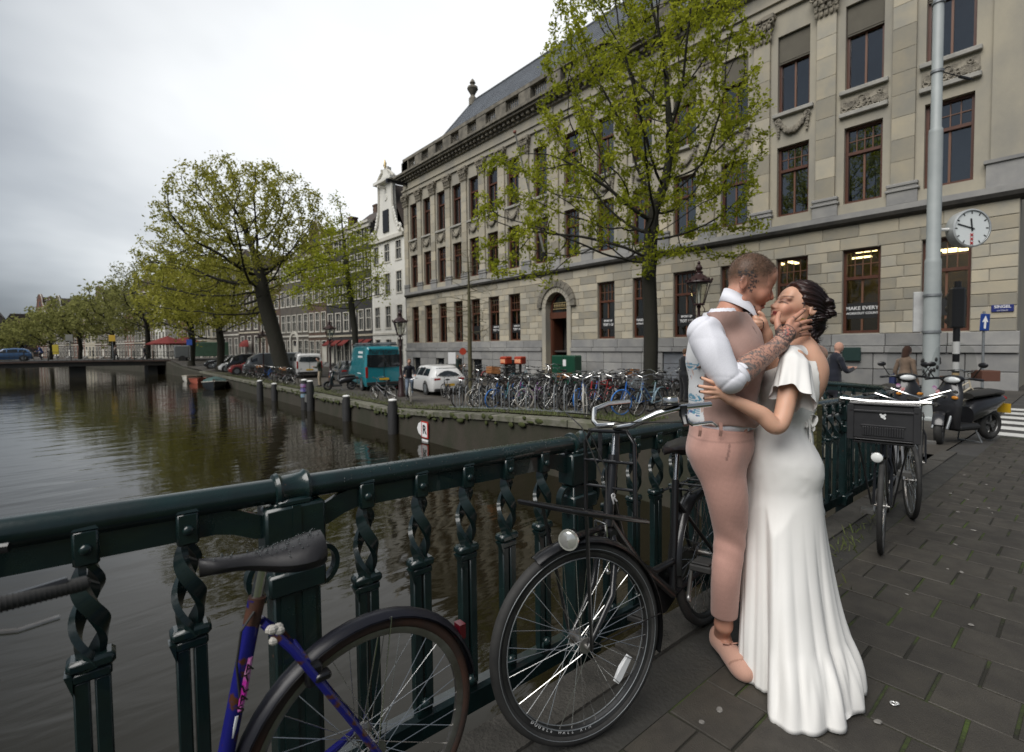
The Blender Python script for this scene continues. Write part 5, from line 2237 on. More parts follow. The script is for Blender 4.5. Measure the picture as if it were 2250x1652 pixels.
bl = MB()
c_ = hbp((-.05, .27, .09))
bl.lathe([(.036, -.006), (.036, .0), (.026, .004)], 18, c_, 'Z')
be = bl.build('bell_base', M_BLKP, bk, smooth=True)
bl = MB()
bl.lathe([(.030, .004), (.031, .014), (.028, .024), (.018, .027), (.006, .027)], 18, c_, 'Z')
bl.build('bell', M_CHROME, be, smooth=True)
lv = MB()
lv.tube([hbp((-.10, .277, .075)), hbp((-.10, .29, .03)), hbp((-.12, .30, .01)), hbp((-.21, .305, .012)), hbp((-.235, .308, -.005))], [.008, .009, .007, .006, .006], 8)
lv.build('brake_lever', M_CHROME, bk, smooth=True)
lv = MB()
lv.cbox(*sum([[a - .012, a + .012] for a in hbp((-.10, .278, .05))], []), .004)
lv.tube([hbp((-.10, .278, .08)), hbp((-.10, .28, .045)), hbp((-.09, .30, .01))], [.018, .014, .012], 8)
lv.build('lever_clamp', M_BLKP, bk, smooth=True)
cb = MB()
cb.tube([hbp((-.09, .29, .02)), hbp((.10, .22, .03)), hbp((.17, .05, .0)), HT + Vector((.06, 0, -.05)), crown + Vector((.03, .02, .06))], .0028, 6)
cb.tube([hbp((-.09, -.29, .02)), hbp((.12, -.2, .05)), hbp((.15, -.03, .0)), HT + Vector((.05, -.02, -.1))], .0028, 6)
cb.build('cable', M_RUBBER, bk, smooth=True)
sd = MB()
saddle_mesh(sd, -.30, 0, .935, .28, .115)
sdo = sd.build('saddle', M_SADDLE, bk, smooth=True)
sd = MB()
sd.tube([(-.26, 0, .77), (-.30, 0, .92)], .0125, 10)
sd.build('seatpost', M_CHROME, sdo, smooth=True)
sd = MB()
for s in (-1, 1):
 sd.tube([(-.38 + .018 * math.cos(k * .9), s * .06 + .018 * math.sin(k * .9), .86 + k * .0023) for k in range(26)], .003, 5)
sd.build('saddle_springs', M_STEEL, sdo, smooth=True)
ck = MB()
ck.tube([(-.17, .075, .275), (-.19, .095, .43)], .009, 8)
ck.tube([(-.17, -.075, .275), (-.145, -.095, .13)], .009, 8)
ck.ball((-.17, .08, .275), (.018, .012, .018), 10, 6)
ck.build('crank', M_STEEL, bk, smooth=True)
for s, z, x in ((1, .43, -.19), (-1, .13, -.145)):
 pd = MB()
 pd.cbox(x - .05, x + .05, s * .10, s * .20, z - .015, z + .015, .006)
 pd.cbox(x - .045, x + .045, s * .11, s * .19, z + .017, z + .026, .003)
 pd.build('pedal', M_RUBBER, bk)
cc = MB()
cc.hull([(x, y, z) for y in (-.075, -.045) for x, z in [(-.17 + .105 * math.cos(a), .275 + .105 * math.sin(a)) for a in np.linspace(0, 2 * PI, 12)] + [(-.55 + .06 * math.cos(a), .345 + .06 * math.sin(a)) for a in np.linspace(0, 2 * PI, 10)]])
cc.build('chain_case', M_BLKP, bk)
rk = MB()
for s in (-1, 1):
 rk.tube([(-.27, s * .07, .73), (-.85, s * .07, .73)], .007, 8)
 rk.tube([(-.78, s * .07, .73), (-.55, s * .075, .345)], .006, 8)
 rk.tube([(-.45, s * .07, .73), (-.55, s * .075, .345)], .006, 8)
for k in range(5):
 rk.tube([(-.33 - k * .12, -.07, .73), (-.33 - k * .12, .07, .73)], .006, 8)
rk.build('rear_rack', M_BLKP, bk, smooth=True)

# ---------- the blue bicycle in the corner
M_BLUEP = mat('blue_paint', (0.012, 0.013, 0.17), (0.010, 0.011, 0.13), rough=.3, scale=4)
_nt = M_BLUEP.node_tree
_p = _nt.nodes['Principled BSDF']
_src = _p.inputs['Base Color'].links[0].from_socket
_n = _nt.nodes.new('ShaderNodeTexNoise')
_n.inputs['Scale'].default_value = 28
_n.inputs['Detail'].default_value = 5
_tc = _nt.nodes.new('ShaderNodeTexCoord')
_nt.links.new(_tc.outputs['Object'], _n.inputs['Vector'])
_r = _nt.nodes.new('ShaderNodeMapRange')
_r.inputs['From Min'].default_value = .57
_r.inputs['From Max'].default_value = .63
_nt.links.new(_n.outputs['Fac'], _r.inputs['Value'])
_m = _nt.nodes.new('ShaderNodeMix')
_m.data_type = 'RGBA'
_m.inputs['B'].default_value = (0.075, 0.028, 0.013, 1)
_nt.links.new(_src, _m.inputs['A'])
_nt.links.new(_r.outputs[0], _m.inputs['Factor'])
_nt.links.new(_m.outputs['Result'], _p.inputs['Base Color'])
M_RUSTY = mat('rusty_steel', (0.085, 0.03, 0.014), (0.035, 0.018, 0.012), rough=.7, scale=14)
bb_ = thing('blue_bicycle', 'rusty dark blue bicycle with wet black saddle, cut by the bottom edge', 'bicycle', (.10, 1.27, bz(.1) - .03), PI)
rwb = wheel(bb_, (-.445, 0, .335), .335, .017, mat('worn_tyre', (.03, .022, .018), (.07, .028, .016), rough=.8, scale=6), M_STEEL, 36, .0012, name='rear_wheel', hubw=.08, seg=64, rimw=.011)
wheel(bb_, (.53, 0, .335), .335, .017, None, M_STEEL, 36, .0012, name='front_wheel', hubw=.06, seg=40, rot=(0, 0, .35))
f = MB()
BBb = Vector((-.055, 0, .28))
SEATT = Vector((-.175, 0, .83))
f.tube([BBb, SEATT], .0185, 12)
f.build('seat_tube', M_BLUEP, bb_, smooth=True)
f = MB()
f.tube([BBb, (.36, 0, .62)], .018, 10)
f.tube([(-.085, 0, .42), (.34, 0, .72)], .015, 10)
f.tube([(.37, 0, .60), (.32, 0, .80)], .019, 10)
for s in (-1, 1):
 f.tube([(.38, s * .03, .6), (.41, s * .05, .52), (.53, s * .05, .335)], .011, 8)
 f.tube([BBb, (-.445, s * .062, .335)], .011, 8)
 f.tube([SEATT + Vector((-.01, s * .012, -.06)), (-.24, s * .05, .70), (-.445, s * .062, .335)], .0095, 8)
f.tube([(-.27, -.055, .66), (-.27, .055, .66)], .008, 8)
f.build('frame', M_BLUEP, bb_, smooth=True)
cap = MB()
cap.tube([SEATT + Vector((.012, 0, -.055)) * 1.0, SEATT + Vector((-.002, 0, .004))], .0192, 12)
cap.build('seat_lug', M_RUSTY, bb_, smooth=True)
spb = MB()
spb.tube([SEATT, SEATT + Vector((-.018, 0, .085))], .0132, 12)
spb.tube([SEATT + Vector((-.02, 0, .07)), SEATT + Vector((-.02, 0, .10))], .017, 10)
spb.build('seatpost', M_CHROME, bb_, smooth=True)
sd = MB()
saddle_mesh(sd, -.195, 0, .918, .265, .074, tilt=-.02)
sdb = sd.build('saddle', M_SADDLE, bb_, smooth=True)
dr_ = MB()
for _ in range(170):
 x, y_ = rng.uniform(-.32, -.07), rng.gauss(0, .03)
 t = .5 - (x + .195) / .265
 z = .919 + .030 - .016 * math.sin(PI * t) + .018 * t - .02 * (t - .5) - abs(y_) ** 2 * 5
 r = rng.uniform(.001, .0026)
 if abs(y_) < .02 + .05 * sstep(.3, .85, t):
  dr_.ball((x, y_, z + .001), (r, r, r * .7), 6, 4)
o_ = dr_.build('raindrops', M_DROP, sdb, smooth='all', fix=False)
o_['kind'] = 'stuff'
fd = MB()
fender(fd, (-.445, 0, .335), .352, R_(-25), R_(175), .026)
fd.M = None
fdo = fd.build('rear_fender', mat('fender_black', (.014, .014, .02), rough=.35), bb_, smooth=True)
rl_ = MB()
a = R_(147)
cxr, czr = -.445 + .362 * math.cos(a), .335 + .362 * math.sin(a)
rl_.hull([(cxr + dx, dy, czr + dz) for dx in (-.012, .010) for dy in (-.016, .016) for dz in (-.026, .02)] + [(cxr - .02, 0, czr)])
rl_.build('rear_reflector', M_REDL, bb_)
fs_ = MB()
for s in (-1, 1):
 fs_.tube([(-.445, s * .05, .335), (-.445 + .345 * math.cos(R_(100)), s * .028, .335 + .345 * math.sin(R_(100)))], .0022, 6)
fs_.build('fender_stay', M_CHROME, bb_, smooth=True)
bc = MB()
bc.cbox(-.31, -.27, .02, .05, .585, .64, .006)
bc.cbox(-.325, -.285, .035, .065, .60, .62, .005)
bc.tube([(-.29, .04, .61), (-.24, .05, .69), (-.215, .03, .73)], .0018, 5)
bc.build('brake', M_BLKP, bb_, smooth=True)
pt = MB()
for k in range(8):
 pt.ball((-.205 + rng.uniform(-.012, .012), .028 + rng.uniform(-.006, .006), .745 + rng.uniform(-.018, .015)), (.013, .008, .011), 7, 5)
pt.build('tape_wad', mat('paper_wad', (.55, .52, .47), rough=.9), bb_)
cbl = MB()
cbl.tube([(-.165, .02, .81), (-.135, .03, .78), (-.125, .02, .70), (-.13, .018, .62)], .003, 6)
cbl.build('cable', M_RUBBER, bb_, smooth=True)
# sticker with letters down the seat tube
stk = MB()
M_PINK = mat('pink_sticker', (.62, .03, .42), (.75, .55, .68), rough=.4, scale=9, lo=.4, hi=.6)
dv = (SEATT - BBb).normalized()
pts = []
for t, dx in ((.60, -.010), (.50, -.010), (.40, -.009)):
 c0 = BBb + (SEATT - BBb) * t
stk.tube([BBb + (SEATT - BBb) * t + Vector((-.007, .0145, 0)) for t in (.77, .70, .62, .56)], [.006, .0085, .009, .007], 8, flat=1.0)
stk.build('sticker', M_PINK, bb_, smooth=True)
stk = MB()
stk.tube([BBb + (SEATT - BBb) * t + Vector((-.002, .0165, 0)) for t in (.545, .50, .46)], [.0045, .004, .002], 6)
stk.build('sticker_tail', M_REFL, bb_, smooth=True)
for i, chx in enumerate('ATLAS'):
 c0 = BBb + (SEATT - BBb) * (.735 - i * .04)
 text('sticker_letter', chx, .026, M_BLACK, bb_, (c0.x - .006, .0245, c0.z), (PI / 2, -.21, PI), bold=.0006, ext=.0004)
hbm = MB()
hbm.tube([(.32, 0, .80), (.29, 0, .96)], .012, 8)
STB = Vector((.29, 0, .96))
for s in (-1, 1):
 hbm.tube([STB + Vector(q) for q in ((0, 0, 0), (.05, s * .08, .01), (.02 + (.02 if s < 0 else 0), s * (.19 if s < 0 else .10), .035), (-.05 + (.1 if s < 0 else 0), s * (.235 if s < 0 else .11), .045), (-.14 + (.1 if s < 0 else 0), s * (.215 if s < 0 else .085), .045))], .011, 8)
hbm.build('handlebar', M_BLKP, bb_, smooth=True)
gp = MB()
gp.tube([(.235, .112, 1.005), (.125, .082, .995), (.12, .081, .995)], [.0125, .013, .008], 14)
for k in range(16):
 x = .23 - k * .0066
 gp.torus((x, .112 - (.235 - x) * .27, 1.0045 - (.235 - x) * .09), .0126, .0012, 14, 5, 'X')
gp.build('grip', M_RUBBER, bb_, smooth=True)
lv = MB()
lv.tube([(.27, .13, .975), (.21, .135, .962), (.16, .125, .962)], [.006, .005, .005], 8)
lv.build('brake_lever', M_STEEL, bb_, smooth=True)

# ---------- black bicycle with the big crate, seen from the front
cb_ = city_bike('crate_bicycle', 'black bicycle facing the viewer with a black plastic crate on its front carrier', M_BLKP, nsp=28)
fr = on_z(1940, 1190, bz(4.2))
vd = Vector((4.75, 1.02, 0)) - Vector((4.22, .95, 0))
ang = math.atan2(.93 - 1.12, 4.28 - 5.3)
cb_.location = (4.82, 1.06, bz(4.8) + .01)
cb_.rotation_euler = (0, 0, ang)
cx0, cz0 = .50, .82
hwc = .185

def crate_part(nm, m, *bxs, smooth=False):
 b = MB()
 for q in bxs:
  b.cbox(*q, .006)
 return b.build(nm, m, cb_, smooth=smooth)

M_CRATE = mat('crate_plastic', (0.022, 0.022, 0.024), (0.03, 0.03, 0.032), rough=.42, scale=10)
hh = .25
cr_o = crate_part('crate', M_CRATE, (cx0 - .17, cx0 + .17, -hwc, hwc, cz0, cz0 + .012))
for nm, q in (('front', (cx0 + .155, cx0 + .17, -hwc, hwc, cz0 + .012, cz0 + hh)), ('back', (cx0 - .17, cx0 - .155, -hwc, hwc, cz0 + .012, cz0 + hh)),
    ('left', (cx0 - .155, cx0 + .155, hwc - .015, hwc, cz0 + .012, cz0 + hh)), ('right', (cx0 - .155, cx0 + .155, -hwc, -hwc + .015, cz0 + .012, cz0 + hh))):
 o = crate_part('crate_side', M_CRATE, q)
 o.parent = cr_o
rim_ = MB()
rim_.cbox(cx0 - .182, cx0 + .182, -hwc - .012, hwc + .012, cz0 + hh, cz0 + hh + .012, .004)
rim_.cbox(cx0 + .171, cx0 + .18, -hwc - .008, hwc + .008, cz0 + hh - .05, cz0 + hh - .035, .003)
rim_.cbox(cx0 + .171, cx0 + .176, -hwc + .06, hwc - .06, cz0 + .10, cz0 + .112, .002)
for k in range(17):
 y_ = -hwc + .075 + k * (2 * hwc - .15) / 16
 rim_.cbox(cx0 + .1705, cx0 + .177, y_ - .006, y_ + .006, cz0 + .035, cz0 + .098, .002)
for s in (-1, 1):
 rim_.cbox(cx0 + .171, cx0 + .18, s * hwc - .02, s * hwc + .02, cz0, cz0 + hh, .003)
rim_.build('crate_rim', M_CRATE, cr_o)
lg = MB()
for a, b, r in ((0, 0, .013), (.012, .012, .007), (-.012, .012, .007), (.010, -.012, .008)):
 lg.lathe([(r, cx0 + .1702), (r, cx0 + .1715)], 10, (0, a, cz0 + .175 + b), 'X')
lg.build('crate_emblem', M_REFL, cr_o)
cc_ = MB()
for s in (-1, 1):
 cc_.tube([(.36, s * .14, .805), (.70, s * .14, .805)], .008, 8)
 cc_.tube([(.66, s * .14, .805), (.55, s * .06, .335)], .006, 8)
for k in range(6):
 cc_.tube([(.38 + k * .06, -.17, .808), (.38 + k * .06, .17, .808)], .006, 6)
cc_.build('front_carrier', M_BLKP, cb_, smooth=True)
fl_ = MB()
fl_.lathe([(.02, .60), (.036, .63), (.040, .645), (.036, .65)], 16, (0, -.03, .70), 'X')
flo = fl_.build('headlamp', M_CHROME, cb_, smooth=True)
fl_ = MB()
fl_.lathe([(.034, .650), (.022, .656), (.001, .658)], 16, (0, -.03, .70), 'X')
fl_.build('lamp_glass', mat('lens_white', (.8, .82, .8), rough=.1), flo, smooth=True)
hb_ = MB()
hb_.tube([(.56, -.26, 1.10), (.54, -.1, 1.085), (.54, .1, 1.085), (.56, .26, 1.095)], .012, 8)
hb_.build('crossbar', M_CHROME, cb_, smooth=True)
# silver city bicycle leaning behind the crate bicycle
b2 = city_bike('city_bicycle', 'silver grey bicycle parked behind the crate bicycle at the railing', mat('silver_paint', (.35, .36, .37), rough=.35, metal=.5), nsp=28)
b2.location = (5.95, 1.2, bz(5.9))
b2.rotation_euler = (0, 0, PI + .35)
b3 = city_bike('city_bicycle', 'black bicycle farther along the railing behind two others', M_BLKP, nsp=20)
b3.location = (7.0, 1.25, bz(7.0))
b3.rotation_euler = (0, 0, PI + .2)
# beige bicycle at the corner of the building
b4 = city_bike('city_bicycle', 'cream bicycle with brown crate parked by the building corner', mat('cream_paint', (.5, .44, .33), rough=.35), tyre=None, nsp=20, saddle=mat('brown_saddle', (.12, .05, .025), rough=.5))
p4 = on_z(2185, 880, -.33)
b4.location = (15.2, 2.15, gz(15.2, 2.15))
b4.rotation_euler = (0, 0, -.95)
o = MB()
o.cbox(.5, .85, -.2, .2, .82, 1.06, .01)
o.build('crate', mat('brown_crate', (.10, .04, .025), rough=.7), b4)

# ------------------------------------------------------------------ bicycles in the racks
TY_BLUE = mat('blue_tyre', (0.03, 0.17, 0.52), rough=.6)
TY_GREY = mat('grey_tyre', (0.33, 0.31, 0.27), rough=.7)
BC = {
 'black': (M_BLKP, None, {}),
 'grey': (mat('bike_grey', (.16, .165, .17), rough=.35, metal=.3), None, {}),
 'white': (mat('bike_white', (.55, .54, .5), rough=.35), TY_GREY, {}),
 'blue': (mat('bike_blue', (.02, .12, .42), rough=.3), TY_BLUE, {}),
 'red': (mat('bike_red', (.30, .02, .02), rough=.3), None, dict(handle='straight')),
 'teal': (mat('bike_teal', (.03, .2, .25), rough=.35), None, {}),
 'dark green': (mat('bike_green', (.012, .04, .025), rough=.35), None, dict(basket='wire')),
 'brown': (mat('bike_brown', (.08, .04, .025), rough=.4), None, dict(basket='crate')),
 'pale blue': (mat('bike_pale', (.25, .36, .42), rough=.35), None, dict(basket='wire')),
 'purple': (mat('bike_purple', (.16, .05, .2), rough=.35), None, {}),
}
protos = {}
ORD = ['first', 'second', 'third', 'fourth', 'fifth', 'sixth', 'seventh', 'eighth', 'ninth', 'tenth', 'eleventh', 'twelfth', 'thirteenth', 'fourteenth', 'fifteenth', 'sixteenth', 'seventeenth', 'eighteenth', 'nineteenth', 'twentieth', 'twenty-first', 'twenty-second', 'twenty-third', 'twenty-fourth']

def put_bike(colour, x, y, rz, label, group, lift=0.0, lean=0.0, pitch=0.0):
 v = rng.randrange(2)
 key = (colour, v)
 if key not in protos:
  c, t, kw = BC[colour]
  b = city_bike('city_bicycle', label, c, tyre=t, group=group, nsp=16, steer=(.25 if v else -.15), **kw)
  protos[key] = b
 else:
  b = dup(protos[key], label=label)
  b['group'] = group
 b.location = (x, y, gz(x, y) + lift)
 b.rotation_euler = (lean, pitch, rz)
 return b

rb = random.Random(21)
# front row at the rack nearest the quay edge, noses towards the canal
row1 = ['black', 'grey', 'white', 'black', 'brown', 'blue', 'teal', 'black', 'purple', 'white', 'black', 'grey', 'black', 'black', 'blue', 'red', 'grey', 'black', 'blue', 'pale blue']
for k, c in enumerate(row1):
 y = 15.0 - k * .40
 x = 10.75 + rb.uniform(-.12, .12) + .01 * k
 up_ = (k % 3 == 1 and k < 12)
 put_bike(c, x + (.3 if up_ else 0), y, PI + rb.uniform(-.12, .12) - .1, '%s bicycle in the front rack row, %s counted from the bare tree' % (c, ORD[k]), 'bicycles in the front rack row', .30 if up_ else 0, rb.uniform(-.08, .08), -.12 if up_ else 0)
row2 = ['black', 'black', 'grey', 'dark green', 'black', 'black', 'white', 'brown', 'teal', 'black', 'grey', 'black', 'red', 'black', 'grey', 'black', 'dark green', 'black']
for k, c in enumerate(row2):
 y = 15.4 - k * .44
 put_bike(c, 12.35 + rb.uniform(-.15, .15), y, rb.uniform(-.2, .2) + .05, '%s bicycle in the second rack row, %s counted from the bare tree' % (c, ORD[k]), 'bicycles in the second rack row', 0, rb.uniform(-.1, .1))
row3 = ['black', 'grey', 'black', 'brown', 'black', 'pale blue', 'black', 'grey', 'black', 'dark green', 'black', 'red', 'black', 'grey', 'teal', 'black']
for k, c in enumerate(row3):
 y = 13.6 - k * .56
 put_bike(c, 15.6 + rb.uniform(-.3, .3), y, PI / 2 * rb.choice((0, 0, 1)) + rb.uniform(-.4, .4), '%s bicycle behind the green elm, %s counted from the left' % (c, ORD[k]), 'bicycles behind the elm', 0, rb.uniform(-.12, .12))
row4 = ['black', 'grey', 'black', 'black', 'brown', 'black', 'dark green', 'black', 'black', 'grey', 'black', 'red', 'black', 'black', 'grey', 'black', 'black', 'teal', 'black', 'grey', 'black', 'black']
for k, c in enumerate(row4):
 y = 33.5 - k * .62
 put_bike(c, 20.6 + rb.uniform(-.4, .4), y, rb.uniform(-.35, .35), '%s bicycle parked against the stone facade, %s counted from the left' % (c, ORD[k]), 'bicycles along the facade', 0, rb.uniform(-.12, .12))
row5 = ['black', 'grey', 'black', 'brown', 'black', 'black', 'blue', 'black', 'grey', 'black', 'brown', 'black', 'black', 'grey']
for k, c in enumerate(row5):
 y = 46.8 - k * .95
 put_bike(c, 10.1 + rb.uniform(-.15, .15), y, PI / 2 * .5 + rb.uniform(-.5, .5), '%s bicycle at the quay edge below the old elm, %s counted from the left' % (c, ORD[k]), 'bicycles below the old elm', 0, rb.uniform(-.12, .12))
for k, (c, x, y, rz) in enumerate((('grey', 9.9, 20.7, 1.9), ('black', 12.3, 19.2, 1.2), ('black', 12.9, 18.6, 1.5), ('black', 9.9, 34.5, 1.7))):
 put_bike(c, x, y, rz, ['grey bicycle leaning on its stand before the teal van', 'black bicycle standing behind the white estate car', 'black bicycle leaning on the bare tree trunk', 'black bicycle left alone near the white van'][k], 'single bicycles on the quay')
# the white-tyred loose wheel bicycle at the end of the rack
put_bike('white', 9.75, 8.55, PI + .75, 'small bicycle with white tyre nearest the quay edge at the rack end', 'single bicycles on the quay', 0, .08)
# rack hoops
rk_ = thing('bicycle_rack', 'galvanised bicycle rack of bent hoops along the quay verge', 'bicycle rack')
for k in range(17):
 y = 15.2 - k * .40
 x = 10.05
 z = gz(x, y)
 h = MB()
 h.tube([(x, y, z), (x, y, z + .70), (x + .05, y, z + .78), (x + .12, y + .06, z + .78), (x + .18, y + .08, z + .70), (x + .2, y + .08, z)], .018, 8)
 h.build('hoop', M_IRON, rk_, smooth=True)
h = MB()
h.tube([(10.0, y, gz(10, y) + .03) for y in np.arange(8.6, 15.5, .4)], .022, 6)
h.tube([(10.25, y, gz(10.2, y) + .03) for y in np.arange(8.6, 15.5, .4)], .022, 6)
h.build('base_rail', M_IRON, rk_)

# ------------------------------------------------------------------ vehicles
M_TYRE = M_RUBBER
M_CARGL = mat('car_glass', (0.016, 0.02, 0.022), rough=.04, spec=.8)
M_TRIM = mat('black_trim', (.015, .015, .015), rough=.6)
M_TAIL = mat('tail_lamp', (.30, .015, .012), rough=.15)
M_HEADL = mat('head_lamp', (.6, .62, .62), rough=.1)
M_PLATE = mat('yellow_plate', (.62, .38, .02), rough=.5)

def car_paint(n, c):
 return mat('car_' + n, c, rough=.25, coat=.6)

def vehicle(name, label, paint, loc, heading, secs, wheels, wr, side_glass, front_glass, rear_glass, cat='car', group=None, trim_z=None):
 """secs: (x, z_bottom, z_belt, z_roof, half width at bottom/belt, half width at roof), rear to front; forward is +x"""
 root = thing(name, label, cat, loc, heading, group)

 def ring(s, off=0.0):
  x, zb, zl, zr, hw, hr = s
  hw += off
  hr += off
  zr2 = zr + off
  e = min(.07, (zr - zl) * .35)
  half = [(hw * .93, zb), (hw, zb + (zl - zb) * .28), (hw * 1.0, zb + (zl - zb) * .75), (hw * .985, zl), (hr + (hw - hr) * .12, zr2 - e), (hr * .9, zr2 - e * .15), (hr * .45, zr2)]
  return [(x, -a, b) for a, b in half] + [(x, a, b) for a, b in reversed(half)]
 b = MB()
 # smooth interpolation between the given sections
 fine = []
 for s0, s1 in zip(secs, secs[1:]):
  for k in range(4):
   t = k / 4
   fine.append(tuple(a + (c - a) * t for a, c in zip(s0, s1)))
 fine.append(secs[-1])
 b.loft([ring(s) for s in fine])
 b.build('body', paint, root, smooth=True)

 def sec_at(x):
  for s0, s1 in zip(secs, secs[1:]):
   if s0[0] <= x <= s1[0]:
    t = (x - s0[0]) / (s1[0] - s0[0])
    return tuple(a + (c - a) * t for a, c in zip(s0, s1))
  return secs[-1] if x > secs[-1][0] else secs[0]

 def side_pt(x, v, s):
  q = sec_at(x)
  _, zb, zl, zr, hw, hr = q
  e = min(.07, (zr - zl) * .35)
  z0, z1 = zl + .01, zr - e - .01
  y0, y1 = hw * .985, hr + (hw - hr) * .12
  return Vector((x, s * (y0 + (y1 - y0) * v + .006), z0 + (z1 - z0) * v))
 for (x0, x1, v0, v1, x0t, x1t) in side_glass:
  for s in (-1, 1):
   g_ = MB()
   n_ = 4
   vs = []
   for k in range(n_ + 1):
    t = k / n_
    for v, xa, xb in ((v0, x0, x1), (v1, x0t, x1t)):
     p = side_pt(xa + (xb - xa) * t, v, s)
     vs += [p, p - Vector((0, s * .02, 0))]
   fs = []
   for k in range(n_):
    o = k * 4
    fs += [(o, o + 4, o + 6, o + 2), (o + 1, o + 3, o + 7, o + 5)]
   g_.add(vs, fs)
   g_.build('side_window', M_CARGL, root)
 for nm, gl_ in (('windscreen', front_glass), ('rear_window', rear_glass)):
  if not gl_:
   continue
  xa, za, wa, xb, zb_, wb = gl_
  d = .012 if nm == 'windscreen' else -.012
  g_ = MB()
  n = 6
  vs = []
  for k in range(n + 1):
   t = k / n * 2 - 1
   bow = .05 * (1 - t * t) * (1 if d > 0 else -1)
   vs += [(xa + d + bow, wa * t, za), (xb + d + bow * .7, wb * t, zb_)]
  g_.add(vs, [(2 * k, 2 * k + 2, 2 * k + 3, 2 * k + 1) for k in range(n)])
  g_.build(nm, M_CARGL, root)
 hwm = max(s[4] for s in secs)
 wmk = MB()
 wmk.lathe([(wr * .62, -.1), (wr * .95, -.1), (wr, -.07), (wr, .07), (wr * .95, .1), (wr * .62, .1)], 24, (0, 0, 0), 'Y')
 wme = wmk.mesh('wheel', M_TYRE, smooth=True)
 rmk = MB()
 rmk.lathe([(.03, .09), (wr * .3, .10), (wr * .6, .085), (wr * .64, .105)], 24, (0, 0, 0), 'Y', caps=True)
 for k in range(5):
  a = 2 * PI * k / 5
  rmk.M = Matrix.Rotation(a, 4, 'Y')
  rmk.box(-.035, .035, .1, .112, .05, wr * .6)
 rmk.M = None
 rme = rmk.mesh('rim', M_IRON, smooth=True)
 for xw in wheels:
  for s in (-1, 1):
   o = link('wheel', wme, root, (xw, s * (hwm - .09), wr), (0, 0, 0 if s > 0 else PI))
   link('rim', rme, o)
   a = MB()
   a.torus((xw, s * (hwm - .004), wr), wr * 1.1, .035, 24, 5, 'Y', flat=.3)
   a.build('wheel_arch', M_TRIM, root)
 return root

def lamps(root, xr, zr, yr, hr, xf=None, zf=None, yf=None, plate=True, tall=False, w=.09):
 for s in (-1, 1):
  a = MB()
  a.cbox(xr - .03, xr + .08, s * yr - w, s * yr + w, zr, zr + hr, .012)
  a.build('tail_lamp', M_TAIL, root)
  if xf is not None:
   a = MB()
   a.ball((xf, s * yf, zf), (.10, .17, .075), 10, 7)
   a.build('headlamp', M_HEADL, root, smooth='all')
 if plate:
  a = MB()
  a.box(xr - .045, xr - .03, -.26, .26, zr - .25, zr - .14)
  a.build('number_plate', M_PLATE, root)

def estate(name, label, paint, loc, heading, L=4.7, H=1.45, group=None):
 secs = [(-L / 2, .32, .70, .74, .80, .70), (-L / 2 + .06, .22, .88, .95, .86, .66), (-L / 2 + .35, .2, .92, 1.30, .90, .60), (-L / 2 + .75, .19, .93, H - .03, .91, .60), (-.4, .18, .92, H, .91, .62), (.35, .18, .91, H - .06, .91, .62),
   (1.05, .18, .90, .96, .90, .72), (1.7, .19, .82, .87, .88, .70), (L / 2 - .2, .22, .66, .74, .82, .62), (L / 2, .3, .52, .56, .66, .5)]
 r = vehicle(name, label, paint, loc, heading, secs, (-1.35, 1.4), .33, [(-1.75, -.95, .05, .85, -1.55, -.95), (-.88, 0, .05, .92, -.88, 0), (.07, .85, .05, .9, .07, .42)], (1.02, .97, .68, .40, H - .1, .56), (-L / 2 + .09, .96, .64, -L / 2 + .45, 1.34, .54), group=group)
 lamps(r, -L / 2 + .04, .72, .62, .14, L / 2 - .16, .60, .58, w=.16)
 a = MB()
 a.cbox(-L / 2 - .03, -L / 2 + .1, -.78, .78, .2, .36, .03)
 a.build('bumper', M_TRIM, r)
 return r

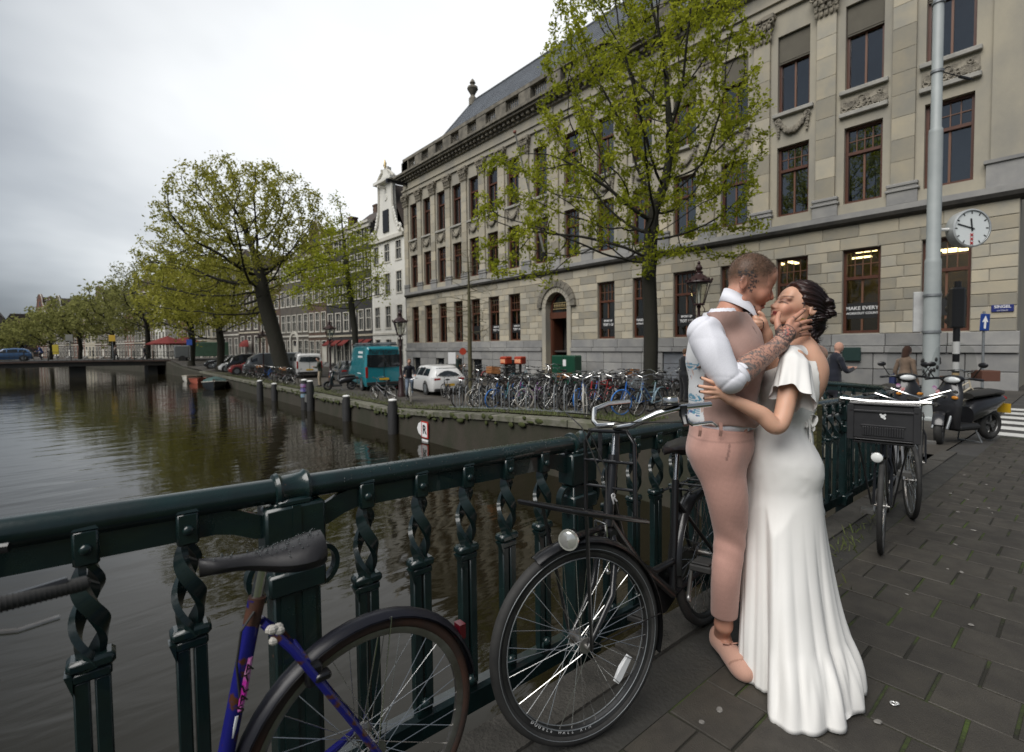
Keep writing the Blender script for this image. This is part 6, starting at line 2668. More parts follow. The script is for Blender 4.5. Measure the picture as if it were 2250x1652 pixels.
def van(name, label, paint, loc, heading, L=5.4, W=2.0, H=2.5, group=None, rear_win=True, side_win=False):
 hw = W / 2
 secs = [(-L / 2, .32, 1.25, H - .12, hw * .96, hw * .80), (-L / 2 + .12, .28, 1.28, H, hw, hw * .86), (0, .28, 1.28, H + .03, hw, hw * .86), (L * .22, .28, 1.28, H, hw, hw * .85), (L * .30, .28, 1.24, H - .12, hw, hw * .82),
   (L * .40, .28, 1.15, 1.55, hw * .98, hw * .8), (L * .44, .28, 1.05, 1.15, hw * .97, hw * .85), (L / 2 - .06, .3, .85, .92, hw * .92, hw * .72), (L / 2, .4, .65, .68, hw * .75, hw * .6)]
 sg = [(L * .27, L * .385, .04, .55, L * .27, L * .335)]
 if side_win:
  sg += [(-L * .42, -L * .18, .08, .62, -L * .41, -L * .18), (-L * .14, L * .1, .08, .62, -L * .14, L * .1)]
 r = vehicle(name, label, paint, loc, heading, secs, (-L * .29, L * .33), .36, sg, (L * .425, 1.22, hw * .84, L * .305, H - .2, hw * .74), (-L / 2 + .01, 1.32, hw * .78, -L / 2 + .02, 1.95 if H > 2.2 else H - .25, hw * .74) if rear_win else None, 'van', group)
 for s in (-1, 1):
  a = MB()
  a.cbox(-L / 2 - .015, -L / 2 + .12, s * (hw - .08) - .06, s * (hw - .08) + .06, .75, 1.35, .015)
  a.build('tail_lamp', M_TAIL, r)
  a = MB()
  a.ball((L / 2 - .18, s * (hw * .72), .88), (.12, .15, .13), 10, 7)
  a.build('headlamp', M_HEADL, r, smooth='all')
  a = MB()
  a.cbox(L * .36, L * .36 + .1, s * (hw + .02), s * (hw + .2), 1.3, 1.6, .02)
  a.build('mirror', M_TRIM, r)
 a = MB()
 a.box(-L / 2 - .02, -L / 2 - .004, -.26, .26, .62, .73)
 a.build('number_plate', M_PLATE, r)
 a = MB()
 a.cbox(-L / 2 - .06, -L / 2 + .05, -hw * .94, hw * .94, .34, .52, .02)
 a.build('bumper', M_TRIM, r)
 a = MB()
 a.box(-L / 2 - .012, -L / 2 - .001, -.012, .012, .55, H - .2)
 a.build('door_gap', M_TRIM, r)
 for s in (-1, 1):
  a = MB()
  a.box(-L * .2, L * .3, s * (hw + .002) - .008, s * (hw + .002) + .008, .60, .70)
  a.build('side_moulding', M_TRIM, r)
 return r

def zq(x, y):
 return gz(x, y)

HD = math.atan2(.98, .2)
# teal van
tv = van('delivery_van', 'teal high roof van with ladder on roof parked behind the white estate car', car_paint('teal', (.012, .19, .23)), (12.6, 27.6, zq(12, 26)), HD, 5.2, 2.0, 2.45)
a = MB()
a.cbox(-2.64, -2.615, -.9, .9, 1.35, 2.0, .01)
a.build('rear_window', M_CARGL, tv)
for k in range(2):
 l_ = MB()
 l_.box(-2.4, 1.5, .25 + k * .4 - .03, .25 + k * .4 + .03, 2.60, 2.66)
 l_.build('ladder_rail', M_IRON, tv)
for k in range(9):
 l_ = MB()
 l_.box(-2.3 + k * .42, -2.26 + k * .42, .28, .62, 2.61, 2.65)
 l_.build('ladder_rung', M_IRON, tv)
l_ = MB()
for x in (-2.2, -.5, 1.2):
 l_.box(x - .03, x + .03, -.85, .85, 2.48, 2.58)
l_.box(-2.45, 0.8, -.75, -.45, 2.585, 2.68)
l_.build('roof_rack', M_IRON, tv)
text('van_lettering', 'huristeny', .42, mat('letter_dark', (.004, .012, .018), rough=.5), tv, (-2.645, 0, 2.18), (PI / 2, 0, -PI / 2), bold=.008)
for z, w_, h in ((2.12, 1.15, .13), (1.88, 1.1, .11), (.95, .9, .05)):
 m_ = MB()
 x = -.3
 while x > -.3 - w_:
  b_ = rng.uniform(.06, .14)
  m_.box(x - b_, x, .0, .006, -h / 2, h / 2)
  x -= b_ + .03
 m_.build('van_lettering', M_LETTER, tv).location = (-.2, 1.0 - max(0, z - 1.3) * .115, z)
# white estate
we = estate('estate_car', 'white estate car with yellow plate parked beside the teal van', car_paint('white', (.68, .68, .67)), (13.75, 22.7, zq(14, 23)), HD, 4.7, 1.47)
wv = van('minivan', 'white minivan parked behind the standing man in green coat', car_paint('white', (.68, .68, .67)), (13.7, 42.9, zq(13.5, 42)), HD - .02, 4.9, 1.95, 1.95, side_win=True)
gc = estate('hatchback', 'dark grey hatchback between the white minivan and the teal van', car_paint('dark_grey', (.05, .055, .06)), (14.0, 34.8, zq(13, 34)), HD, 4.0, 1.5)
# cars nosed in to the quay, left of the big elm
cars = [('van', 'grey delivery van parked nose to the canal below the old elm', (.13, .14, .15), 12.6, 49.0, 2.0), ('est', 'small red car parked nose to the canal beside a grey van', (.25, .03, .03), 11.6, 52.0, 1.42),
  ('van', 'black people carrier with pale bonnet parked nose to the canal', (.015, .016, .018), 12.4, 55.2, 1.9), ('est', 'white hatchback parked nose to the canal', (.6, .61, .62), 11.9, 58.6, 1.5),
  ('est', 'dark grey car parked nose to the canal left of the white hatchback', (.06, .065, .07), 11.9, 62.3, 1.65), ('est', 'black car farthest left in the row by the canal', (.02, .02, .022), 11.7, 66.0, 1.5)]
for k, (t, lb, c, x, y, h) in enumerate(cars):
 pt_ = car_paint('quay_%d' % k, c)
 if t == 'van':
  r = van('parked_van', lb, pt_, (x, y, zq(x, y)), PI - .12, 4.9, 1.9, h, group='cars nosed in to the quay')
 else:
  r = estate('parked_car', lb, pt_, (x, y, zq(x, y)), PI - .12, 4.1, h, group='cars nosed in to the quay')
 if k == 2:
  a = MB()
  a.ball((2.05, 0, .98), (.5, .75, .1), 14, 8)
  a.build('bonnet', car_paint('white', (.68, .68, .67)), r, smooth='all')
# green box truck by the bridge and cars on the far bridge
gt_ = thing('box_truck', 'pale green box truck parked near the far bridge', 'truck', (at_d(447, 780, 67).x, at_d(447, 780, 67).y, zq(10.5, 76)), PI - .2)
a = MB()
a.cbox(-3.0, 1.4, -1.1, 1.1, .7, 2.6, .05)
a.build('box', mat('truck_green', (.10, .19, .13), (.08, .15, .10), rough=.6, scale=2), gt_)
a = MB()
a.cbox(1.45, 3.2, -1.0, 1.0, .5, 2.2, .12)
a.build('cab', car_paint('grey', (.15, .16, .16)), gt_)
a = MB()
a.cbox(2.9, 3.22, -.85, .85, 1.3, 2.0, .03)
a.build('windscreen', M_CARGL, gt_)
for x in (-2.0, 2.3):
 for s in (-1, 1):
  a = MB()
  a.lathe([(.2, -.12), (.42, -.12), (.42, .12), (.2, .12)], 18, (x, s * .95, .42), 'Y')
  a.build('wheel', M_TYRE, gt_)
for k, (x, c, lb) in enumerate(((-7.6, (.06, .13, .26), 'light blue car crossing the far bridge'), (-10.6, (.3, .32, .35), 'silver car at the left edge of the far bridge'))):
 estate('bridge_car', lb, car_paint('bridge_%d' % k, c), (x, 82.5, fz(x) + .01), 0 if k else PI, 4.2, 1.5)

# ------------------------------------------------------------------ mooring posts, boats
M_TAR = mat('tarred_wood', (.018, .018, .019), (.03, .03, .03), rough=.7, scale=5, bump=.4, bscale=20, stretch=(1, 1, .2))
mp_ = [(572, 880, 834, 'farthest'), (615, 879, 840, 'second'), (670, 900, 832, 'stickered'), (694, 901, 834, 'third'), (773, 923, 867, 'fourth'), (869, 952, 876, 'nearest')]
lbs = ['dark mooring post with white cap farthest along the quay', 'dark mooring post with white cap second along the quay', 'mooring post covered in purple and teal stickers joined by a beam', 'dark mooring post at the right end of the low beam', 'dark mooring post with white cap near the teal van', 'large dark mooring post with white cap nearest the viewer']
mpos = []
for (px_, yb, yt, nm), lb in zip(mp_, lbs):
 p = on_z(px_, yb, WATER_Z)
 p.x = min(p.x, 8.6)
 d = proj(p)[2]
 zt = EYE - (EYE - WATER_Z) * (yt - 760) / (yb - 760) * 1.0
 t = thing('mooring_post', lb, 'mooring post', (p.x, p.y, 0), 0, 'mooring posts along the quay')
 r = .19
 m_ = MB()
 m_.lathe([(r, -3), (r, zt - .28), (r * .80, zt - .14), (r * .80, zt - .06)], 12)
 m_.build('pile', M_TAR, t, smooth=True)
 m_ = MB()
 m_.lathe([(r * .82, zt - .06), (r * .85, zt - .03), (r * .7, zt), (.02, zt + .02)], 12)
 m_.build('cap', M_WHITE, t, smooth=True)
 if nm == 'stickered':
  for a0, z_, c in ((0, zt - .32, (.35, .05, .3)), (0, zt - .55, (.08, .05, .3)), (0, zt - .85, (.02, .3, .32))):
   m_ = MB()
   m_.lathe([(r + .006 - (.03 if z_ > zt - .3 else 0), z_ - .09), (r + .006 - (.035 if z_ > zt - .3 else 0), z_ + .09)], 12, caps=False)
   m_.build('sticker', mat('sticker_%d' % int(c[0] * 100), c, (.3, .3, .4), rough=.4, scale=6), t, smooth=True)
 mpos.append((p.x, p.y, zt))
(ax, ay, az), (bx_, by_, bz_2) = mpos[2], mpos[3]
m_ = MB()
dv = Vector((bx_ - ax, by_ - ay, 0))
m_.strip([(ax, ay, -1.25), (bx_, by_, -1.25)], (0, 0, 1), .42, .16)
tag(m_.build('fender_beam', mat('grey_beam', (.13, .13, .125), (.09, .09, .085), rough=.9, scale=4)), 'grey timber beam bolted between two mooring posts', 'beam')

def boat(name, label, px_, py_, L, W, ang, hull, deck, h=.5):
 p = on_z(px_, py_, WATER_Z)
 t = thing(name, label, 'boat', (min(p.x, 7.6), p.y, WATER_Z), ang)
 rings = []
 n_ = 12
 for i in range(n_ + 1):
  u = i / n_
  x = -L / 2 + L * u
  w_ = W / 2 * (1 - max(0, (u - .45) / .55) ** 2.2) * (.85 + .15 * min(1, u * 4))
  sh = h * (.85 + .35 * u * u)
  w_ = max(w_, .03)
  rings.append([(x, -w_, sh), (x, -w_ * .92, sh * .3), (x, -w_ * .5, -.15), (x, w_ * .5, -.15), (x, w_ * .92, sh * .3), (x, w_, sh), (x, w_ * .82, sh - .02), (x, w_ * .75, .08), (x, -w_ * .75, .08), (x, -w_ * .82, sh - .02)])
 m_ = MB()
 m_.loft(rings)
 m_.build('hull', hull, t, smooth=True)
 m_ = MB()
 for s in (-1, 1):
  m_.tube([(-L / 2 + L * i / n_, s * max(.03, abs(rings[i][0][1])), rings[i][0][2]) for i in range(n_ + 1)], .04, 6)
 m_.build('gunwale', deck, t, smooth=True)
 for u in (.25, .55):
  m_ = MB()
  x = -L / 2 + L * u
  m_.box(x - .13, x + .13, -W * .36, W * .36, h * .62, h * .68)
  m_.build('thwart', deck, t)
 return t

boat('moored_boat', 'white dinghy moored farthest along the quay', 434, 836, 3.6, 1.5, -1.9, mat('boat_white', (.62, .6, .54), rough=.4), mat('boat_cream', (.5, .46, .38), rough=.5), .55)
boat('moored_boat', 'salmon red dinghy moored between a white and a dark boat', 458, 840, 3.2, 1.4, -1.7, mat('boat_red', (.40, .11, .07), rough=.5), mat('boat_red2', (.3, .08, .05), rough=.5), .45)
bt = boat('moored_boat', 'dark boat under a teal tarpaulin moored nearest along the quay', 492, 852, 4.6, 1.8, -1.75, mat('boat_dark', (.018, .022, .025), rough=.4), mat('boat_rub', (.4, .38, .33), rough=.6), .6)
m_ = MB()
rings = []
for i in range(9):
 u = i / 8
 x = -2.0 + 3.6 * u
 w_ = .85 * (1 - max(0, (u - .5) / .5) ** 2 * .8)
 rings.append([(x, -w_, .62), (x, -w_ * .5, .78 + .05 * math.sin(i)), (x, 0, .9), (x, w_ * .5, .8), (x, w_, .62)])
m_.loft(rings, caps=False, closed=False)
m_.build('tarpaulin', mat('tarpaulin', (.03, .08, .085), (.05, .10, .09), rough=.6, scale=4), bt, smooth='all')

# ------------------------------------------------------------------ lamps, signs, poles
M_LAMPI = mat('lamp_iron', (.030, .012, .012), rough=.4)
M_LGLASS = glass_mat('lantern_glass', (.85, .86, .82), .06)
M_OPAL = mat('opal', (.7, .7, .66), rough=.4)

def crown_lamp(label, loc, H=4.05):
 t = thing('street_lamp', label, 'street lamp', loc, .3, 'crown lanterns on the quay')
 s = H / 4.05
 m_ = MB()
 m_.lathe([(.20, -.1), (.20, .12), (.15, .2), (.15, .75), (.11, .85), (.13, .92), (.075, 1.0), (.06, 1.2), (.055, 2.4), (.075, 2.43), (.075, 2.48), (.045, 2.52), (.04, 2.86), (.07, 2.9), (.05, 2.95)], 12)
 m_.build('post', M_LAMPI, t, smooth=True)
 m_ = MB()
 for sgn in (-1, 1):
  m_.tube([(0, sgn * .03, 2.62), (0, sgn * .15, 2.72), (0, sgn * .16, 2.84), (0, sgn * .09, 2.95), (0, sgn * .12, 3.0)], .013, 6)
  m_.tube([(0, 0, 2.5), (0, sgn * .3, 2.5)], .012, 6)
  m_.ball((0, sgn * .31, 2.5), .025, 8, 6)
 m_.build('bracket', M_LAMPI, t, smooth=True)
 m_ = MB()
 n = 6
 for k in range(n):
  a = 2 * PI * k / n
  m_.tube([(.15 * math.cos(a), .15 * math.sin(a), 2.98), (.32 * math.cos(a), .32 * math.sin(a), 3.58)], .012, 6)
 m_.lathe([(.16, 2.95), (.17, 2.98), (.15, 3.0)], 6)
 m_.lathe([(.33, 3.57), (.37, 3.60), (.36, 3.64), (.26, 3.70), (.20, 3.78), (.12, 3.82), (.10, 3.86), (.12, 3.9), (.07, 3.93)], 12)
 m_.build('lantern_frame', M_LAMPI, t, smooth=True)
 m_ = MB()
 for k in range(12):
  a = 2 * PI * k / 12
  m_.ball((.36 * math.cos(a), .36 * math.sin(a), 3.67), (.03, .03, .045), 6, 5)
 m_.lathe([(.05, 3.93), (.09, 3.97), (.10, 4.03), (.06, 4.09), (.03, 4.12), (.05, 4.16), (.01, 4.22)], 10)
 m_.build('crown', M_LAMPI, t, smooth=True)
 m_ = MB()
 pts0 = [(.145 * math.cos(2 * PI * k / n), .145 * math.sin(2 * PI * k / n), 2.99) for k in range(n)]
 pts1 = [(.315 * math.cos(2 * PI * k / n), .315 * math.sin(2 * PI * k / n), 3.57) for k in range(n)]
 m_.loft([pts0, pts1], caps=False)
 m_.build('lantern_glass', M_LGLASS, t)
 m_ = MB()
 m_.lathe([(.03, 3.0), (.04, 3.1), (.02, 3.3), (.05, 3.52), (.05, 3.56)], 8)
 m_.build('lamp_bulb', M_OPAL, t, smooth=True)
 t.scale = (s, s, s)
 return t

crown_lamp('dark red iron crown lantern in front of the stone facade behind the groom', (13.0, 7.2, gz(13, 7.2)), 3.95)
crown_lamp('iron crown lantern standing between the teal van and white estate car', (11.35, 21.7, gz(11.3, 21.7)), 4.05)
crown_lamp('iron crown lantern left of the teal van beside the scooter', (11.2, 30.6, gz(11.2, 30.6)), 4.0)
crown_lamp('iron crown lantern just right of the big leaning elm trunk', (11.6, 44.0 + 4, gz(11.6, 46)), 4.0)
crown_lamp('iron crown lantern before the cream house left of the elm', (15.5, 66.0, gz(15.5, 66)), 4.0)

# tall grey tram pole with the clock
M_POLE = mat('pole_grey', (.36, .39, .385), (.30, .33, .33), rough=.5, scale=2)
PX, PY = on_z(2045, 890, -.31).x, 2.2
pb_ = at_d(2046, 760, 10.9)
PX, PY = pb_.x, pb_.y
PZ = gz(PX, PY)
tp = thing('tram_pole', 'tall tapered grey steel pole in front of the building corner', 'pole', (PX, PY, PZ))
m_ = MB()
m_.lathe([(.18, -.2), (.18, .05), (.150, .08), (.150, 3.45), (.145, 3.52), (.128, 3.56), (.128, 6.25), (.122, 6.32), (.098, 6.36), (.094, 13.5)], 20)
m_.build('shaft', M_POLE, tp, smooth=True)
for z, r in ((7.55, .10), (9.0, .10), (9.45, .10), (10.9, .10), (2.75, .152), (1.95, .152)):
 m_ = MB()
 m_.lathe([(r, z - .03), (r + .02, z - .025), (r + .02, z + .025), (r, z + .03)], 16)
 m_.tube([(r, 0, z), (r + .09, 0, z)], .02, 6)
 m_.build('clamp', M_IRON, tp, smooth=True)
m_ = MB()
for k in range(26):
 a, z = rng.uniform(0, 2 * PI), rng.uniform(.9, 1.35)
 m_.ball((.149 * math.cos(a), .149 * math.sin(a), z), (.03, .03, .05), 5, 4)
m_.build('torn_stickers', M_TRIM, tp)
wr_ = MB()
wr_.tube([(0, 0, 9.2), (8, -1.5, 12.5)], .012, 5)
wr_.tube([(0, 0, 7.58), (2.0, -.35, 7.9)], .014, 5)
wr_.tube([(1.2, -.2, 7.77), (1.75, -.3, 7.86)], .035, 6)
wr_.build('span_wire', M_TRIM, tp)
# clock on a bracket
ck_ = thing('street_clock', 'round white station clock with three red crosses on the grey pole', 'clock')
cc_ = at_d(2127, 503, 10.75)
vd_ = (Vector((0, 0, EYE)) - cc_)
fa = Vector((-.64, -.77, 0)).normalized()
ck_.location = cc_
ck_.rotation_euler = (0, 0, math.atan2(fa.y, fa.x) - .02)
Rk = .40
m_ = MB()
m_.lathe([(Rk * .9, -.14), (Rk, -.11), (Rk + .012, .05), (Rk + .012, .10), (Rk - .02, .115), (Rk - .025, .10)], 40, (0, 0, 0), 'X', caps=False)
m_.lathe([(Rk * .9, -.14), (.001, -.15)], 40, (0, 0, 0), 'X', caps=False)
m_.build('case', mat('clock_case', (.5, .52, .52), rough=.35, metal=.4), ck_, smooth=True)
m_ = MB()
m_.lathe([(Rk - .024, .085), (.001, .085)], 40, (0, 0, 0), 'X', caps=False)
m_.build('dial', mat('clock_dial', (.72, .76, .76), rough=.4), ck_)
for k in range(12):
 a = 2 * PI * k / 12
 if k == 6:
  continue
 m_ = MB()
 m_.M = Matrix.Rotation(a, 4, 'X')
 m_.box(.087, .092, -.010, .010, Rk * .76, Rk * .90)
 m_.build('hour_mark', M_BLACK, ck_)
for nm, a, L, w_ in (('hour_hand', R_(-6), .52, .016), ('minute_hand', R_(-73), .80, .012)):
 m_ = MB()
 m_.M = Matrix.Rotation(-a, 4, 'X')
 m_.box(.094, .099, -w_, w_, -.06, Rk * L)
 m_.build(nm, M_BLACK, ck_)
for k in range(3):
 m_ = MB()
 for s in (-1, 1):
  m_.M = Matrix.Translation((.095, 0, -Rk * (.36 + .22 * k))) @ Matrix.Rotation(s * PI / 4, 4, 'X')
  m_.box(-.003, .003, -.008, .008, -.04, .04)
 m_.build('red_cross', mat('clock_red', (.5, .02, .02), rough=.5), ck_)
m_ = MB()
lp_ = ck_.matrix_basis.inverted() @ Vector((PX, PY, cc_.z))
pb_l = Matrix.Rotation(-ck_.rotation_euler.z, 4, 'Z') @ (Vector((PX, PY, cc_.z)) - cc_)
m_.tube([pb_l, pb_l.normalized() * (Rk * .98)], .035, 8)
m_.build('arm', M_WHITE, ck_, smooth=True)
# sign box on the pole
sb = MB()
sb.M = Matrix.Rotation(.6, 4, 'Z')
sb.cbox(.17, .23, -.26, .26, 1.95, 2.85, .01)
sb.build('sign_box', mat('sign_grey', (.55, .56, .55), (.4, .4, .4), rough=.5, scale=3), tp)

# traffic light
tl_p = at_d(2102, 720, 12.2)
tl = thing('traffic_light', 'black traffic light on a black and white striped pole beside the grey pole', 'traffic light', (tl_p.x, tl_p.y, gz(tl_p.x, tl_p.y)), .5)
zb0 = gz(tl_p.x, tl_p.y)
zlo = tl_p.z - zb0
m_ = MB()
m_.lathe([(.07, -.1), (.07, 3.2)], 12)
m_.build('pole', M_BLACK, tl, smooth=True)
for z0, z1, c in ((.55, .95, (.45, .33, .18)), (1.0, 1.22, (.6, .6, .58)), (1.42, 1.72, (.65, .65, .63))):
 m_ = MB()
 m_.lathe([(.074, z0), (.074, z1)], 12)
 m_.build('band', mat('band_%d' % int(c[2] * 100), c, rough=.6), tl, smooth=True)
m_ = MB()
m_.cbox(-.12, .14, -.13, .13, 2.05, 3.05, .04)
m_.cbox(.12, .30, -.11, .11, 2.12, 2.98, .05)
m_.build('signal_head', M_BLACK, tl)
for z in (2.25, 2.55, 2.85):
 m_ = MB()
 m_.tube([(.30, 0, z), (.42, 0, z)], .095, 12, caps=False)
 m_.build('visor', M_BLACK, tl, smooth=True)
 m_ = MB()
 m_.lathe([(.088, .301), (.02, .32)], 12, (0, 0, z), 'X')
 m_.build('lens', M_DARKGLASS, tl, smooth=True)
# blue arrow sign
as_p = at_d(2164, 708, 13.4)
asn = thing('arrow_sign', 'small blue one way sign with white arrow near the building corner', 'sign', as_p, -YAW)
m_ = MB()
m_.M = Matrix.Rotation(R_(3), 4, 'Y') @ Matrix.Rotation(R_(-12), 4, 'Z')
m_.cbox(-.11, .11, -.012, .012, -.23, .23, .01)
m_.build('plate', M_SIGNB, asn)
m_ = MB()
m_.M = Matrix.Rotation(R_(3), 4, 'Y') @ Matrix.Rotation(R_(-12), 4, 'Z')
m_.prism([(-.024, -.17), (.024, -.17), (.024, .02), (.07, .0), (0, .18), (-.07, .0), (-.024, .02)], -.0165, -.0135, 'XZ')
m_.build('arrow', M_LETTER, asn)
m_ = MB()
m_.tube([(.02, .05, .3), (.02, .05, -as_p.z - .3)], .03, 8)
m_.build('post', M_IRON, asn, smooth=True)
# mooring sign on the quay wall
sp_ = on_x(934, 945, 8.72)
ms = thing('mooring_sign', 'white and red letter R sign with arrow fixed on the quay wall', 'sign', (8.73, sp_.y, sp_.z))
m_ = MB()
m_.cbox(-.03, .0, -.22, .22, -.28, .30, .008)
m_.build('plate', mat('sign_red', (.45, .03, .02), rough=.5), ms)
m_ = MB()
m_.box(-.036, -.031, -.17, .17, -.24, .26)
m_.build('face', M_LETTER, ms)
m_ = MB()
m_.prism([(.23, -.22), (.42, -.15), (.52, .02), (.42, .2), (.23, .28)], -.03, .0, 'YZ')
m_.build('arrow', M_LETTER, ms)
m_ = MB()
m_.box(-.028, 0, -.2, .2, -.62, -.33)
m_.build('sub_plate', M_LETTER, ms)
text('letter', 'R', .42, M_BLACK, ms, (-.04, 0, .01), ROTF, bold=.012)

# ------------------------------------------------------------------ scooters
def scooter(label, loc, rz, shield=True, paint=None, steer=.35):
 t = thing('motor_scooter', label, 'scooter', loc, rz, 'scooters parked in the street')
 P = paint or mat('scooter_black', (.016, .016, .018), rough=.3, coat=.4)
 for nm, x, st in (('front_wheel', .64, steer), ('rear_wheel', -.62, 0)):
  w_ = MB()
  w_.torus((0, 0, 0), .205, .058, 28, 10)
  o = link(nm, w_.mesh('tyre', M_RUBBER, 'all'), t, (x, 0, .262), (0, 0, st))
  r_2 = MB()
  r_2.lathe([(.155, -.03), (.16, -.04), (.16, .04), (.155, .03)], 20, (0, 0, 0), 'Y', caps=False)
  r_2.lathe([(.05, -.05), (.05, .05)], 12, (0, 0, 0), 'Y')
  for k in range(5):
   r_2.M = Matrix.Rotation(2 * PI * k / 5, 4, 'Y')
   r_2.box(-.018, .018, -.02, .02, .04, .16)
  r_2.build('rim', mat('alloy', (.16, .16, .16), rough=.4, metal=.8), o, smooth=True)
 b = MB()
 # rear body
 rings = []
 for u, zl, zh, w_ in ((-.95, .66, .72, .05), (-.80, .58, .77, .12), (-.55, .48, .76, .155), (-.30, .40, .74, .165), (-.08, .34, .70, .15), (.02, .30, .60, .13)):
  rings.append([(u, w_ * math.cos(a) * (abs(math.cos(a)) ** -.3 if abs(math.cos(a)) > .05 else 1), (zl + zh) / 2 + (zh - zl) / 2 * math.sin(a)) for a in np.linspace(0, 2 * PI, 14, endpoint=False)])
 b.loft(rings)
 b.build('rear_body', P, t, smooth=True)
 b = MB()
 b.cbox(-.12, .42, -.17, .17, .22, .33, .04)
 b.build('footboard', M_TRIM, t)
 b = MB()
 rings = []
 for z, x, w_, d in ((.26, .40, .16, .05), (.45, .47, .20, .07), (.65, .47, .22, .08), (.85, .42, .20, .09), (.98, .37, .14, .10), (1.06, .33, .13, .09)):
  rings.append([(x + d * math.sin(a), w_ * math.cos(a), z) for a in np.linspace(0, 2 * PI, 14, endpoint=False)])
 b.loft(rings)
 b.build('leg_shield', P, t, smooth=True)
 b = MB()
 b.M = Matrix.Translation((.64, 0, .262)) @ Matrix.Rotation(steer, 4, 'Z')
 fender(b, (0, 0, 0), .285, R_(20), R_(150), .075)
 b.build('front_fender', P, t, smooth=True)
 b = MB()
 for s in (-1, 1):
  b.tube([(.46, s * .09, .60), (.64 - s * math.sin(steer) * .085, s * .085, .262)], .022, 8)
 b.build('fork', M_IRON, t, smooth=True)
 b = MB()
 rings = []
 for x, z, w_, h in ((-.85, .80, .09, .05), (-.6, .82, .14, .06), (-.3, .80, .145, .06), (-.02, .77, .10, .05)):
  rings.append([(x, w_ * math.cos(a), z + h * math.sin(a)) for a in np.linspace(0, 2 * PI, 12, endpoint=False)])
 b.loft(rings)
 b.build('seat', mat('scooter_seat', (.03, .028, .025), rough=.6), t, smooth=True)
 b = MB()
 ca2, sa2 = math.cos(steer), math.sin(steer)
 rot_ = lambda p: (.34 + p[0] * ca2 - p[1] * sa2, p[0] * sa2 + p[1] * ca2, p[2])
 b.tube([rot_(p) for p in ((-.12, -.36, 1.05), (0, -.2, 1.08), (0, 0, 1.08), (0, .2, 1.08), (-.12, .36, 1.05))], .02, 8)
 b.ball(rot_((.05, 0, 1.07)), (.12, .17, .07), 12, 8)
 b.build('handlebar', P, t, smooth=True)
 for s in (-1, 1):
  b = MB()
  b.tube([rot_((-.02, s * .24, 1.09)), rot_((0, s * .34, 1.26))], .008, 6)
  b.ball(rot_((-.01, s * .36, 1.30)), (.02, .07, .045), 10, 6)
  b.build('mirror', M_BLACK, t, smooth=True)
 b = MB()
 b.ball(rot_((.15, 0, 1.06)), (.04, .12, .055), 12, 8)
 b.build('headlamp', M_HEADL, t, smooth='all')
 for s in (-1, 1):
  b = MB()
  b.ball((.54, s * .15, .78), (.02, .05, .03), 10, 6)
  b.build('indicator', mat('amber', (.55, .22, .03), rough=.3), t, smooth='all')
 b = MB()
 b.ball((-.93, 0, .70), (.04, .08, .04), 10, 6)
 b.build('tail_lamp', M_TAIL, t, smooth='all')
 b = MB()
 b.tube([(-.55, -.16, .30), (-.95, -.19, .36)], [.04, .06], 10)
 b.build('exhaust', M_TRIM, t, smooth=True)
 b = MB()
 for s in (-1, 1):
  b.tube([(-.05, s * .1, .25), (-.12, s * .17, .01)], .012, 6)
 b.tube([(-.12, -.17, .01), (-.12, .17, .01)], .012, 6)
 b.build('stand', M_IRON, t, smooth=True)
 b = MB()
 b.box(-1.02, -1.0, -.09, .09, .44, .60)
 b.build('number_plate', M_PLATE, t)
 for k, (x, z, c) in enumerate(((.47, .86, (.5, .05, .05)), (.49, .80, (.5, .5, .5)), (.45, .92, (.35, .1, .3)))):
  b = MB()
  b.lathe([(.035, .0), (.035, .004)], 12, (x + .06, -.10 - .03 * k, z), 'X')
  b.build('sticker', mat('scoot_st_%d' % k, c, (.6, .6, .6), scale=30, rough=.5), t)
 if shield:
  b = MB()
  vs = []
  for i in range(7):
   v = i / 6
   for j in range(9):
    u = j / 8 * 2 - 1
    w_ = .30 - .07 * v * v
    zz = 1.06 + .62 * v - (.10 * u * u * v ** 2)
    xx = .14 - .24 * v - .10 * u * u
    vs.append(rot_((xx + .04, u * w_, zz)))
  fs = [(i * 9 + j, i * 9 + j + 1, i * 9 + 10 + j, i * 9 + 9 + j) for i in range(6) for j in range(8)]
  b.add(vs, fs)
  b.build('windscreen', glass_mat('perspex', (.80, .81, .81), -.04, .05), t, smooth='all')
 return t

sfr, srr = Vector((10.73, 1.69)), Vector((11.485, 1.07))
dirv = (Vector((10.49, 1.63)) - Vector((11.84, 1.08))).normalized()
scooter('black motor scooter with clear windscreen and stickers parked at right', (11.12, 1.37, gz(11.1, 1.33)), math.atan2(dirv.y, dirv.x), steer=.45)
scooter('dark scooter with white front panel half hidden behind another scooter', (11.55, 2.35, gz(11.55, 2.3)), math.atan2(-.45, -.9), steer=-.1)
wp_ = scooter('black motor scooter without windscreen left of the teal van', (10.6, 27.6, gz(10.6, 27.6)), PI - .3, shield=False)

# ------------------------------------------------------------------ street things by the facade
def cargo_box(label, p, c, c2):
 t = thing('delivery_box', label, 'box', p, rng.uniform(-.3, .3), 'delivery boxes on parked scooters')
 m_ = MB()
 m_.cbox(-.27, .27, -.27, .27, 0, .46, .05)
 m_.build('box', c, t)
 m_ = MB()
 m_.cbox(-.28, .28, -.28, .28, .34, .37, .01)
 m_.build('lid_edge', c2, t)
 m_ = MB()
 m_.box(-.276, -.272, -.2, .2, .08, .3)
 m_.build('emblem', mat('box_emblem', (.75, .5, .3), (.7, .1, .03), rough=.5, scale=9), t)
 m_ = MB()
 m_.box(-.06, .06, -.06, .06, -.95, -.001)
 m_.build('stand', M_TRIM, t)

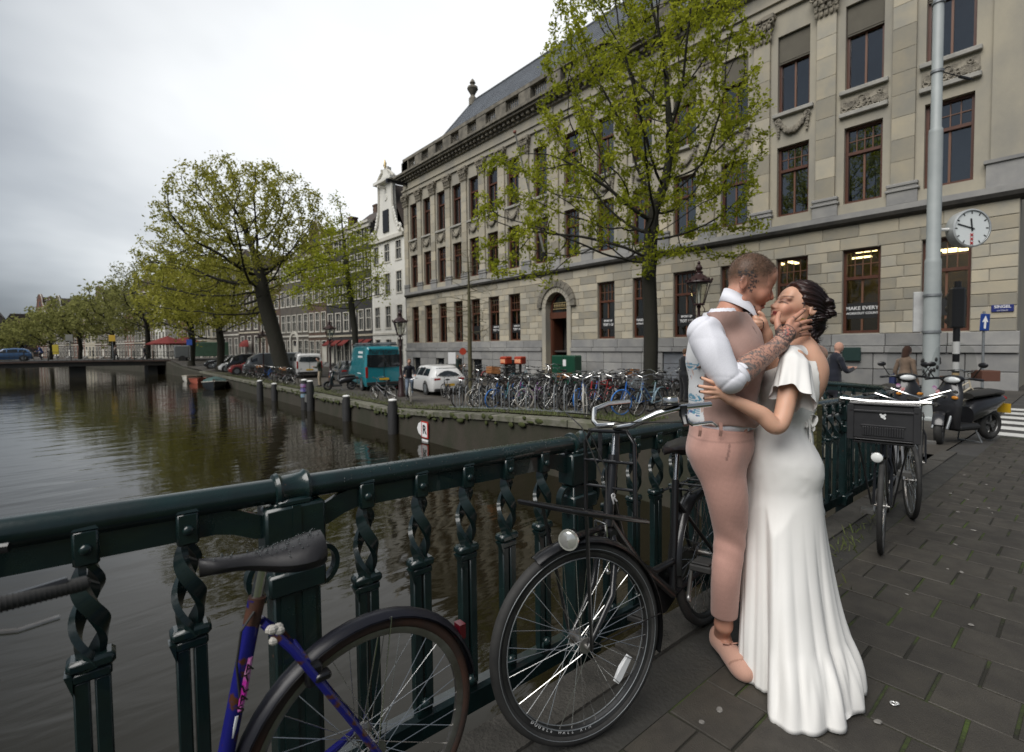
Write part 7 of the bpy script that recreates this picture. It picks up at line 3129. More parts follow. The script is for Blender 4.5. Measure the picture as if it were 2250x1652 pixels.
MO = mat('orange_box', (.34, .035, .012), rough=.45)
MO2 = mat('dark_red_box', (.3, .03, .01), rough=.5)
for k, (px_, py_) in enumerate(((1112, 800), (1143, 800))):
 p = at_d(px_, py_, 29.5)
 cargo_box(['left', 'right'][k] + ' orange red delivery box above the bicycles by the doorway', p, MO, MO2)
gb = thing('utility_cabinet', 'dark green street cabinet beside the arched doorway', 'cabinet', (22.4, 21.2, gz(22, 21)), 0)
for k in (0, 1):
 m_ = MB()
 m_.cbox(-.35, .35, -1.0 + k * 1.0, -.02 + k * 1.0, 0, 1.75, .06)
 m_.build('cabinet_door', mat('cabinet_green', (.008, .055, .03), rough=.4), gb)
m_ = MB()
m_.box(-.356, -.351, -.3, -.05, 1.1, 1.5)
m_.build('notice', M_LETTER, gb)
pl_ = on_x(1872, 778, 23.8)
m_ = MB()
m_.cbox(23.70, 23.80, pl_.y - .32, pl_.y + .32, pl_.z - .28, pl_.z + .28, .02)
tag(m_.build('wall_plaque', mat('plaque_green', (.02, .045, .04), rough=.4)), 'small dark green plaque on the granite plinth', 'plaque')
os_ = on_z(1017, 800, -1)
sgp = at_d(1017, 772, 30)
sn = thing('round_sign', 'small orange round sign on a pole before the granite plinth', 'sign', sgp, -YAW)
m_ = MB()
m_.lathe([(.21, -.02), (.21, .02)], 20, (0, 0, 0), 'Y')
m_.build('disc', MO, sn)
m_ = MB()
m_.tube([(0, .04, .2), (0, .04, -sgp.z - 1.0)], .03, 8)
m_.build('post', M_IRON, sn)
m_ = MB()
m_.box(-.9, -.45, 0, .03, -.75, -.05)
m_.build('notice', M_LETTER, sn)
# red parasol terrace by the far bridge
pq_ = at_d(368, 760, 74)
pp_ = Vector((pq_.x + 1.0, pq_.y, gz(pq_.x, pq_.y)))
for k, (dx, dy) in enumerate(((0, 0), (2.6, 2.4))):
 t = thing('parasol', ['large red parasol over the terrace by the far bridge', 'second red parasol partly hidden on the terrace'][k], 'parasol', (pp_.x + dx - 1.0, pp_.y + dy, pp_.z), 0, 'red parasols on the terrace')
 m_ = MB()
 m_.lathe([(2.6, 2.2), (2.65, 2.4), (1.3, 3.0), (.05, 3.5)], 8, caps=False)
 m_.build('canopy', M_AWN, t)
 m_ = MB()
 m_.tube([(0, 0, 0), (0, 0, 3.4)], .05, 8)
 m_.build('pole', M_IRON, t)
rap = at_d(525, 743, 62)
t = thing('door_awning', 'small round red awning over a house door', 'awning', (fxl(86) - .5, 86, 1.6), 0)
m_ = MB()
vs = []
for i in range(5):
 a = PI / 2 * i / 4
 for j in range(7):
  b = PI * j / 6
  vs.append((-1.1 * math.sin(b) * math.cos(a) * 1.0, 1.3 * math.cos(b), 1.1 * math.sin(a) * math.sin(b) ** .3))
m_.add(vs, [(i * 7 + j, i * 7 + j + 1, i * 7 + 8 + j, i * 7 + 7 + j) for i in range(4) for j in range(6)])
m_.build('canvas', M_AWN, t, smooth='all')
# signs near the far bridge
for k, (px_, py_, d, w_, h, c, lb) in enumerate(((122, 768, 62, .8, 1.2, (.38, .30, .02), 'yellow sign board on the far bridge left part'), (246, 743, 70, .95, .9, (.42, .27, .02), 'yellow square sign above the far bridge'), (152, 742, 70, 1.1, .9, (.16, .16, .14), 'grey sign board seen from behind on the far bridge'), (520 * .8, 752, 60, .7, .7, (.02, .08, .4), 'blue traffic sign left of the cream house'))):
 p = at_d(px_, py_, d)
 t = thing('road_sign', lb, 'sign', p, -YAW)
 m_ = MB()
 m_.cbox(-w_ / 2, w_ / 2, -.03, .03, -h / 2, h / 2, .02)
 m_.build('board', mat('board_%d' % k, c, rough=.6), t)
 m_ = MB()
 m_.tube([(0, .06, 0), (0, .06, -p.z - .9 if k != 0 and k < 3 else -p.z)], .05, 6)
 m_.build('post', M_IRON, t)

# ------------------------------------------------------------------ people: smooth-union distance fields meshed with surface nets

class Field:
 def __init__(self, lo, hi, h):
  self.lo, self.h = np.array(lo, np.float32), h
  n = np.ceil((np.array(hi) - self.lo) / h).astype(int) + 1
  self.n = n
  self.ax = [self.lo[i] + h * np.arange(n[i], dtype=np.float32) for i in range(3)]
  self.F = np.full(n, 9.0, np.float32)

 def _sl(self, lo, hi, m):
  i0 = np.clip(np.floor((np.array(lo) - m - self.lo) / self.h).astype(int), 0, self.n)
  i1 = np.clip(np.ceil((np.array(hi) + m - self.lo) / self.h).astype(int) + 1, 0, self.n)
  sl = tuple(slice(a, b) for a, b in zip(i0, i1))
  return sl, np.meshgrid(*[self.ax[i][sl[i]] for i in range(3)], indexing='ij', sparse=True)

 def _mix(self, sl, d, k, cut):
  f = self.F[sl]
  if f.size == 0:
   return
  if cut:
   d = -d
   h = np.maximum(k - np.abs(f - d), 0) / k
   self.F[sl] = np.maximum(f, d) + h * h * k * .25
  else:
   h = np.maximum(k - np.abs(f - d), 0) / k
   self.F[sl] = np.minimum(f, d) - h * h * k * .25

 def cap(self, a, b, ra, rb=None, k=.02, cut=False):
  rb = ra if rb is None else rb
  a, b = np.array(a, np.float32), np.array(b, np.float32)
  m = max(ra, rb) + k + 3 * self.h
  sl, (X, Y, Z) = self._sl(np.minimum(a, b), np.maximum(a, b), m)
  ba = b - a
  L = float(ba @ ba) + 1e-9
  t = np.clip(((X - a[0]) * ba[0] + (Y - a[1]) * ba[1] + (Z - a[2]) * ba[2]) / L, 0, 1)
  d = np.sqrt((X - a[0] - t * ba[0]) ** 2 + (Y - a[1] - t * ba[1]) ** 2 + (Z - a[2] - t * ba[2]) ** 2) - (ra + (rb - ra) * t)
  self._mix(sl, d, k, cut)
  return self

 def chain(self, pts, rs, k=.02):
  """smooth limb through pts: one distance for the whole chain, then blended once"""
  P, Rr = [], []
  n = len(pts)
  pts = [np.array(q, np.float64) for q in pts]
  for i in range(n - 1):
   p0, p1, p2, p3 = pts[max(i - 1, 0)], pts[i], pts[i + 1], pts[min(i + 2, n - 1)]
   st = 9 if n > 2 else 1
   for t in np.arange(st) / st:
    P.append(.5 * ((2 * p1) + (p2 - p0) * t + (2 * p0 - 5 * p1 + 4 * p2 - p3) * t * t + (3 * p1 - p0 - 3 * p2 + p3) * t ** 3) if n > 2 else p1)
    r0, r1, r2, r3 = rs[max(i - 1, 0)], rs[i], rs[i + 1], rs[min(i + 2, n - 1)]
    Rr.append(.5 * (2 * r1 + (r2 - r0) * t + (2 * r0 - 5 * r1 + 4 * r2 - r3) * t * t + (3 * r1 - r0 - 3 * r2 + r3) * t ** 3) if n > 2 else r1)
  P.append(pts[-1])
  Rr.append(rs[-1])
  P = np.array(P, np.float32)
  sl, (X, Y, Z) = self._sl(P.min(0), P.max(0), max(Rr) + k + 3 * self.h)
  D = None
  for a, b, ra, rb in zip(P, P[1:], Rr, Rr[1:]):
   ba = b - a
   L = float(ba @ ba) + 1e-9
   t = np.clip(((X - a[0]) * ba[0] + (Y - a[1]) * ba[1] + (Z - a[2]) * ba[2]) / L, 0, 1)
   d = np.sqrt((X - a[0] - t * ba[0]) ** 2 + (Y - a[1] - t * ba[1]) ** 2 + (Z - a[2] - t * ba[2]) ** 2) - (ra + (rb - ra) * t)
   D = d if D is None else np.minimum(D, d)
  self._mix(sl, D, k, False)
  return self

 def ell(self, c, r, rot=None, k=.02, cut=False):
  c = np.array(c, np.float32)
  r = np.array(r, np.float32)
  R = r.max()
  sl, (X, Y, Z) = self._sl(c - R, c + R, k + 3 * self.h)
  X, Y, Z = X - c[0], Y - c[1], Z - c[2]
  if rot is not None:
   m = np.array(rot, np.float32)
   X, Y, Z = (m[0, 0] * X + m[1, 0] * Y + m[2, 0] * Z, m[0, 1] * X + m[1, 1] * Y + m[2, 1] * Z, m[0, 2] * X + m[1, 2] * Y + m[2, 2] * Z)
  k0 = np.sqrt((X / r[0]) ** 2 + (Y / r[1]) ** 2 + (Z / r[2]) ** 2)
  k1 = np.sqrt((X / r[0] ** 2) ** 2 + (Y / r[1] ** 2) ** 2 + (Z / r[2] ** 2) ** 2) + 1e-6
  self._mix(sl, k0 * (k0 - 1) / k1, k, cut)
  return self

 def displace(self, fn):
  X, Y, Z = np.meshgrid(*self.ax, indexing='ij', sparse=True)
  near = np.abs(self.F) < .06
  self.F = np.where(near, self.F + fn(X, Y, Z).astype(np.float32), self.F)
  return self

 def keep(self, fn):
  """intersect with fn(X,Y,Z) < 0"""
  X, Y, Z = np.meshgrid(*self.ax, indexing='ij', sparse=True)
  self.F = np.maximum(self.F, fn(X, Y, Z).astype(np.float32))
  return self

 def arrays(self):
  F, h = self.F, self.h
  ins = F < 0
  c = np.zeros(tuple(s - 1 for s in F.shape), np.uint8)
  for i in (0, 1):
   for j in (0, 1):
    for k in (0, 1):
     c += ins[i:F.shape[0] - 1 + i, j:F.shape[1] - 1 + j, k:F.shape[2] - 1 + k]
  act = (c > 0) & (c < 8)
  idx = np.argwhere(act)
  vid = np.full(act.shape, -1, np.int64)
  vid[act] = np.arange(len(idx))
  P = np.zeros((len(idx), 3))
  W = np.zeros(len(idx))
  cor = [(i, j, k) for i in (0, 1) for j in (0, 1) for k in (0, 1)]
  val = {q: F[idx[:, 0] + q[0], idx[:, 1] + q[1], idx[:, 2] + q[2]] for q in cor}
  for a in cor:
   for ax in range(3):
    if a[ax] == 0:
     b = list(a)
     b[ax] = 1
     b = tuple(b)
     va, vb = val[a], val[b]
     m = (va < 0) != (vb < 0)
     t = np.where(m, va / np.where(m, va - vb, 1), 0)
     q = np.array(a, float)[None].repeat(len(idx), 0)
     q[:, ax] += t
     P[m] += q[m]
     W[m] += 1
  V = (idx + P / W[:, None]) * h + self.lo
  faces = []
  for ax in range(3):
   u, v = (ax + 1) % 3, (ax + 2) % 3
   s0 = [slice(None)] * 3
   s1 = [slice(None)] * 3
   s0[ax] = slice(0, F.shape[ax] - 1)
   s1[ax] = slice(1, F.shape[ax])
   A, B = ins[tuple(s0)], ins[tuple(s1)]
   e = np.argwhere(A != B)
   e = e[(e[:, u] > 0) & (e[:, v] > 0) & (e[:, u] < F.shape[u] - 1) & (e[:, v] < F.shape[v] - 1)]
   sgn = A[e[:, 0], e[:, 1], e[:, 2]]
   q = []
   for du, dv in ((-1, -1), (0, -1), (0, 0), (-1, 0)):
    w_ = e.copy()
    w_[:, u] += du
    w_[:, v] += dv
    q.append(vid[w_[:, 0], w_[:, 1], w_[:, 2]])
   q = np.stack(q, 1)
   q[~sgn] = q[~sgn][:, ::-1]
   faces.append(q)
  return V, np.concatenate(faces)

def smooth_arrays(V, Fc, it=2, lam=.5):
 e = np.concatenate([Fc[:, [0, 1]], Fc[:, [1, 2]], Fc[:, [2, 3]], Fc[:, [3, 0]]])
 for _ in range(it):
  S = np.zeros_like(V)
  n = np.zeros(len(V))
  for a, b in ((0, 1), (1, 0)):
   np.add.at(S, e[:, a], V[e[:, b]])
   np.add.at(n, e[:, a], 1)
  V = V + lam * (S / n[:, None] - V)
 return V

def np_mesh(name, V, Fc, material, colors=None):
 me = bpy.data.meshes.new(name)
 me.vertices.add(len(V))
 me.vertices.foreach_set('co', np.ascontiguousarray(V, np.float32).ravel())
 me.loops.add(Fc.size)
 me.loops.foreach_set('vertex_index', Fc.ravel().astype(np.int32))
 me.polygons.add(len(Fc))
 me.polygons.foreach_set('loop_start', np.arange(0, Fc.size, Fc.shape[1], dtype=np.int32))
 me.polygons.foreach_set('loop_total', np.full(len(Fc), Fc.shape[1], np.int32))
 me.polygons.foreach_set('use_smooth', np.ones(len(Fc), bool))
 me.materials.append(material)
 me.update(calc_edges=True)
 if colors is not None:
  at = me.color_attributes.new('Col', 'FLOAT_COLOR', 'POINT')
  c4 = np.ones((len(V), 4), np.float32)
  c4[:, :3] = colors
  at.data.foreach_set('color', c4.ravel())
 me.validate()
 return me

def drop_faces(V, Fc, mask):
 """remove faces where mask(face centres) is true"""
 c = V[Fc].mean(1)
 Fc = Fc[~mask(c)]
 use = np.zeros(len(V), bool)
 use[Fc.ravel()] = True
 m = np.cumsum(use) - 1
 return V[use], m[Fc]

def wrinkle(nt, b, wr):
 """soft cloth folds as relief under the weave"""
 tcn = nt.nodes.new('ShaderNodeTexCoord')
 mp = nt.nodes.new('ShaderNodeMapping')
 mp.inputs['Scale'].default_value = wr[2]
 mp.inputs['Rotation'].default_value = wr[3]
 nt.links.new(tcn.outputs['Object'], mp.inputs['Vector'])
 n = nt.nodes.new('ShaderNodeTexNoise')
 n.noise_type = 'RIDGED_MULTIFRACTAL'
 n.inputs['Scale'].default_value = wr[0]
 n.inputs['Detail'].default_value = 2
 n.inputs['Distortion'].default_value = .6
 nt.links.new(mp.outputs[0], n.inputs['Vector'])
 b2 = nt.nodes.new('ShaderNodeBump')
 b2.inputs['Strength'].default_value = 1
 b2.inputs['Distance'].default_value = wr[1]
 nt.links.new(n.outputs['Fac'], b2.inputs['Height'])
 nt.links.new(b2.outputs[0], b.inputs['Normal'])

def col_mat(name, rough=.5, sss=0.0, bump=0.0, bscale=200, sheen=0.0, wr=None):
 m = bpy.data.materials.new(name)
 m.use_nodes = True
 nt = m.node_tree
 p = nt.nodes['Principled BSDF']
 a = nt.nodes.new('ShaderNodeVertexColor')
 a.layer_name = 'Col'
 nt.links.new(a.outputs['Color'], p.inputs['Base Color'])
 p.inputs['Roughness'].default_value = rough
 p.inputs['Specular IOR Level'].default_value = .35
 if sss:
  p.inputs['Subsurface Weight'].default_value = sss
  p.inputs['Subsurface Radius'].default_value = (.012, .005, .003)
  p.inputs['Subsurface Scale'].default_value = 1.0
 if sheen:
  p.inputs['Sheen Weight'].default_value = sheen
  tcw = nt.nodes.new('ShaderNodeTexCoord')
  nw = nt.nodes.new('ShaderNodeTexNoise')
  nw.inputs['Scale'].default_value = 260
  nw.inputs['Detail'].default_value = 4
  nt.links.new(tcw.outputs['Object'], nw.inputs['Vector'])
  hv = nt.nodes.new('ShaderNodeHueSaturation')
  mw = nt.nodes.new('ShaderNodeMapRange')
  mw.inputs['From Min'].default_value = .3
  mw.inputs['From Max'].default_value = .7
  mw.inputs['To Min'].default_value = .95
  mw.inputs['To Max'].default_value = 1.05
  nt.links.new(nw.outputs['Fac'], mw.inputs['Value'])
  nt.links.new(mw.outputs[0], hv.inputs['Value'])
  nt.links.new(a.outputs['Color'], hv.inputs['Color'])
  nt.links.new(hv.outputs[0], p.inputs['Base Color'])
 if bump:
  tcn = nt.nodes.new('ShaderNodeTexCoord')
  n = nt.nodes.new('ShaderNodeTexNoise')
  n.inputs['Scale'].default_value = bscale
  n.inputs['Detail'].default_value = 3
  nt.links.new(tcn.outputs['Object'], n.inputs['Vector'])
  b = nt.nodes.new('ShaderNodeBump')
  b.inputs['Strength'].default_value = bump
  b.inputs['Distance'].default_value = .002
  nt.links.new(n.outputs['Fac'], b.inputs['Height'])
  nt.links.new(b.outputs[0], p.inputs['Normal'])
  if wr:
   wrinkle(nt, b, wr)
 return m

def vnoise(V, s, seed=0):
 """cheap smooth noise from sines, about -1..1"""
 r = np.random.RandomState(seed)
 o = np.zeros(len(V))
 for i in range(5):
  k = r.normal(size=3) * s * (1 + .35 * i)
  o += np.sin(V @ k + r.uniform(0, 6.28)) / 5 * 1.6
 return o

M_SKIN = col_mat('skin', .48, .12, .12, 260)
M_CLOTH = col_mat('cloth', .85, 0, .25, 420, .2, (5.0, .006, (1.6, 1.2, .7), (.3, .6, .2)))
M_SHIRT = col_mat('shirt_cotton', .8, 0, .2, 420, .1, (6.0, .011, (1.5, 1, .8), (0, .7, .3)))
M_SATIN = mat('dress_crepe', (.80, .79, .765), (.76, .75, .72), rough=.5, scale=3, bump=.10, bscale=300, bdist=.001)
wrinkle(M_SATIN.node_tree, [n for n in M_SATIN.node_tree.nodes if n.type == 'BUMP'][0], (3.0, .008, (1.6, 1.6, .35), (0, .06, 0)))

COUPLE = Vector((2.16, 1.04, 0))
DREF = 2.25

def K(px_, py_, dy=0.0):
 """picture position of a joint at the couple's distance (dy metres behind it) in the couple's own axes: x right, y away, z up"""
 w_ = at_d(px_, py_, DREF + dy) - COUPLE
 c, s = math.cos(YAW), math.sin(YAW)
 return np.array((w_.x * c - w_.y * s, w_.x * s + w_.y * c, w_.z))

YC = K(1650, 700, 0)[1]

def mixc(a, b, t):
 t = np.clip(t, 0, 1)[:, None]
 return a * (1 - t) + np.array(b) * t

def seg_dist(V, a, b):
 ba = b - a
 t = np.clip(((V - a) @ ba) / (ba @ ba), 0, 1)
 return np.linalg.norm(V - a - t[:, None] * ba, axis=1)

def paint(V, a, b, w_, side=-1):
 """soft stroke on the near side, measured in the profile plane"""
 m = np.array((1, .03, 1))
 return np.exp(-((seg_dist(V * m, a * m, b * m) / w_) ** 2)) * (V[:, 1] < YC - .004)

# ======================================================================= the groom
groom = thing('person', 'tattooed man with cropped hair in pink waistcoat and trousers embracing the bride', 'person', COUPLE, -YAW)
G = {}
SHN, SHF = K(1546, 728, -.175), K(1622, 715, .19)
ELN, WRN = K(1600, 836, -.25), K(1712, 757, -.165)
f = Field((-.36, -.42, -.02), (.52, .42, 1.92), .0042)
# torso, legs (slimmer than the clothes)
CH, BE, PE = K(1592, 785, 0), K(1586, 885, 0), K(1582, 968, 0)
f.ell(CH, (.125, .165, .19), k=.06).ell(BE, (.105, .135, .15), k=.06).ell(PE, (.115, .15, .12), k=.06)
f.cap(SHN + (0.02, .03, -.01), SHF, .055, .055, .05)
HIPN, KNN, ANN = K(1572, 1000, -.075), K(1602, 1180, -.07), K(1590, 1372, -.01)
HIPF, KNF, ANF = K(1600, 1000, .085), K(1640, 1170, .08), K(1655, 1345, .085)
for a, b, c in ((HIPN, KNN, ANN), (HIPF, KNF, ANF)):
 f.chain([a, b, c], [.078, .05, .036], .03)
# feet

def Kg(px_, py_, z=.006):
 w_ = on_z(px_, py_, bz(2.2) + z) - COUPLE
 c, s = math.cos(YAW), math.sin(YAW)
 return np.array((w_.x * c - w_.y * s, w_.x * s + w_.y * c))

HEELN = np.array((*Kg(1580, 1428), .05))
TOEN = np.array((*Kg(1628, 1484), .03))
f.chain([ANN, HEELN + (0.01, 0, .01)], [.036, .034], .02)
f.chain([HEELN + (.02, 0, .01), HEELN * .6 + TOEN * .4 + (0, 0, .016), HEELN * .35 + TOEN * .65 + (0, 0, .008)], [.032, .031, .020], .02)
# neck and head
NB, NT = K(1600, 700, 0), K(1629, 645, 0)
f.cap(NB, NT, .068, .064, .03)
f.cap(K(1618, 700, -.02), K(1628, 660, -.045), .02, .018, .02)
hc = K(1653, 608, 0)
tilt = R_(-18)
Rh = np.array(Matrix.Rotation(-tilt, 3, 'Y'))
f.ell(hc, (.099, .077, .100), Rh, .02)
f.ell(K(1643, 600, 0), (.080, .076, .086), Rh, .02)
f.ell(K(1661, 642, 0), (.060, .062, .066), Rh, .02)
for s in (-1, 1):
 f.cap(K(1630, 662, s * .052), K(1661, 683, s * .016), .019, .017, .018)
 f.ell(K(1672, 649, s * .038), (.022, .024, .024), None, .018)
 f.cap(K(1688, 625, s * .012), K(1684, 626, s * .048), .0125, .012, .012)
f.cap(K(1661, 681, -.012), K(1661, 681, .012), .021, .021, .014)
f.ell(K(1688, 608, 0), (.024, .05, .04), Rh, .03)
for s in (-1, 1):
 f.ell(K(1698, 638, s * .030), (.016, .019, .012), None, .012, cut=True)
 f.ell(K(1686.5, 637.5, s * .030), (.0135, .0165, .0125), None, .004)
 f.ell(K(1681, 641, s * .04), (.012, .014, .012), None, .012)
f.chain([K(1690, 631, 0), K(1694, 645, 0), K(1694.5, 654, 0)], [.0075, .0085, .0115], .007)
for s in (-1, 1):
 f.ell(K(1687, 657, s * .0125), (.011, .0075, .009), None, .006)
f.ell(K(1682, 660, 0), (.012, .012, .008), None, .008)
f.ell(K(1675.5, 668.5, 0), (.0125, .021, .0065), None, .006)
f.ell(K(1673.5, 675.5, 0), (.0125, .018, .0065), None, .006)
f.ell(K(1684, 672, 0), (.010, .03, .0018), None, .003, cut=True)
# ears
for s in (-1, 1):
 ec = K(1634, 620, s * .079)
 Re = np.array(Matrix.Rotation(R_(12), 3, 'Y'))
 f.ell(ec, (.0195, .009, .033), Re, .006)
 f.ell(ec + (.003, s * .010, .004), (.010, .006, .019), Re, .005, cut=True)
 f.ell(K(1631, 632, s * .080), (.009, .007, .012), Re, .005)
# near arm, hand
f.chain([SHN, ELN, (ELN * .62 + WRN * .38), WRN], [.052, .044, .050, .031], .02)
KN = [K(1736, 706, -.135), K(1746, 715, -.135), K(1750, 726, -.132), K(1747, 738, -.125)]
TP = [K(1768, 680, -.085), K(1781, 705, -.072), K(1781, 719, -.07), K(1778, 735, -.07)]
pc = K(1730, 734, -.15)
f.chain([WRN, pc], [.030, .034], .02)
for i, q in enumerate(KN):
 f.cap(WRN + (pc - WRN) * .4, q, .019, .0135, .012)
for i, (a, b) in enumerate(zip(KN, TP)):
 mid = (a + b) / 2 + np.array((0, -.010, .004))
 f.chain([a, mid, b], [.0115 - .001 * (i == 3), .0102 - .001 * (i == 3), .0085], .004)
f.chain([K(1716, 738, -.155), K(1710, 718, -.155), K(1708, 703, -.145), K(1712, 688, -.128)], [.020, .0145, .0115, .0095], .006)
# far arm round her back
ELF, WRF = K(1690, 830, .24), K(1748, 905, .16)
f.chain([SHF, ELF, WRF], [.05, .045, .032], .02)
for k in range(4):
 f.cap(WRF, K(1762 + k, 906 + k * 6, .02), .018, .009, .008)
V, Fc = f.arrays()
V = smooth_arrays(V, Fc, 1, .35)
base = np.tile(np.array((.52, .265, .185)), (len(V), 1))
n1 = vnoise(V, 30, 1)
base *= (1 + .06 * n1)[:, None]
# ruddier cheeks, ears, nose, hands
for c, r, t in ((K(1680, 655, -.04), .04, .5), (K(1634, 620, -.08), .035, .55), (K(1694, 655, 0), .02, .5), (K(1620, 660, -.05), .05, .35)):
 base = mixc(base, (.50, .17, .11), t * np.exp(-((np.linalg.norm(V - c, axis=1) / r) ** 2)))
# cropped hair with faded sides
up_h = np.array(K(1650, 540, 0) - K(1660, 640, 0))
hair_line = V[:, 2] - (K(1690, 592, 0)[2] + (V[:, 0] - K(1690, 592, 0)[0]) * .35)
xb = K(1607, 600, 0)[0]
front = V[:, 0] - K(1698, 590, 0)[0]
zt_ = K(1650, 600, 0)[2]
hl = K(1650, 616, 0)[2] + np.clip((V[:, 0] - K(1668, 0, 0)[0]) * .85, 0, .09) + .004 * vnoise(V, 60, 77)
hreg = (V[:, 2] > K(0, 660, 0)[2]) & (np.abs(V[:, 1] - YC) < .12) & (V[:, 0] > K(1585, 600)[0]) & (V[:, 0] < K(1705, 600)[0])
rnd = np.random.RandomState(5).rand(len(V))
hm = np.clip((V[:, 2] - hl) / .030, 0, 1) * hreg
side = np.clip((V[:, 2] - hl + .055) / .05, 0, 1) * hreg * (V[:, 0] < K(1662, 0, 0)[0])
base = mixc(base, (.20, .125, .09), side * (.45 + .25 * rnd))
base = mixc(base, (.095, .058, .036), hm * (.72 + .28 * rnd))
# stubble
sb_ = np.exp(-((seg_dist(V, K(1640, 668, -.05), K(1668, 683, -.01)) / .026) ** 2))
base = mixc(base, (.27, .16, .12), .45 * sb_)
# brow, lash line, lips
base = mixc(base, (.17, .09, .055), .7 * paint(V, K(1701, 627, 0), K(1686, 629, 0), .0055))
base = mixc(base, (.36, .17, .12), .5 * paint(V, K(1694, 637, 0), K(1685, 638, 0), .008))
base = mixc(base, (.07, .035, .03), .92 * paint(V, K(1694, 642, 0), K(1684, 643.5, 0), .0036))
for q in (K(1679, 668.5, 0), K(1677, 675, 0)):
 base = mixc(base, (.40, .13, .11), .65 * paint(V, q, q - (.012, 0, 0), .006))
base = mixc(base, (.14, .05, .04), .85 * paint(V, K(1682, 671.8, 0), K(1670, 672.2, 0), .0028))
base = mixc(base, (.22, .09, .07), .6 * paint(V, K(1686, 662, 0), K(1683, 661, 0), .004))
base = mixc(base, (.33, .15, .11), .45 * paint(V, K(1682, 657, 0), K(1674, 668, 0), .004))
# tattoos: mandala round the ear, neck, forearm and hand
INK = (.030, .036, .042)
ec = K(1640, 618, -.08)
dx, dz = V[:, 0] - ec[0], V[:, 2] - ec[2]
rr, th = np.hypot(dx, dz), np.arctan2(dz, dx)
near = V[:, 1] < YC - .04
edge = .047 + .011 * np.abs(np.cos(th * 6.5)) ** 1.2
pat = (np.sin(rr * 420 + 1.5 * np.cos(th * 13)) + .8 * np.cos(th * 13)) > -.15
lim = (rr < edge) & (rr > .021) & near & ((th > -1.25) | (th < -2.9))
base = mixc(base, INK, (lim & pat) * .85)
nk = (np.linalg.norm((V - K(1646, 684, -.05)) * (1, .6, 1.1), axis=1) + .006 * vnoise(V, 160, 8)) < .034
base = mixc(base, INK, nk * .9)
fa_d = seg_dist(V, ELN, WRN)
armm = (fa_d < .075) & (V[:, 2] < K(0, 744, -.16)[2]) & (V[:, 0] > K(1600, 800, -.25)[0]) & (V[:, 1] < YC - .1)
w1 = vnoise(V, 95, 11) + .6 * vnoise(V, 210, 12)
ink1 = (np.abs(w1) < .27) | (vnoise(V, 60, 14) > .75)
base = mixc(base, INK, armm * ink1 * .72)
base = mixc(base, (.05, .10, .11), armm * (vnoise(V, 50, 15) > .3) * .42)
base = mixc(base, (.16, .17, .17), armm * .25)
hp = K(1727, 730, -.17)
hd_ = np.linalg.norm((V - hp) * (1, .5, 1), axis=1)
w2 = vnoise(V, 140, 17) + .5 * vnoise(V, 260, 18)
base = mixc(base, INK, ((np.abs(hd_ - .036) < .0035) | ((hd_ < .035) & (np.abs(w2) < .3))) * .75 * (V[:, 1] < YC - .1))
base = mixc(base, (.35, .06, .05), ((hd_ < .02) & (w2 > .4)) * .6)
for a, b in zip(KN, TP):
 t_ = ((V - a) @ (b - a)) / ((b - a) @ (b - a))
 base = mixc(base, INK, ((seg_dist(V, a, b) < .016) & (np.abs(((t_ * 3) % 1) - .5) < .16) & (V[:, 1] < YC - .09)) * .5)
at_ = K(1603, 1385, -.1)
base = mixc(base, INK, ((np.linalg.norm(V - at_, axis=1) < .018) & (vnoise(V, 300, 19) > .2)) * .6)
link('body', np_mesh('body', V, Fc, M_SKIN, base), groom)
# cropped hair: short fine hairs standing on the scalp
rs0 = np.random.RandomState(3)
sc_i = rs0.choice(np.where(hm > .25)[0], 9000)
p0 = V[sc_i] + rs0.normal(size=(9000, 3)) * .0015
nr_ = p0 - (hc + (-.01, 0, -.01))
nr_ /= np.linalg.norm(nr_, axis=1)[:, None]
nr_ = nr_ + rs0.normal(size=nr_.shape) * .35 + np.array((.35, 0, .1))
sd0 = np.cross(nr_, rs0.normal(size=nr_.shape))
sd0 /= np.linalg.norm(sd0, axis=1)[:, None] + 1e-6
ln0 = (.0022 + .0036 * rs0.rand(9000) * hm[sc_i])[:, None]
VV = np.stack([p0 - sd0 * .0006, p0 + sd0 * .0006, p0 + nr_ * ln0], 1).reshape(-1, 3)
link('hair', np_mesh('hair', VV, np.arange(len(VV)).reshape(-1, 3), mat('cropped_hair', (.075, .045, .028), rough=.6)), groom)

# trousers
f = Field((-.30, -.36, .08), (.36, .32, 1.16), .0052)
f.ell(PE + (0, 0, -.01), (.135, .168, .135), k=.05)
f.ell(K(1583, 935, 0), (.124, .150, .06), k=.04)
f.ell(K(1558, 1000, -.03), (.075, .14, .09), k=.06)
f.chain([HIPN + (.005, 0, 0), K(1596, 1090, -.10), KNN, K(1594, 1270, -.09), ANN + (0, 0, .0)], [.100, .086, .066, .060, .056], .05)
f.chain([HIPF, KNF, ANF], [.10, .078, .06], .04)
zc0 = K(1590, 1366, -.08)[2]
wst = K(1585, 934, 0)[2]
f.keep(lambda X, Y, Z: np.maximum(zc0 + .02 * (X - .0) - Z, Z - wst - (X + .06) * -.06))
kz = KNN[2]
def crease(v):
 return (1 - np.abs(np.sin(v))) ** 9

f.displace(lambda X, Y, Z: .0016 * np.sin(X * 30 + Z * 7 + 1.5 * np.sin(Z * 6)) + .002 * np.sin((X * 1.2 - Z * .8) * 40 + 2 * np.sin(Y * 18 + Z * 9)) * np.exp(-((Z - PE[2] + .05) / .10) ** 2) + .0022 * np.sin((X * 1.3 + Z * .9) * 42 + 3 * np.sin(Z * 13 + Y * 11)) * np.exp(-((Z - kz) / .10) ** 2))
V, Fc = f.arrays()
V = smooth_arrays(V, Fc, 7)
PINK = np.array((.46, .262, .215))
colr = np.tile(PINK, (len(V), 1)) * (1 + .03 * vnoise(V, 120, 2))[:, None]
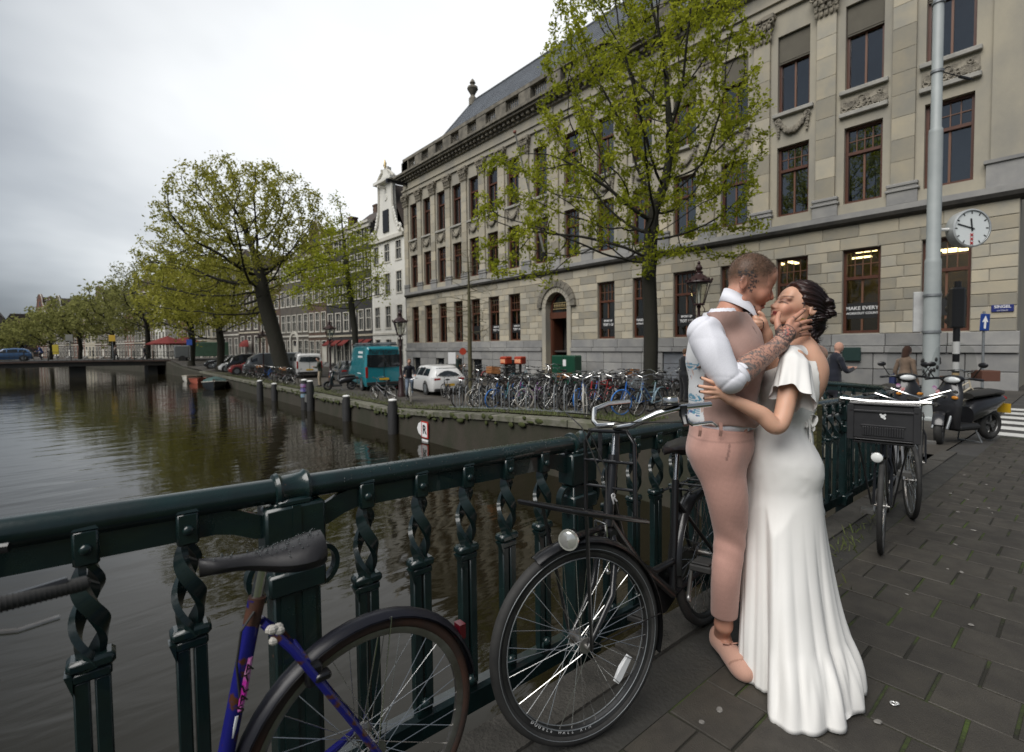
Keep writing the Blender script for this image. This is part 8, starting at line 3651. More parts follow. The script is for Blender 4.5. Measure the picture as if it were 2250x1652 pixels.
# pocket and seam lines
for a, b in ((K(1613, 955, -.19), K(1598, 1010, -.19)), (K(1526, 978, -.12), K(1548, 976, -.17))):
 d = seg_dist(V * (1, .25, 1), a * (1, .25, 1), b * (1, .25, 1))
 colr = mixc(colr, PINK * .55, (d < .005) * (V[:, 1] < YC - .03) * .9)
colr = mixc(colr, PINK * .78, ((np.abs(V[:, 2] - (wst - .045)) < .0035)) * .8)
tr_ = link('trousers', np_mesh('trousers', V, Fc, M_CLOTH, colr), groom)
M_PINKM = mat('pink_wool', tuple(PINK), tuple(PINK * .9), rough=.9, scale=60)
for px_, dy in ((1535, -.13), (1580, -.165), (1634, -.12)):
 b = MB()
 q = K(px_, 930, dy)
 q2 = K(px_ - 1, 957, dy)
 b.strip([q + (0, -.016, .006), (q + q2) / 2 + (0, -.022, 0), q2 + (0, -.014, 0)], (1, 0, 0), .013, .005)
 b.build('belt_loop', M_PINKM, tr_)

# shirt: yoke, sleeve, tail
f = Field((-.34, -.42, .95), (.40, .40, 1.60), .0048)
f.ell(CH, (.150, .188, .20), k=.06).ell(BE, (.128, .160, .16), k=.06).ell(K(1585, 925, 0), (.128, .156, .07), k=.04)
f.cap(SHN + (.025, .04, -.004), SHF, .070, .072, .05)
f.cap(K(1590, 684, -.02), K(1612, 694, .02), .05, .05, .05)
cuff = ELN + (WRN - ELN) * .17
f.chain([SHN + (0, 0, -.008), SHN * .55 + ELN * .45 + (-.004, -.004, 0), ELN + (0, 0, .004), cuff], [.067, .072, .056, .054], .03)
f.chain([SHF, ELF], [.075, .062], .03)
ax1 = (ELN - SHN) / np.linalg.norm(ELN - SHN)

def slv(X, Y, Z):
 t = (X - SHN[0]) * ax1[0] + (Y - SHN[1]) * ax1[1] + (Z - SHN[2]) * ax1[2]
 w_ = np.exp(-((Y - YC + .24) / .15) ** 2)
 q = X - SHN[0]
 wob = .02 * np.sin(Z * 25 + X * 9 + Y * 14)
 b = .0040 * crease((t - .6 * q + wob * .8) * 44 + .6) * np.exp(-((t - .24) / .045) ** 2)
 c = .006 * crease((t * .5 + q * 1.0 + 1.6 * wob) * 15 + .4) + .002 * crease((t * .9 - q * .5 + 1.2 * wob) * 13 + 2.2)
 e = .0016 * np.sin(t * 30 + q * 22 + 2 * np.sin(Y * 20))
 return (b + c + e) * w_

f.displace(slv)
fn = (WRN - ELN) / np.linalg.norm(WRN - ELN)
f.keep(lambda X, Y, Z: np.minimum(.2, np.where((X > ELN[0] - .03) & (Y < YC - .12) & (Z < 1.34), (X - cuff[0]) * fn[0] + (Y - cuff[1]) * fn[1] + (Z - cuff[2]) * fn[2], -.1)))
zs_ = K(1580, 938, 0)[2]
f.keep(lambda X, Y, Z: zs_ - Z + 0 * X + 0 * Y)
V, Fc = f.arrays()
V = smooth_arrays(V, Fc, 2, .4)
SHW = np.array((.74, .745, .80))
link('shirt', np_mesh('shirt', V, Fc, M_SHIRT, np.tile(SHW, (len(V), 1))), groom)
# rolled cuff band
cb_m = MB()
a, b = ELN + (WRN - ELN) * .11, ELN + (WRN - ELN) * .19
cb_m.tube([a, a * .5 + b * .5, b, b - (b - a) * .05], [.056, .0585, .058, .047], 28, caps=False)
cb_m.build('cuff', mat('shirt_white', tuple(SHW), rough=.85), groom, smooth='all')

# waistcoat
f = Field((-.30, -.36, .95), (.30, .34, 1.58), .0048)
f.ell(CH, (.164, .199, .208), k=.06).ell(BE, (.142, .173, .16), k=.06).ell(K(1588, 920, 0), (.140, .168, .05), k=.04)
f.cap(K(1586, 698, -.105), K(1624, 708, .12), .082, .082, .05)
zw = K(1570, 925, 0)[2]
f.keep(lambda X, Y, Z: (zw - .18 * np.clip(X + .02, 0, 1) - Z) + 0 * Y)
f.displace(lambda X, Y, Z: .0022 * np.sin((Z + X * .8) * 45 + 2 * np.sin(X * 18)) + .002 * np.sin(Z * 30 - X * 25))
# armholes and neck opening
for c, s in ((SHN, -1), (SHF, 1)):
 f.ell(c + (-.036, s * .05, -.03), (.096, .12, .135), None, .008, cut=True)
f.cap(NB + (.0, 0, .03), NT, .085, .07, .01, cut=True)
f.cap(K(1650, 690, 0), K(1664, 745, 0), .05, .012, .01, cut=True)
V, Fc = f.arrays()
V = smooth_arrays(V, Fc, 5, .5)
VP = np.array((.355, .228, .193))
colr = np.tile(VP, (len(V), 1)) * (1 + .03 * vnoise(V, 120, 22))[:, None]
xs0 = K(1562, 860, -.17)[0]
bp = (V[:, 0] < xs0 + .02 * (V[:, 2] - 1.2))
pr_ = np.array((.66, .67, .68))
colr[bp] = pr_
q = V[bp]
fr = np.zeros(len(q))
for (px_, py_, an, L_) in ((1540, 812, .5, .05), (1533, 850, 1.1, .06), (1545, 880, -.3, .05), (1525, 905, .9, .05), (1548, 905, 2.0, .04), (1528, 795, 2.2, .04)):
 c = K(px_, py_, -.17)
 u = (q[:, 0] - c[0]) * math.cos(an) + (q[:, 2] - c[2]) * math.sin(an)
 v = -(q[:, 0] - c[0]) * math.sin(an) + (q[:, 2] - c[2]) * math.cos(an)
 fr = np.maximum(fr, ((np.abs(u) < L_) & (np.abs(v) < .022 * (1 - np.abs(u) / L_)) & (np.sin(u * 520 + np.abs(v) * 420) > -.2)))
cb2 = colr[bp]
cb2 = mixc(cb2, (.02, .22, .36), fr * .9)
cb2 = mixc(cb2, (.03, .03, .22), (vnoise(q, 60, 31) > .85) * .8)
cb2 = mixc(cb2, (.55, .28, .18), (vnoise(q, 55, 33) > .95) * .6)
colr[bp] = cb2
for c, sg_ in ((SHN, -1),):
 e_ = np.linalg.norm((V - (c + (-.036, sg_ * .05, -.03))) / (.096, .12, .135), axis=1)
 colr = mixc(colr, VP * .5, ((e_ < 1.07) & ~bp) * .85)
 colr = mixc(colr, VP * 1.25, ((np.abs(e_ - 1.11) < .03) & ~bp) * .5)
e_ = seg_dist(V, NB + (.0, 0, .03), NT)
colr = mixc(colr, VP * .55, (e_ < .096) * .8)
# piping round the armhole
pts = []
ca0 = SHN + (-.036, -.05, -.03)
for th_ in np.linspace(R_(-75), R_(105), 40):
 x_, z_ = ca0[0] + .100 * math.cos(th_), ca0[2] + .140 * math.sin(th_)
 i_, k_ = min(int(round((x_ - f.lo[0]) / f.h)), f.n[0] - 1), min(int(round((z_ - f.lo[2]) / f.h)), f.n[2] - 1)
 col_ = np.where(f.F[i_, :, k_] < .004)[0]
 if len(col_):
  pts.append((x_, f.lo[1] + f.h * col_[0] - .001, z_))
if len(pts) > 4:
 ys_ = np.array([p[1] for p in pts])
 ys_ = np.convolve(np.pad(ys_, 3, mode='edge'), np.ones(7) / 7, 'valid')
 pm_ = MB()
 pm_.tube([(p[0], y_, p[2]) for p, y_ in zip(pts, ys_)], .0042, 8)
 pm_.build('armhole_piping', mat('waistcoat_edge', tuple(VP * .8), rough=.9), groom, smooth='all')
# front edge of the waistcoat
for a, b in ((K(1655, 718, -.14), K(1668, 770, -.13)), (K(1668, 770, -.13), K(1672, 830, -.12))):
 colr = mixc(colr, VP * .45, (seg_dist(V * (1, .3, 1), a * (1, .3, 1), b * (1, .3, 1)) < .0045) * .9)
link('waistcoat', np_mesh('waistcoat', V, Fc, M_CLOTH, colr), groom)

# collar: band folded down round the neck, open at the throat
cm = MB()
top, bot, stand = [], [], []
axis0 = K(1622, 672, 0)
for i in range(31):
 a = R_(38) + (2 * PI - R_(76)) * i / 30          # angle from the throat
 ca_, sa_ = math.cos(a), math.sin(a)
 fwd = np.array((.066 * ca_, .070 * sa_, 0))
 zt = K(0, 652, 0)[2] + (-.092) * (ca_ * .5 + .5)
 pt_ = np.array((axis0[0], 0, 0)) + fwd * .93
 tipd = max(0, 1 - abs(i if i < 15 else 30 - i) / 5.0)
 pb2 = np.array((axis0[0], 0, 0)) + fwd * (1.24 + .12 * tipd)
 zb2 = zt - .056 - .022 * tipd
 pt2 = np.array((axis0[0], 0, 0)) + fwd * .90
 stand.append((pt2[0], pt2[1] + axis0[1], zt - .05))
 top.append((pt_[0], pt_[1] + axis0[1], zt))
 bot.append((pb2[0], pb2[1] + axis0[1], zb2))
n_ = 31
inn = [(x - (x - axis0[0]) * .04, y * .96, z - .004) for x, y, z in bot]
cm.add(stand + top + bot + inn, [(r * n_ + i, r * n_ + i + 1, (r + 1) * n_ + i + 1, (r + 1) * n_ + i) for r in range(3) for i in range(n_ - 1)])
cm.build('collar', mat('shirt_white', tuple(SHW)), groom, smooth='all')
# placket and button
bm_ = MB()
for k in range(2):
 q = K(1652 + 6 * k, 712 + 26 * k, -.06)
 bm_.ball(tuple(q), (.006, .006, .006), 8, 6)
bm_.build('buttons', mat('shirt_white', tuple(SHW)), groom, smooth='all')

# moccasins
for nm, heel, toe, y_ in (('shoe', HEELN, TOEN, 0), ('shoe', K(1655, 1385, .09), K(1700, 1440, .06), 0)):
 z0 = .004
 ax_ = np.array((toe[0] - heel[0], toe[1] - heel[1], 0))
 L_ = np.linalg.norm(ax_)
 ax_ /= L_
 sd_ = np.array((-ax_[1], ax_[0], 0))
 h0 = np.array((heel[0], heel[1], 0)) - ax_ * .035
 L_ = .275
 f = Field(np.minimum(h0, h0 + ax_ * L_) - (.08, .08, 0), np.maximum(h0, h0 + ax_ * L_) + (.08, .08, .16), .0042)
 P = lambda t, z, s=0: h0 + ax_ * (L_ * t) + sd_ * s + np.array((0, 0, z))
 f.chain([P(.12, .045), P(.35, .042), P(.6, .042), P(.80, .038), P(.88, .034)], [.042, .041, .048, .050, .042], .03)
 f.chain([P(.10, .075), P(.3, .06)], [.036, .034], .02)
 f.chain([P(.45, .06), P(.7, .052)], [.030, .030], .02)
 f.cap(P(.13, .13), P(.40, .105), .034, .033, .008, cut=True)
 f.keep(lambda X, Y, Z: z0 - Z + 0 * X + 0 * Y)
 V, Fc = f.arrays()
 V = smooth_arrays(V, Fc, 2)
 c0 = np.tile(np.array((.50, .29, .22)), (len(V), 1))
 rel = V - h0
 t = (rel @ ax_) / L_
 s = rel @ sd_
 c0 = mixc(c0, (.33, .18, .13), (np.abs(np.hypot((t - .62) * 1.0, s / .25) - .24) < .012) * (V[:, 2] > .045) * (t > .5) * .9)
 c0 = mixc(c0, (.30, .17, .12), (V[:, 2] < .016) * .8)
 so = link(nm, np_mesh('shoe', V, Fc, M_CLOTH, c0), groom)
 lc = MB()
 q = P(.50, .092)
 for sg_ in (-1, 1):
  lc.tube([q, q + sd_ * (sg_ * .022) + ax_ * .01 + (0, 0, .008), q + sd_ * (sg_ * .034) - ax_ * .004, q + sd_ * (sg_ * .012) + (0, 0, .002)], .0028, 6)
  lc.tube([q, q + sd_ * (sg_ * .012) + ax_ * .03 + (0, 0, -.004)], .0026, 6)
 lc.tube([P(.44, .082, -.03), q, P(.44, .082, .03)], .003, 6)
 lc.build('lace', mat('lace_pink', (.45, .25, .19), rough=.8), so, smooth='all')

# ======================================================================= the bride
bride = thing('person', 'woman with dark upswept hair in a white open backed wedding dress with train', 'person', COUPLE, -YAW)
SCALE_PX = DREF / F_PX

def HB_(fw, up, s):
 """bride's head axes: fw towards the face, up along the head, s to the far side (metres)"""
 o = K(1752, 669, 0)
 return o + np.array((-.875, 0, .485)) * (fw * .95) + np.array((.485, 0, .875)) * (up * .93) + np.array((0, 1, 0)) * (s * .96)

Rb = np.stack([np.array((-.875, 0, .485)), np.array((0, 1, 0)), np.array((.485, 0, .875))], 1)
BSN, BSF = K(1744, 786, -.150), K(1795, 778, .15)
BEL, BWR = K(1714, 930, -.245), K(1604, 876, -.235)
f = Field((-.25, -.40, .55), (.60, .36, 1.76), .0042)
# torso, turned a little away
yawt = R_(22)
Rt = np.array(Matrix.Rotation(yawt, 3, 'Z'))
UC, WA, HP = K(1752, 815, 0), K(1722, 905, 0), K(1712, 1010, 0)
f.ell(UC, (.088, .138, .135), Rt, .06)
f.ell(K(1735, 860, 0), (.092, .122, .11), Rt, .06)
f.ell(WA, (.088, .108, .10), Rt, .06)
f.ell(HP, (.110, .148, .13), Rt, .06)
f.cap(BSN + (.01, .03, 0), BSF + (-.01, -.02, 0), .042, .042, .04)
f.cap(K(1760, 770, -.03), K(1768, 765, .03), .055, .055, .04)
f.ell(K(1776, 795, -.065), (.03, .055, .07), None, .03)
f.ell(K(1782, 795, .06), (.03, .05, .07), None, .03)
# spine hollow
f.cap(K(1803, 778, .0), K(1782, 890, .0), .012, .012, .03, cut=True)
for s in (-.07, .07):
 f.cap(HP + (0, s, -.05), K(1712, 1180, s), .075, .055, .03)
# neck, head
f.cap(K(1762, 770, 0), K(1757, 700, 0), .048, .046, .03)
f.ell(HB_(-.008, .010, 0), (.084, .068, .080), Rb, .02)
f.ell(HB_(.043, -.062, 0), (.044, .049, .056), Rb, .018)
f.cap(HB_(.058, -.118, -.008), HB_(.058, -.118, .008), .017, .017, .014)
f.ell(HB_(.064, .016, 0), (.020, .046, .036), Rb, .025)
for s in (-1, 1):
 f.cap(HB_(-.022, -.072, s * .048), HB_(.048, -.115, s * .014), .017, .015, .018)
 f.ell(HB_(.062, -.058, s * .034), (.021, .022, .024), Rb, .02)
 f.cap(HB_(.082, -.010, s * .012), HB_(.070, -.008, s * .045), .0095, .009, .012)
 f.ell(HB_(.095, -.030, s * .029), (.014, .017, .012), Rb, .012, cut=True)
 f.ell(HB_(.0765, -.030, s * .029), (.0125, .0165, .0125), Rb, .004)
 f.ell(HB_(-.045, -.010, s * .072), (.018, .0075, .029), Rb, .005)
 f.ell(HB_(-.042, -.008, s * .079), (.009, .005, .016), Rb, .004, cut=True)
f.chain([HB_(.085, -.028, 0), HB_(.093, -.050, 0), HB_(.099, -.064, 0)], [.007, .0085, .0105], .010)
for s in (-1, 1):
 f.ell(HB_(.090, -.068, s * .0115), (.009, .0065, .007), Rb, .005)
f.ell(HB_(.081, -.088, 0), (.0105, .019, .0065), Rb, .006)
f.ell(HB_(.078, -.099, 0), (.0105, .017, .0070), Rb, .006)
f.ell(HB_(.096, -.0945, 0), (.010, .03, .0016), Rb, .003, cut=True)
# near arm round his waist
f.chain([BSN, BEL, BEL * .6 + BWR * .4, BWR], [.042, .034, .0335, .0225], .02)
BK = [K(1580, 846, -.245), K(1577, 855, -.25), K(1578, 863, -.248), K(1583, 870, -.242)]
BM = [K(1561, 838, -.248), K(1553, 851, -.252), K(1555, 862, -.25), K(1563, 873, -.243)]
BT = [K(1541, 830, -.222), K(1535, 848, -.225), K(1538, 860, -.225), K(1548, 875, -.222)]
for a, b, c in zip(BK, BM, BT):
 f.cap(BWR, a, .019, .0115, .010)
 f.chain([a, b, c], [.0095, .0085, .0068], .004)
f.chain([K(1594, 862, -.235), K(1582, 846, -.215), K(1572, 836, -.205)], [.013, .010, .008], .006)
# far arm up to his collar
BEF, BWF = K(1700, 815, .02), K(1683, 735, -.03)
f.chain([BSF, K(1725, 845, .12), BEF, BWF], [.04, .034, .034, .024], .02)
ph = K(1672, 708, -.045)
f.chain([BWF, ph], [.023, .027], .02)
for i, (a, b, c) in enumerate(((K(1657, 695, -.06), K(1662, 700, -.085), K(1672, 704, -.082)), (K(1655, 704, -.062), K(1662, 709, -.088), K(1675, 709, -.084)), (K(1656, 713, -.060), K(1663, 716, -.085), K(1675, 714, -.082)), (K(1660, 721, -.055), K(1666, 722, -.078), K(1674, 719, -.078)))):
 f.chain([ph, a, b, c], [.016, .0105, .0095, .0075], .004)
f.chain([ph, K(1676, 694, -.06), K(1668, 686, -.062)], [.014, .010, .008], .006)
V, Fc = f.arrays()
V = smooth_arrays(V, Fc, 1, .35)
base = np.tile(np.array((.62, .36, .25)), (len(V), 1)) * (1 + .04 * vnoise(V, 25, 41))[:, None]
for a, r, t in ((HB_(.06, -.06, -.04), .03, .35),):
 base = mixc(base, (.62, .24, .17), t * np.exp(-((np.linalg.norm(V - a, axis=1) / r) ** 2)))
g2 = lambda a, b, w_: np.exp(-((seg_dist(V, a, b) / w_) ** 2))
hd2 = np.linalg.norm(V - K(1740, 670, 0), axis=1) < .16
base = mixc(base, (.19, .010, .016), .97 * paint(V, HB_(.092, -.0885, 0), HB_(.080, -.0895, 0), .0058))
base = mixc(base, (.19, .010, .016), .97 * paint(V, HB_(.089, -.0995, 0), HB_(.080, -.0985, 0), .0052))
base = mixc(base, (.05, .003, .005), .8 * paint(V, HB_(.092, -.0943, 0), HB_(.078, -.0945, 0), .0022))
base = mixc(base, (.045, .018, .015), .88 * paint(V, HB_(.088, -.006, 0), HB_(.060, .003, 0), .0040))
base = mixc(base, (.17, .075, .065), .8 * paint(V, HB_(.086, -.022, 0), HB_(.062, -.018, 0), .0085))
base = mixc(base, (.012, .008, .008), .97 * paint(V, HB_(.088, -.036, 0), HB_(.066, -.035, 0), .0042))
base = mixc(base, (.30, .11, .08), .6 * paint(V, HB_(.093, -.072, 0), HB_(.087, -.071, 0), .0035))
base = mixc(base, (.50, .20, .14), .4 * paint(V, HB_(.05, -.06, 0), HB_(.01, -.045, 0), .02))
# dark nails
for q in BT + [K(1675, 704, -.086), K(1678, 709, -.088), K(1678, 714, -.086), K(1677, 719, -.082)]:
 base = mixc(base, (.012, .006, .014), np.linalg.norm(V - q - (-.003 if q[0] < 0 else .002, 0, 0), axis=1) < .0072)
link('body', np_mesh('body', V, Fc, M_SKIN, base), bride)

# hair: swept back cap, plaited bun, loose ends
f = Field(K(1690, 780, -.16) - (.02, 0, 0), K(1840, 590, .16) + (.02, .02, .02), .0036)
f.ell(HB_(-.022, .026, 0), (.092, .079, .088), Rb, .02)
f.ell(HB_(-.060, -.02, 0), (.055, .070, .07), Rb, .03)
f.ell(HB_(.015, .062, 0), (.06, .062, .045), Rb, .03)
# keep the face, ear and temple free
f.cap(HB_(.115, -.035, -.2), HB_(.115, -.035, .2), .096, .096, .012, cut=True)
for s in (-1, 1):
 f.ell(HB_(-.012, -.052, s * .09), (.048, .05, .05), Rb, .012, cut=True)
ff = [(-.085, .045, .032), (-.105, .02, .03), (-.112, -.012, .028), (-.085, .01, .036), (-.075, .07, .026)]
for i, (a, b, r) in enumerate(ff):
 for s in (-.034, 0, .034):
  f.ell(HB_(a - .012 * (s == 0), b, s), (r, r * .85, r * .8), Rb, .008)
for i in range(9):
 t = i / 8
 f.ell(HB_(-.075 - .055 * math.sin(t * PI), .078 - .115 * t, -.045 + .02 * math.cos(i * 2.2)), (.023, .02, .016), Rb, .005)
f.chain([HB_(-.09, -.05, -.02), K(1798, 720, -.01), K(1790, 742, -.02)], [.04, .028, .010], .02)
f.chain([HB_(-.08, -.07, -.035), K(1785, 735, -.045), K(1797, 752, -.05)], [.022, .012, .004], .01)
uax = np.array((-.875, 0, .485))

def strands(X, Y, Z):
 o = HB_(-.13, -.01, 0)
 a = np.arctan2(Z - o[2], np.hypot(X - o[0], Y - o[1]))
 b = np.arctan2(Y - o[1], X - o[0])
 return .0022 * np.sin(a * 46 + 2.5 * np.sin(b * 4)) + .0010 * np.sin(a * 95 + 4 * np.sin(b * 3 + 1))

f.displace(strands)
V, Fc = f.arrays()
V = smooth_arrays(V, Fc, 1, .3)
c0 = np.tile(np.array((.016, .009, .009)), (len(V), 1))
c0 = mixc(c0, (.075, .026, .018), np.clip((K(1765, 0, 0)[0] - V[:, 0]) / .09, 0, 1) * (.5 + .4 * vnoise(V, 150, 44)))
M_HAIR = col_mat('hair', .38)
ho = link('hair', np_mesh('hair', V, Fc, M_HAIR, c0), bride)
ls = MB()
rl = random.Random(8)
for _ in range(46):
 p0 = HB_(-.07 + rl.uniform(-.04, .03), -.045 + rl.uniform(-.03, .03), rl.uniform(-.06, .05))
 p2 = K(1788 + rl.uniform(-12, 16), 742 + rl.uniform(-20, 24), rl.uniform(-.06, .03))
 ls.tube([p0, (p0 + p2) / 2 + np.array((rl.uniform(0, .02), 0, 0)), p2], [.0022, .0016, .0006], 4)
for _ in range(26):
 a = rl.uniform(-1, 1)
 p0 = HB_(.06, .05 + rl.uniform(-.01, .02), a * .05)
 p2 = HB_(-.05, .10 + rl.uniform(-.01, .008), a * .05)
 ls.tube([p0, (p0 + p2) / 2 + np.array((0, 0, .016)), p2], [.0008, .0016, .001], 4)
ls.tube([HB_(.012, .01, -.07), HB_(.0, -.03, -.074), HB_(-.005, -.06, -.07)], [.0016, .0012, .0005], 4)
hv_ = V[rl.sample(range(len(V)), 900)]
bun = HB_(-.11, .01, 0)
oc = HB_(-.02, .0, 0)
for q in hv_:
 n_ = q - oc
 n_ = n_ / np.linalg.norm(n_)
 t_ = bun - q
 t_ = t_ - n_ * (t_ @ n_)
 t_ = t_ / (np.linalg.norm(t_) + 1e-6)
 L_ = rl.uniform(.015, .04)
 ls.tube([q + n_ * .001, q + t_ * L_ * .5 + n_ * rl.uniform(.0015, .004), q + t_ * L_ + n_ * rl.uniform(-.001, .003)], [.0007, .0007, .0003], 3, caps=False)
ls.build('loose_strands', mat('hair_dark', (.018, .010, .010), rough=.4), ho, smooth='all', fix=False)
er = MB()
q = K(1764, 706, -.088)
er.M = Matrix.Translation(q) @ Matrix.Rotation(R_(20), 4, 'Z')
er.lathe([(.014, -.003), (.016, 0), (.010, .004), (.002, .005)], 14, (0, 0, 0), 'Y')
er.M = None
er.tube([HB_(-.045, -.035, -.078), q], .0012, 5)
er.build('earring', mat('gold', (.85, .62, .22), rough=.2, metal=1.0), bride, smooth=True)

# bodice: torso shell, cut open at the back
f = Field((-.20, -.30, .60), (.50, .32, 1.50), .0046)
g_ = .009
f.ell(UC, (.088 + g_, .138 + g_, .135), Rt, .06)
f.ell(K(1735, 860, 0), (.094 + g_, .124 + g_, .11), Rt, .06)
f.ell(K(1700, 850, -.03), (.06, .09, .07), None, .05)
f.ell(WA, (.088 + g_, .108 + g_, .10), Rt, .06)
f.ell(HP + (-.01, 0, 0), (.112 + g_, .145 + g_, .16), Rt, .09)
f.ell(K(1738, 1035, -.04), (.080, .10, .10), None, .07)
f.ell(K(1690, 1000, 0), (.08, .12, .12), None, .06)
for s in (-.07, .07):
 f.cap(HP + (-.005, s * .9, -.03), K(1703, 1180, s), .108, .105, .09)
f.cap(BSN + (.0, .03, .01), BSF + (-.02, -.02, .01), .045, .045, .04)
zd = K(0, 1085, 0)[2]
f.keep(lambda X, Y, Z: zd - Z + 0 * X + 0 * Y)
f.displace(lambda X, Y, Z: .002 * np.sin(Z * 60 + X * 30 + 2 * np.sin(Y * 25)) * np.exp(-((Z - WA[2]) / .12) ** 2))
xa_, za_ = K(1751, 765, 0)[0], K(0, 765, 0)[2]
xb2, zb2 = K(1768, 915, 0)[0], K(0, 915, 0)[2]
F0, F0lo, F0h = f.F.copy(), f.lo.copy(), f.h
f.keep(lambda X, Y, Z: K(0, 985, 0)[2] - Z + 0 * X + 0 * Y)
f.F = np.maximum(f.F, -(f.F + .010))

def open_back(X, Y, Z):
 t = np.clip((za_ - Z) / (za_ - zb2), -.2, 1.3)
 xl = xa_ + (xb2 - xa_) * t + .03 * np.clip((Y - YC - .06) / .05, 0, 1)
 back = np.minimum(X - xl, Z - zb2)
 neck = np.minimum(Z - K(0, 782, 0)[2] + .35 * np.abs(Y - YC), .085 - np.abs(Y - YC))
 return np.maximum(back, np.maximum(neck, Z - K(0, 762, 0)[2]))

f.keep(open_back)
V, Fc = f.arrays()
V = smooth_arrays(V, Fc, 6, .5)
link('bodice', np_mesh('bodice', V, Fc, M_SATIN), bride)

# skirt with train: rings from the hips to the outline on the ground
foot = [(1636, 1498), (1660, 1508), (1690, 1532), (1702, 1524), (1676, 1590), (1700, 1602), (1735, 1618), (1762, 1621), (1795, 1604), (1845, 1602), (1878, 1588), (1880, 1530), (1888, 1480), (1855, 1430), (1800, 1400), (1730, 1390), (1660, 1410), (1638, 1450)]

fp = np.array([Kg(*q) for q in foot])
cen = fp.mean(0) * .6 + K(1711, 1052, 0)[:2] * .4
ang = np.unwrap(np.arctan2(fp[:, 1] - cen[1], fp[:, 0] - cen[0]))
NS = 240
phis = np.linspace(0, 2 * PI, NS, endpoint=False)
aa = np.arctan2(fp[:, 1] - cen[1], fp[:, 0] - cen[0])
rr_ = np.hypot(fp[:, 0] - cen[0], fp[:, 1] - cen[1])
o_ = np.argsort(aa)
aa, rr_ = aa[o_], rr_[o_]
ax_ = np.concatenate([aa - 2 * PI, aa, aa + 2 * PI])
rx_ = np.concatenate([rr_] * 3)
pm = (phis + PI) % (2 * PI) - PI
rb_ = np.interp(pm, ax_, rx_)
kern = np.hanning(13)
kern /= kern.sum()
rb_ = np.convolve(np.concatenate([rb_[-6:], rb_, rb_[:6]]), kern, 'valid')
zt0 = K(0, 942, 0)[2]
hc0 = K(1712, 1040, 0)
rs_ = np.linspace(.04, .40, 91)

def body_radius(c, z):
 X = c[0] + rs_[None] * np.cos(pm)[:, None]
 Y = c[1] + rs_[None] * np.sin(pm)[:, None]
 i = np.clip(((X - F0lo[0]) / F0h).round().astype(int), 0, F0.shape[0] - 1)
 j = np.clip(((Y - F0lo[1]) / F0h).round().astype(int), 0, F0.shape[1] - 1)
 k = int(np.clip(round((z - F0lo[2]) / F0h), 0, F0.shape[2] - 1))
 q = (F0[i, j, k] < 0) * rs_[None]
 r = q.max(1)
 kk = np.hanning(13)
 kk /= kk.sum()
 return np.convolve(np.concatenate([r[-6:], r, r[:6]]), kk, 'valid')

rings = []
NZ = 74
train = np.clip((np.cos(pm - R_(-62)) - .1) / .9, 0, 1)
for i in range(NZ + 1):
 u = i / NZ
 z = zt0 * (1 - u) + .006 * u
 e = 1.25 + 1.5 * train
 s = u ** e
 hx, hy = .150 + .004 * u, .165
 r0 = 1 / np.sqrt((np.cos(pm) / hx) ** 2 + (np.sin(pm) / hy) ** 2)
 c = hc0[:2] * (1 - s.mean() * 0 - u ** 1.3) + cen * u ** 1.3
 r = r0 * (1 - s) + rb_ * s
 rbod = body_radius(c, max(z, zd + .02)) + .005
 if z > zd:
  r = rbod + .03 * (zt0 - z)
  rlast = r
 else:
  r = np.minimum(np.maximum(r, rlast * (1 - .12 * sstep(0, .9, (zd - z) / zd) * (1 - train))), rlast + 1.0 * (zd - z) ** 1.75)
 amp = .012 * sstep(.30, .75, u) + .018 * sstep(.65, 1, u)
 rdg = lambda v: 1.6 * np.abs(np.sin(v)) ** .7 - 1.0
 fold = rdg(pm * 4.5 + .9 * np.sin(pm * 2 + 1) + .5 * np.sin(u * 3)) * .75 + rdg(pm * 9 + 1.3 * np.sin(pm * 3) + u * 1.3) * .40 + np.sin(pm * 5 - 1.0 - u * 1.2) * .4 + .12 * np.sin(pm * 31 + 6 * np.sin(pm * 2) + 5 * u)
 r = r + amp * fold * (0.55 + .6 * train)
 if u > .80:   # cloth pools and bulges before it touches the stones
  q = (u - .80) / .20
  r = r + train * .010 * np.sin(q * PI) + (.012 * rdg(pm * 10 + .8 * q + np.sin(pm * 4)) + .007 * rdg(pm * 16 - .9 * q)) * np.sin(q * PI) * train
  z = z + 0
 zz = np.full(NS, z)
 zz = zz + (.022 * np.sin(pm * 11 + 2) * sstep(.88, 1, u) * (1 - u) * 4 + .03 * train * sstep(.7, .92, u) * (1 - u) * 2)
 rings.append(np.stack([c[0] + r * np.cos(pm), c[1] + r * np.sin(pm), np.maximum(zz, .004)], 1))
# hem tucked under
rings.append(np.stack([cen[0] + (rb_ * .93) * np.cos(pm), cen[1] + (rb_ * .93) * np.sin(pm), np.full(NS, .003)], 1))
V = np.concatenate(rings)
nr = len(rings)
i0 = np.arange(nr - 1)[:, None] * NS
k0 = np.arange(NS)[None]
Fq = np.stack([i0 + k0, i0 + NS + k0, i0 + NS + (k0 + 1) % NS, i0 + (k0 + 1) % NS], -1).reshape(-1, 4)
link('skirt', np_mesh('skirt', V, Fq[:, ::-1], M_SATIN), bride)
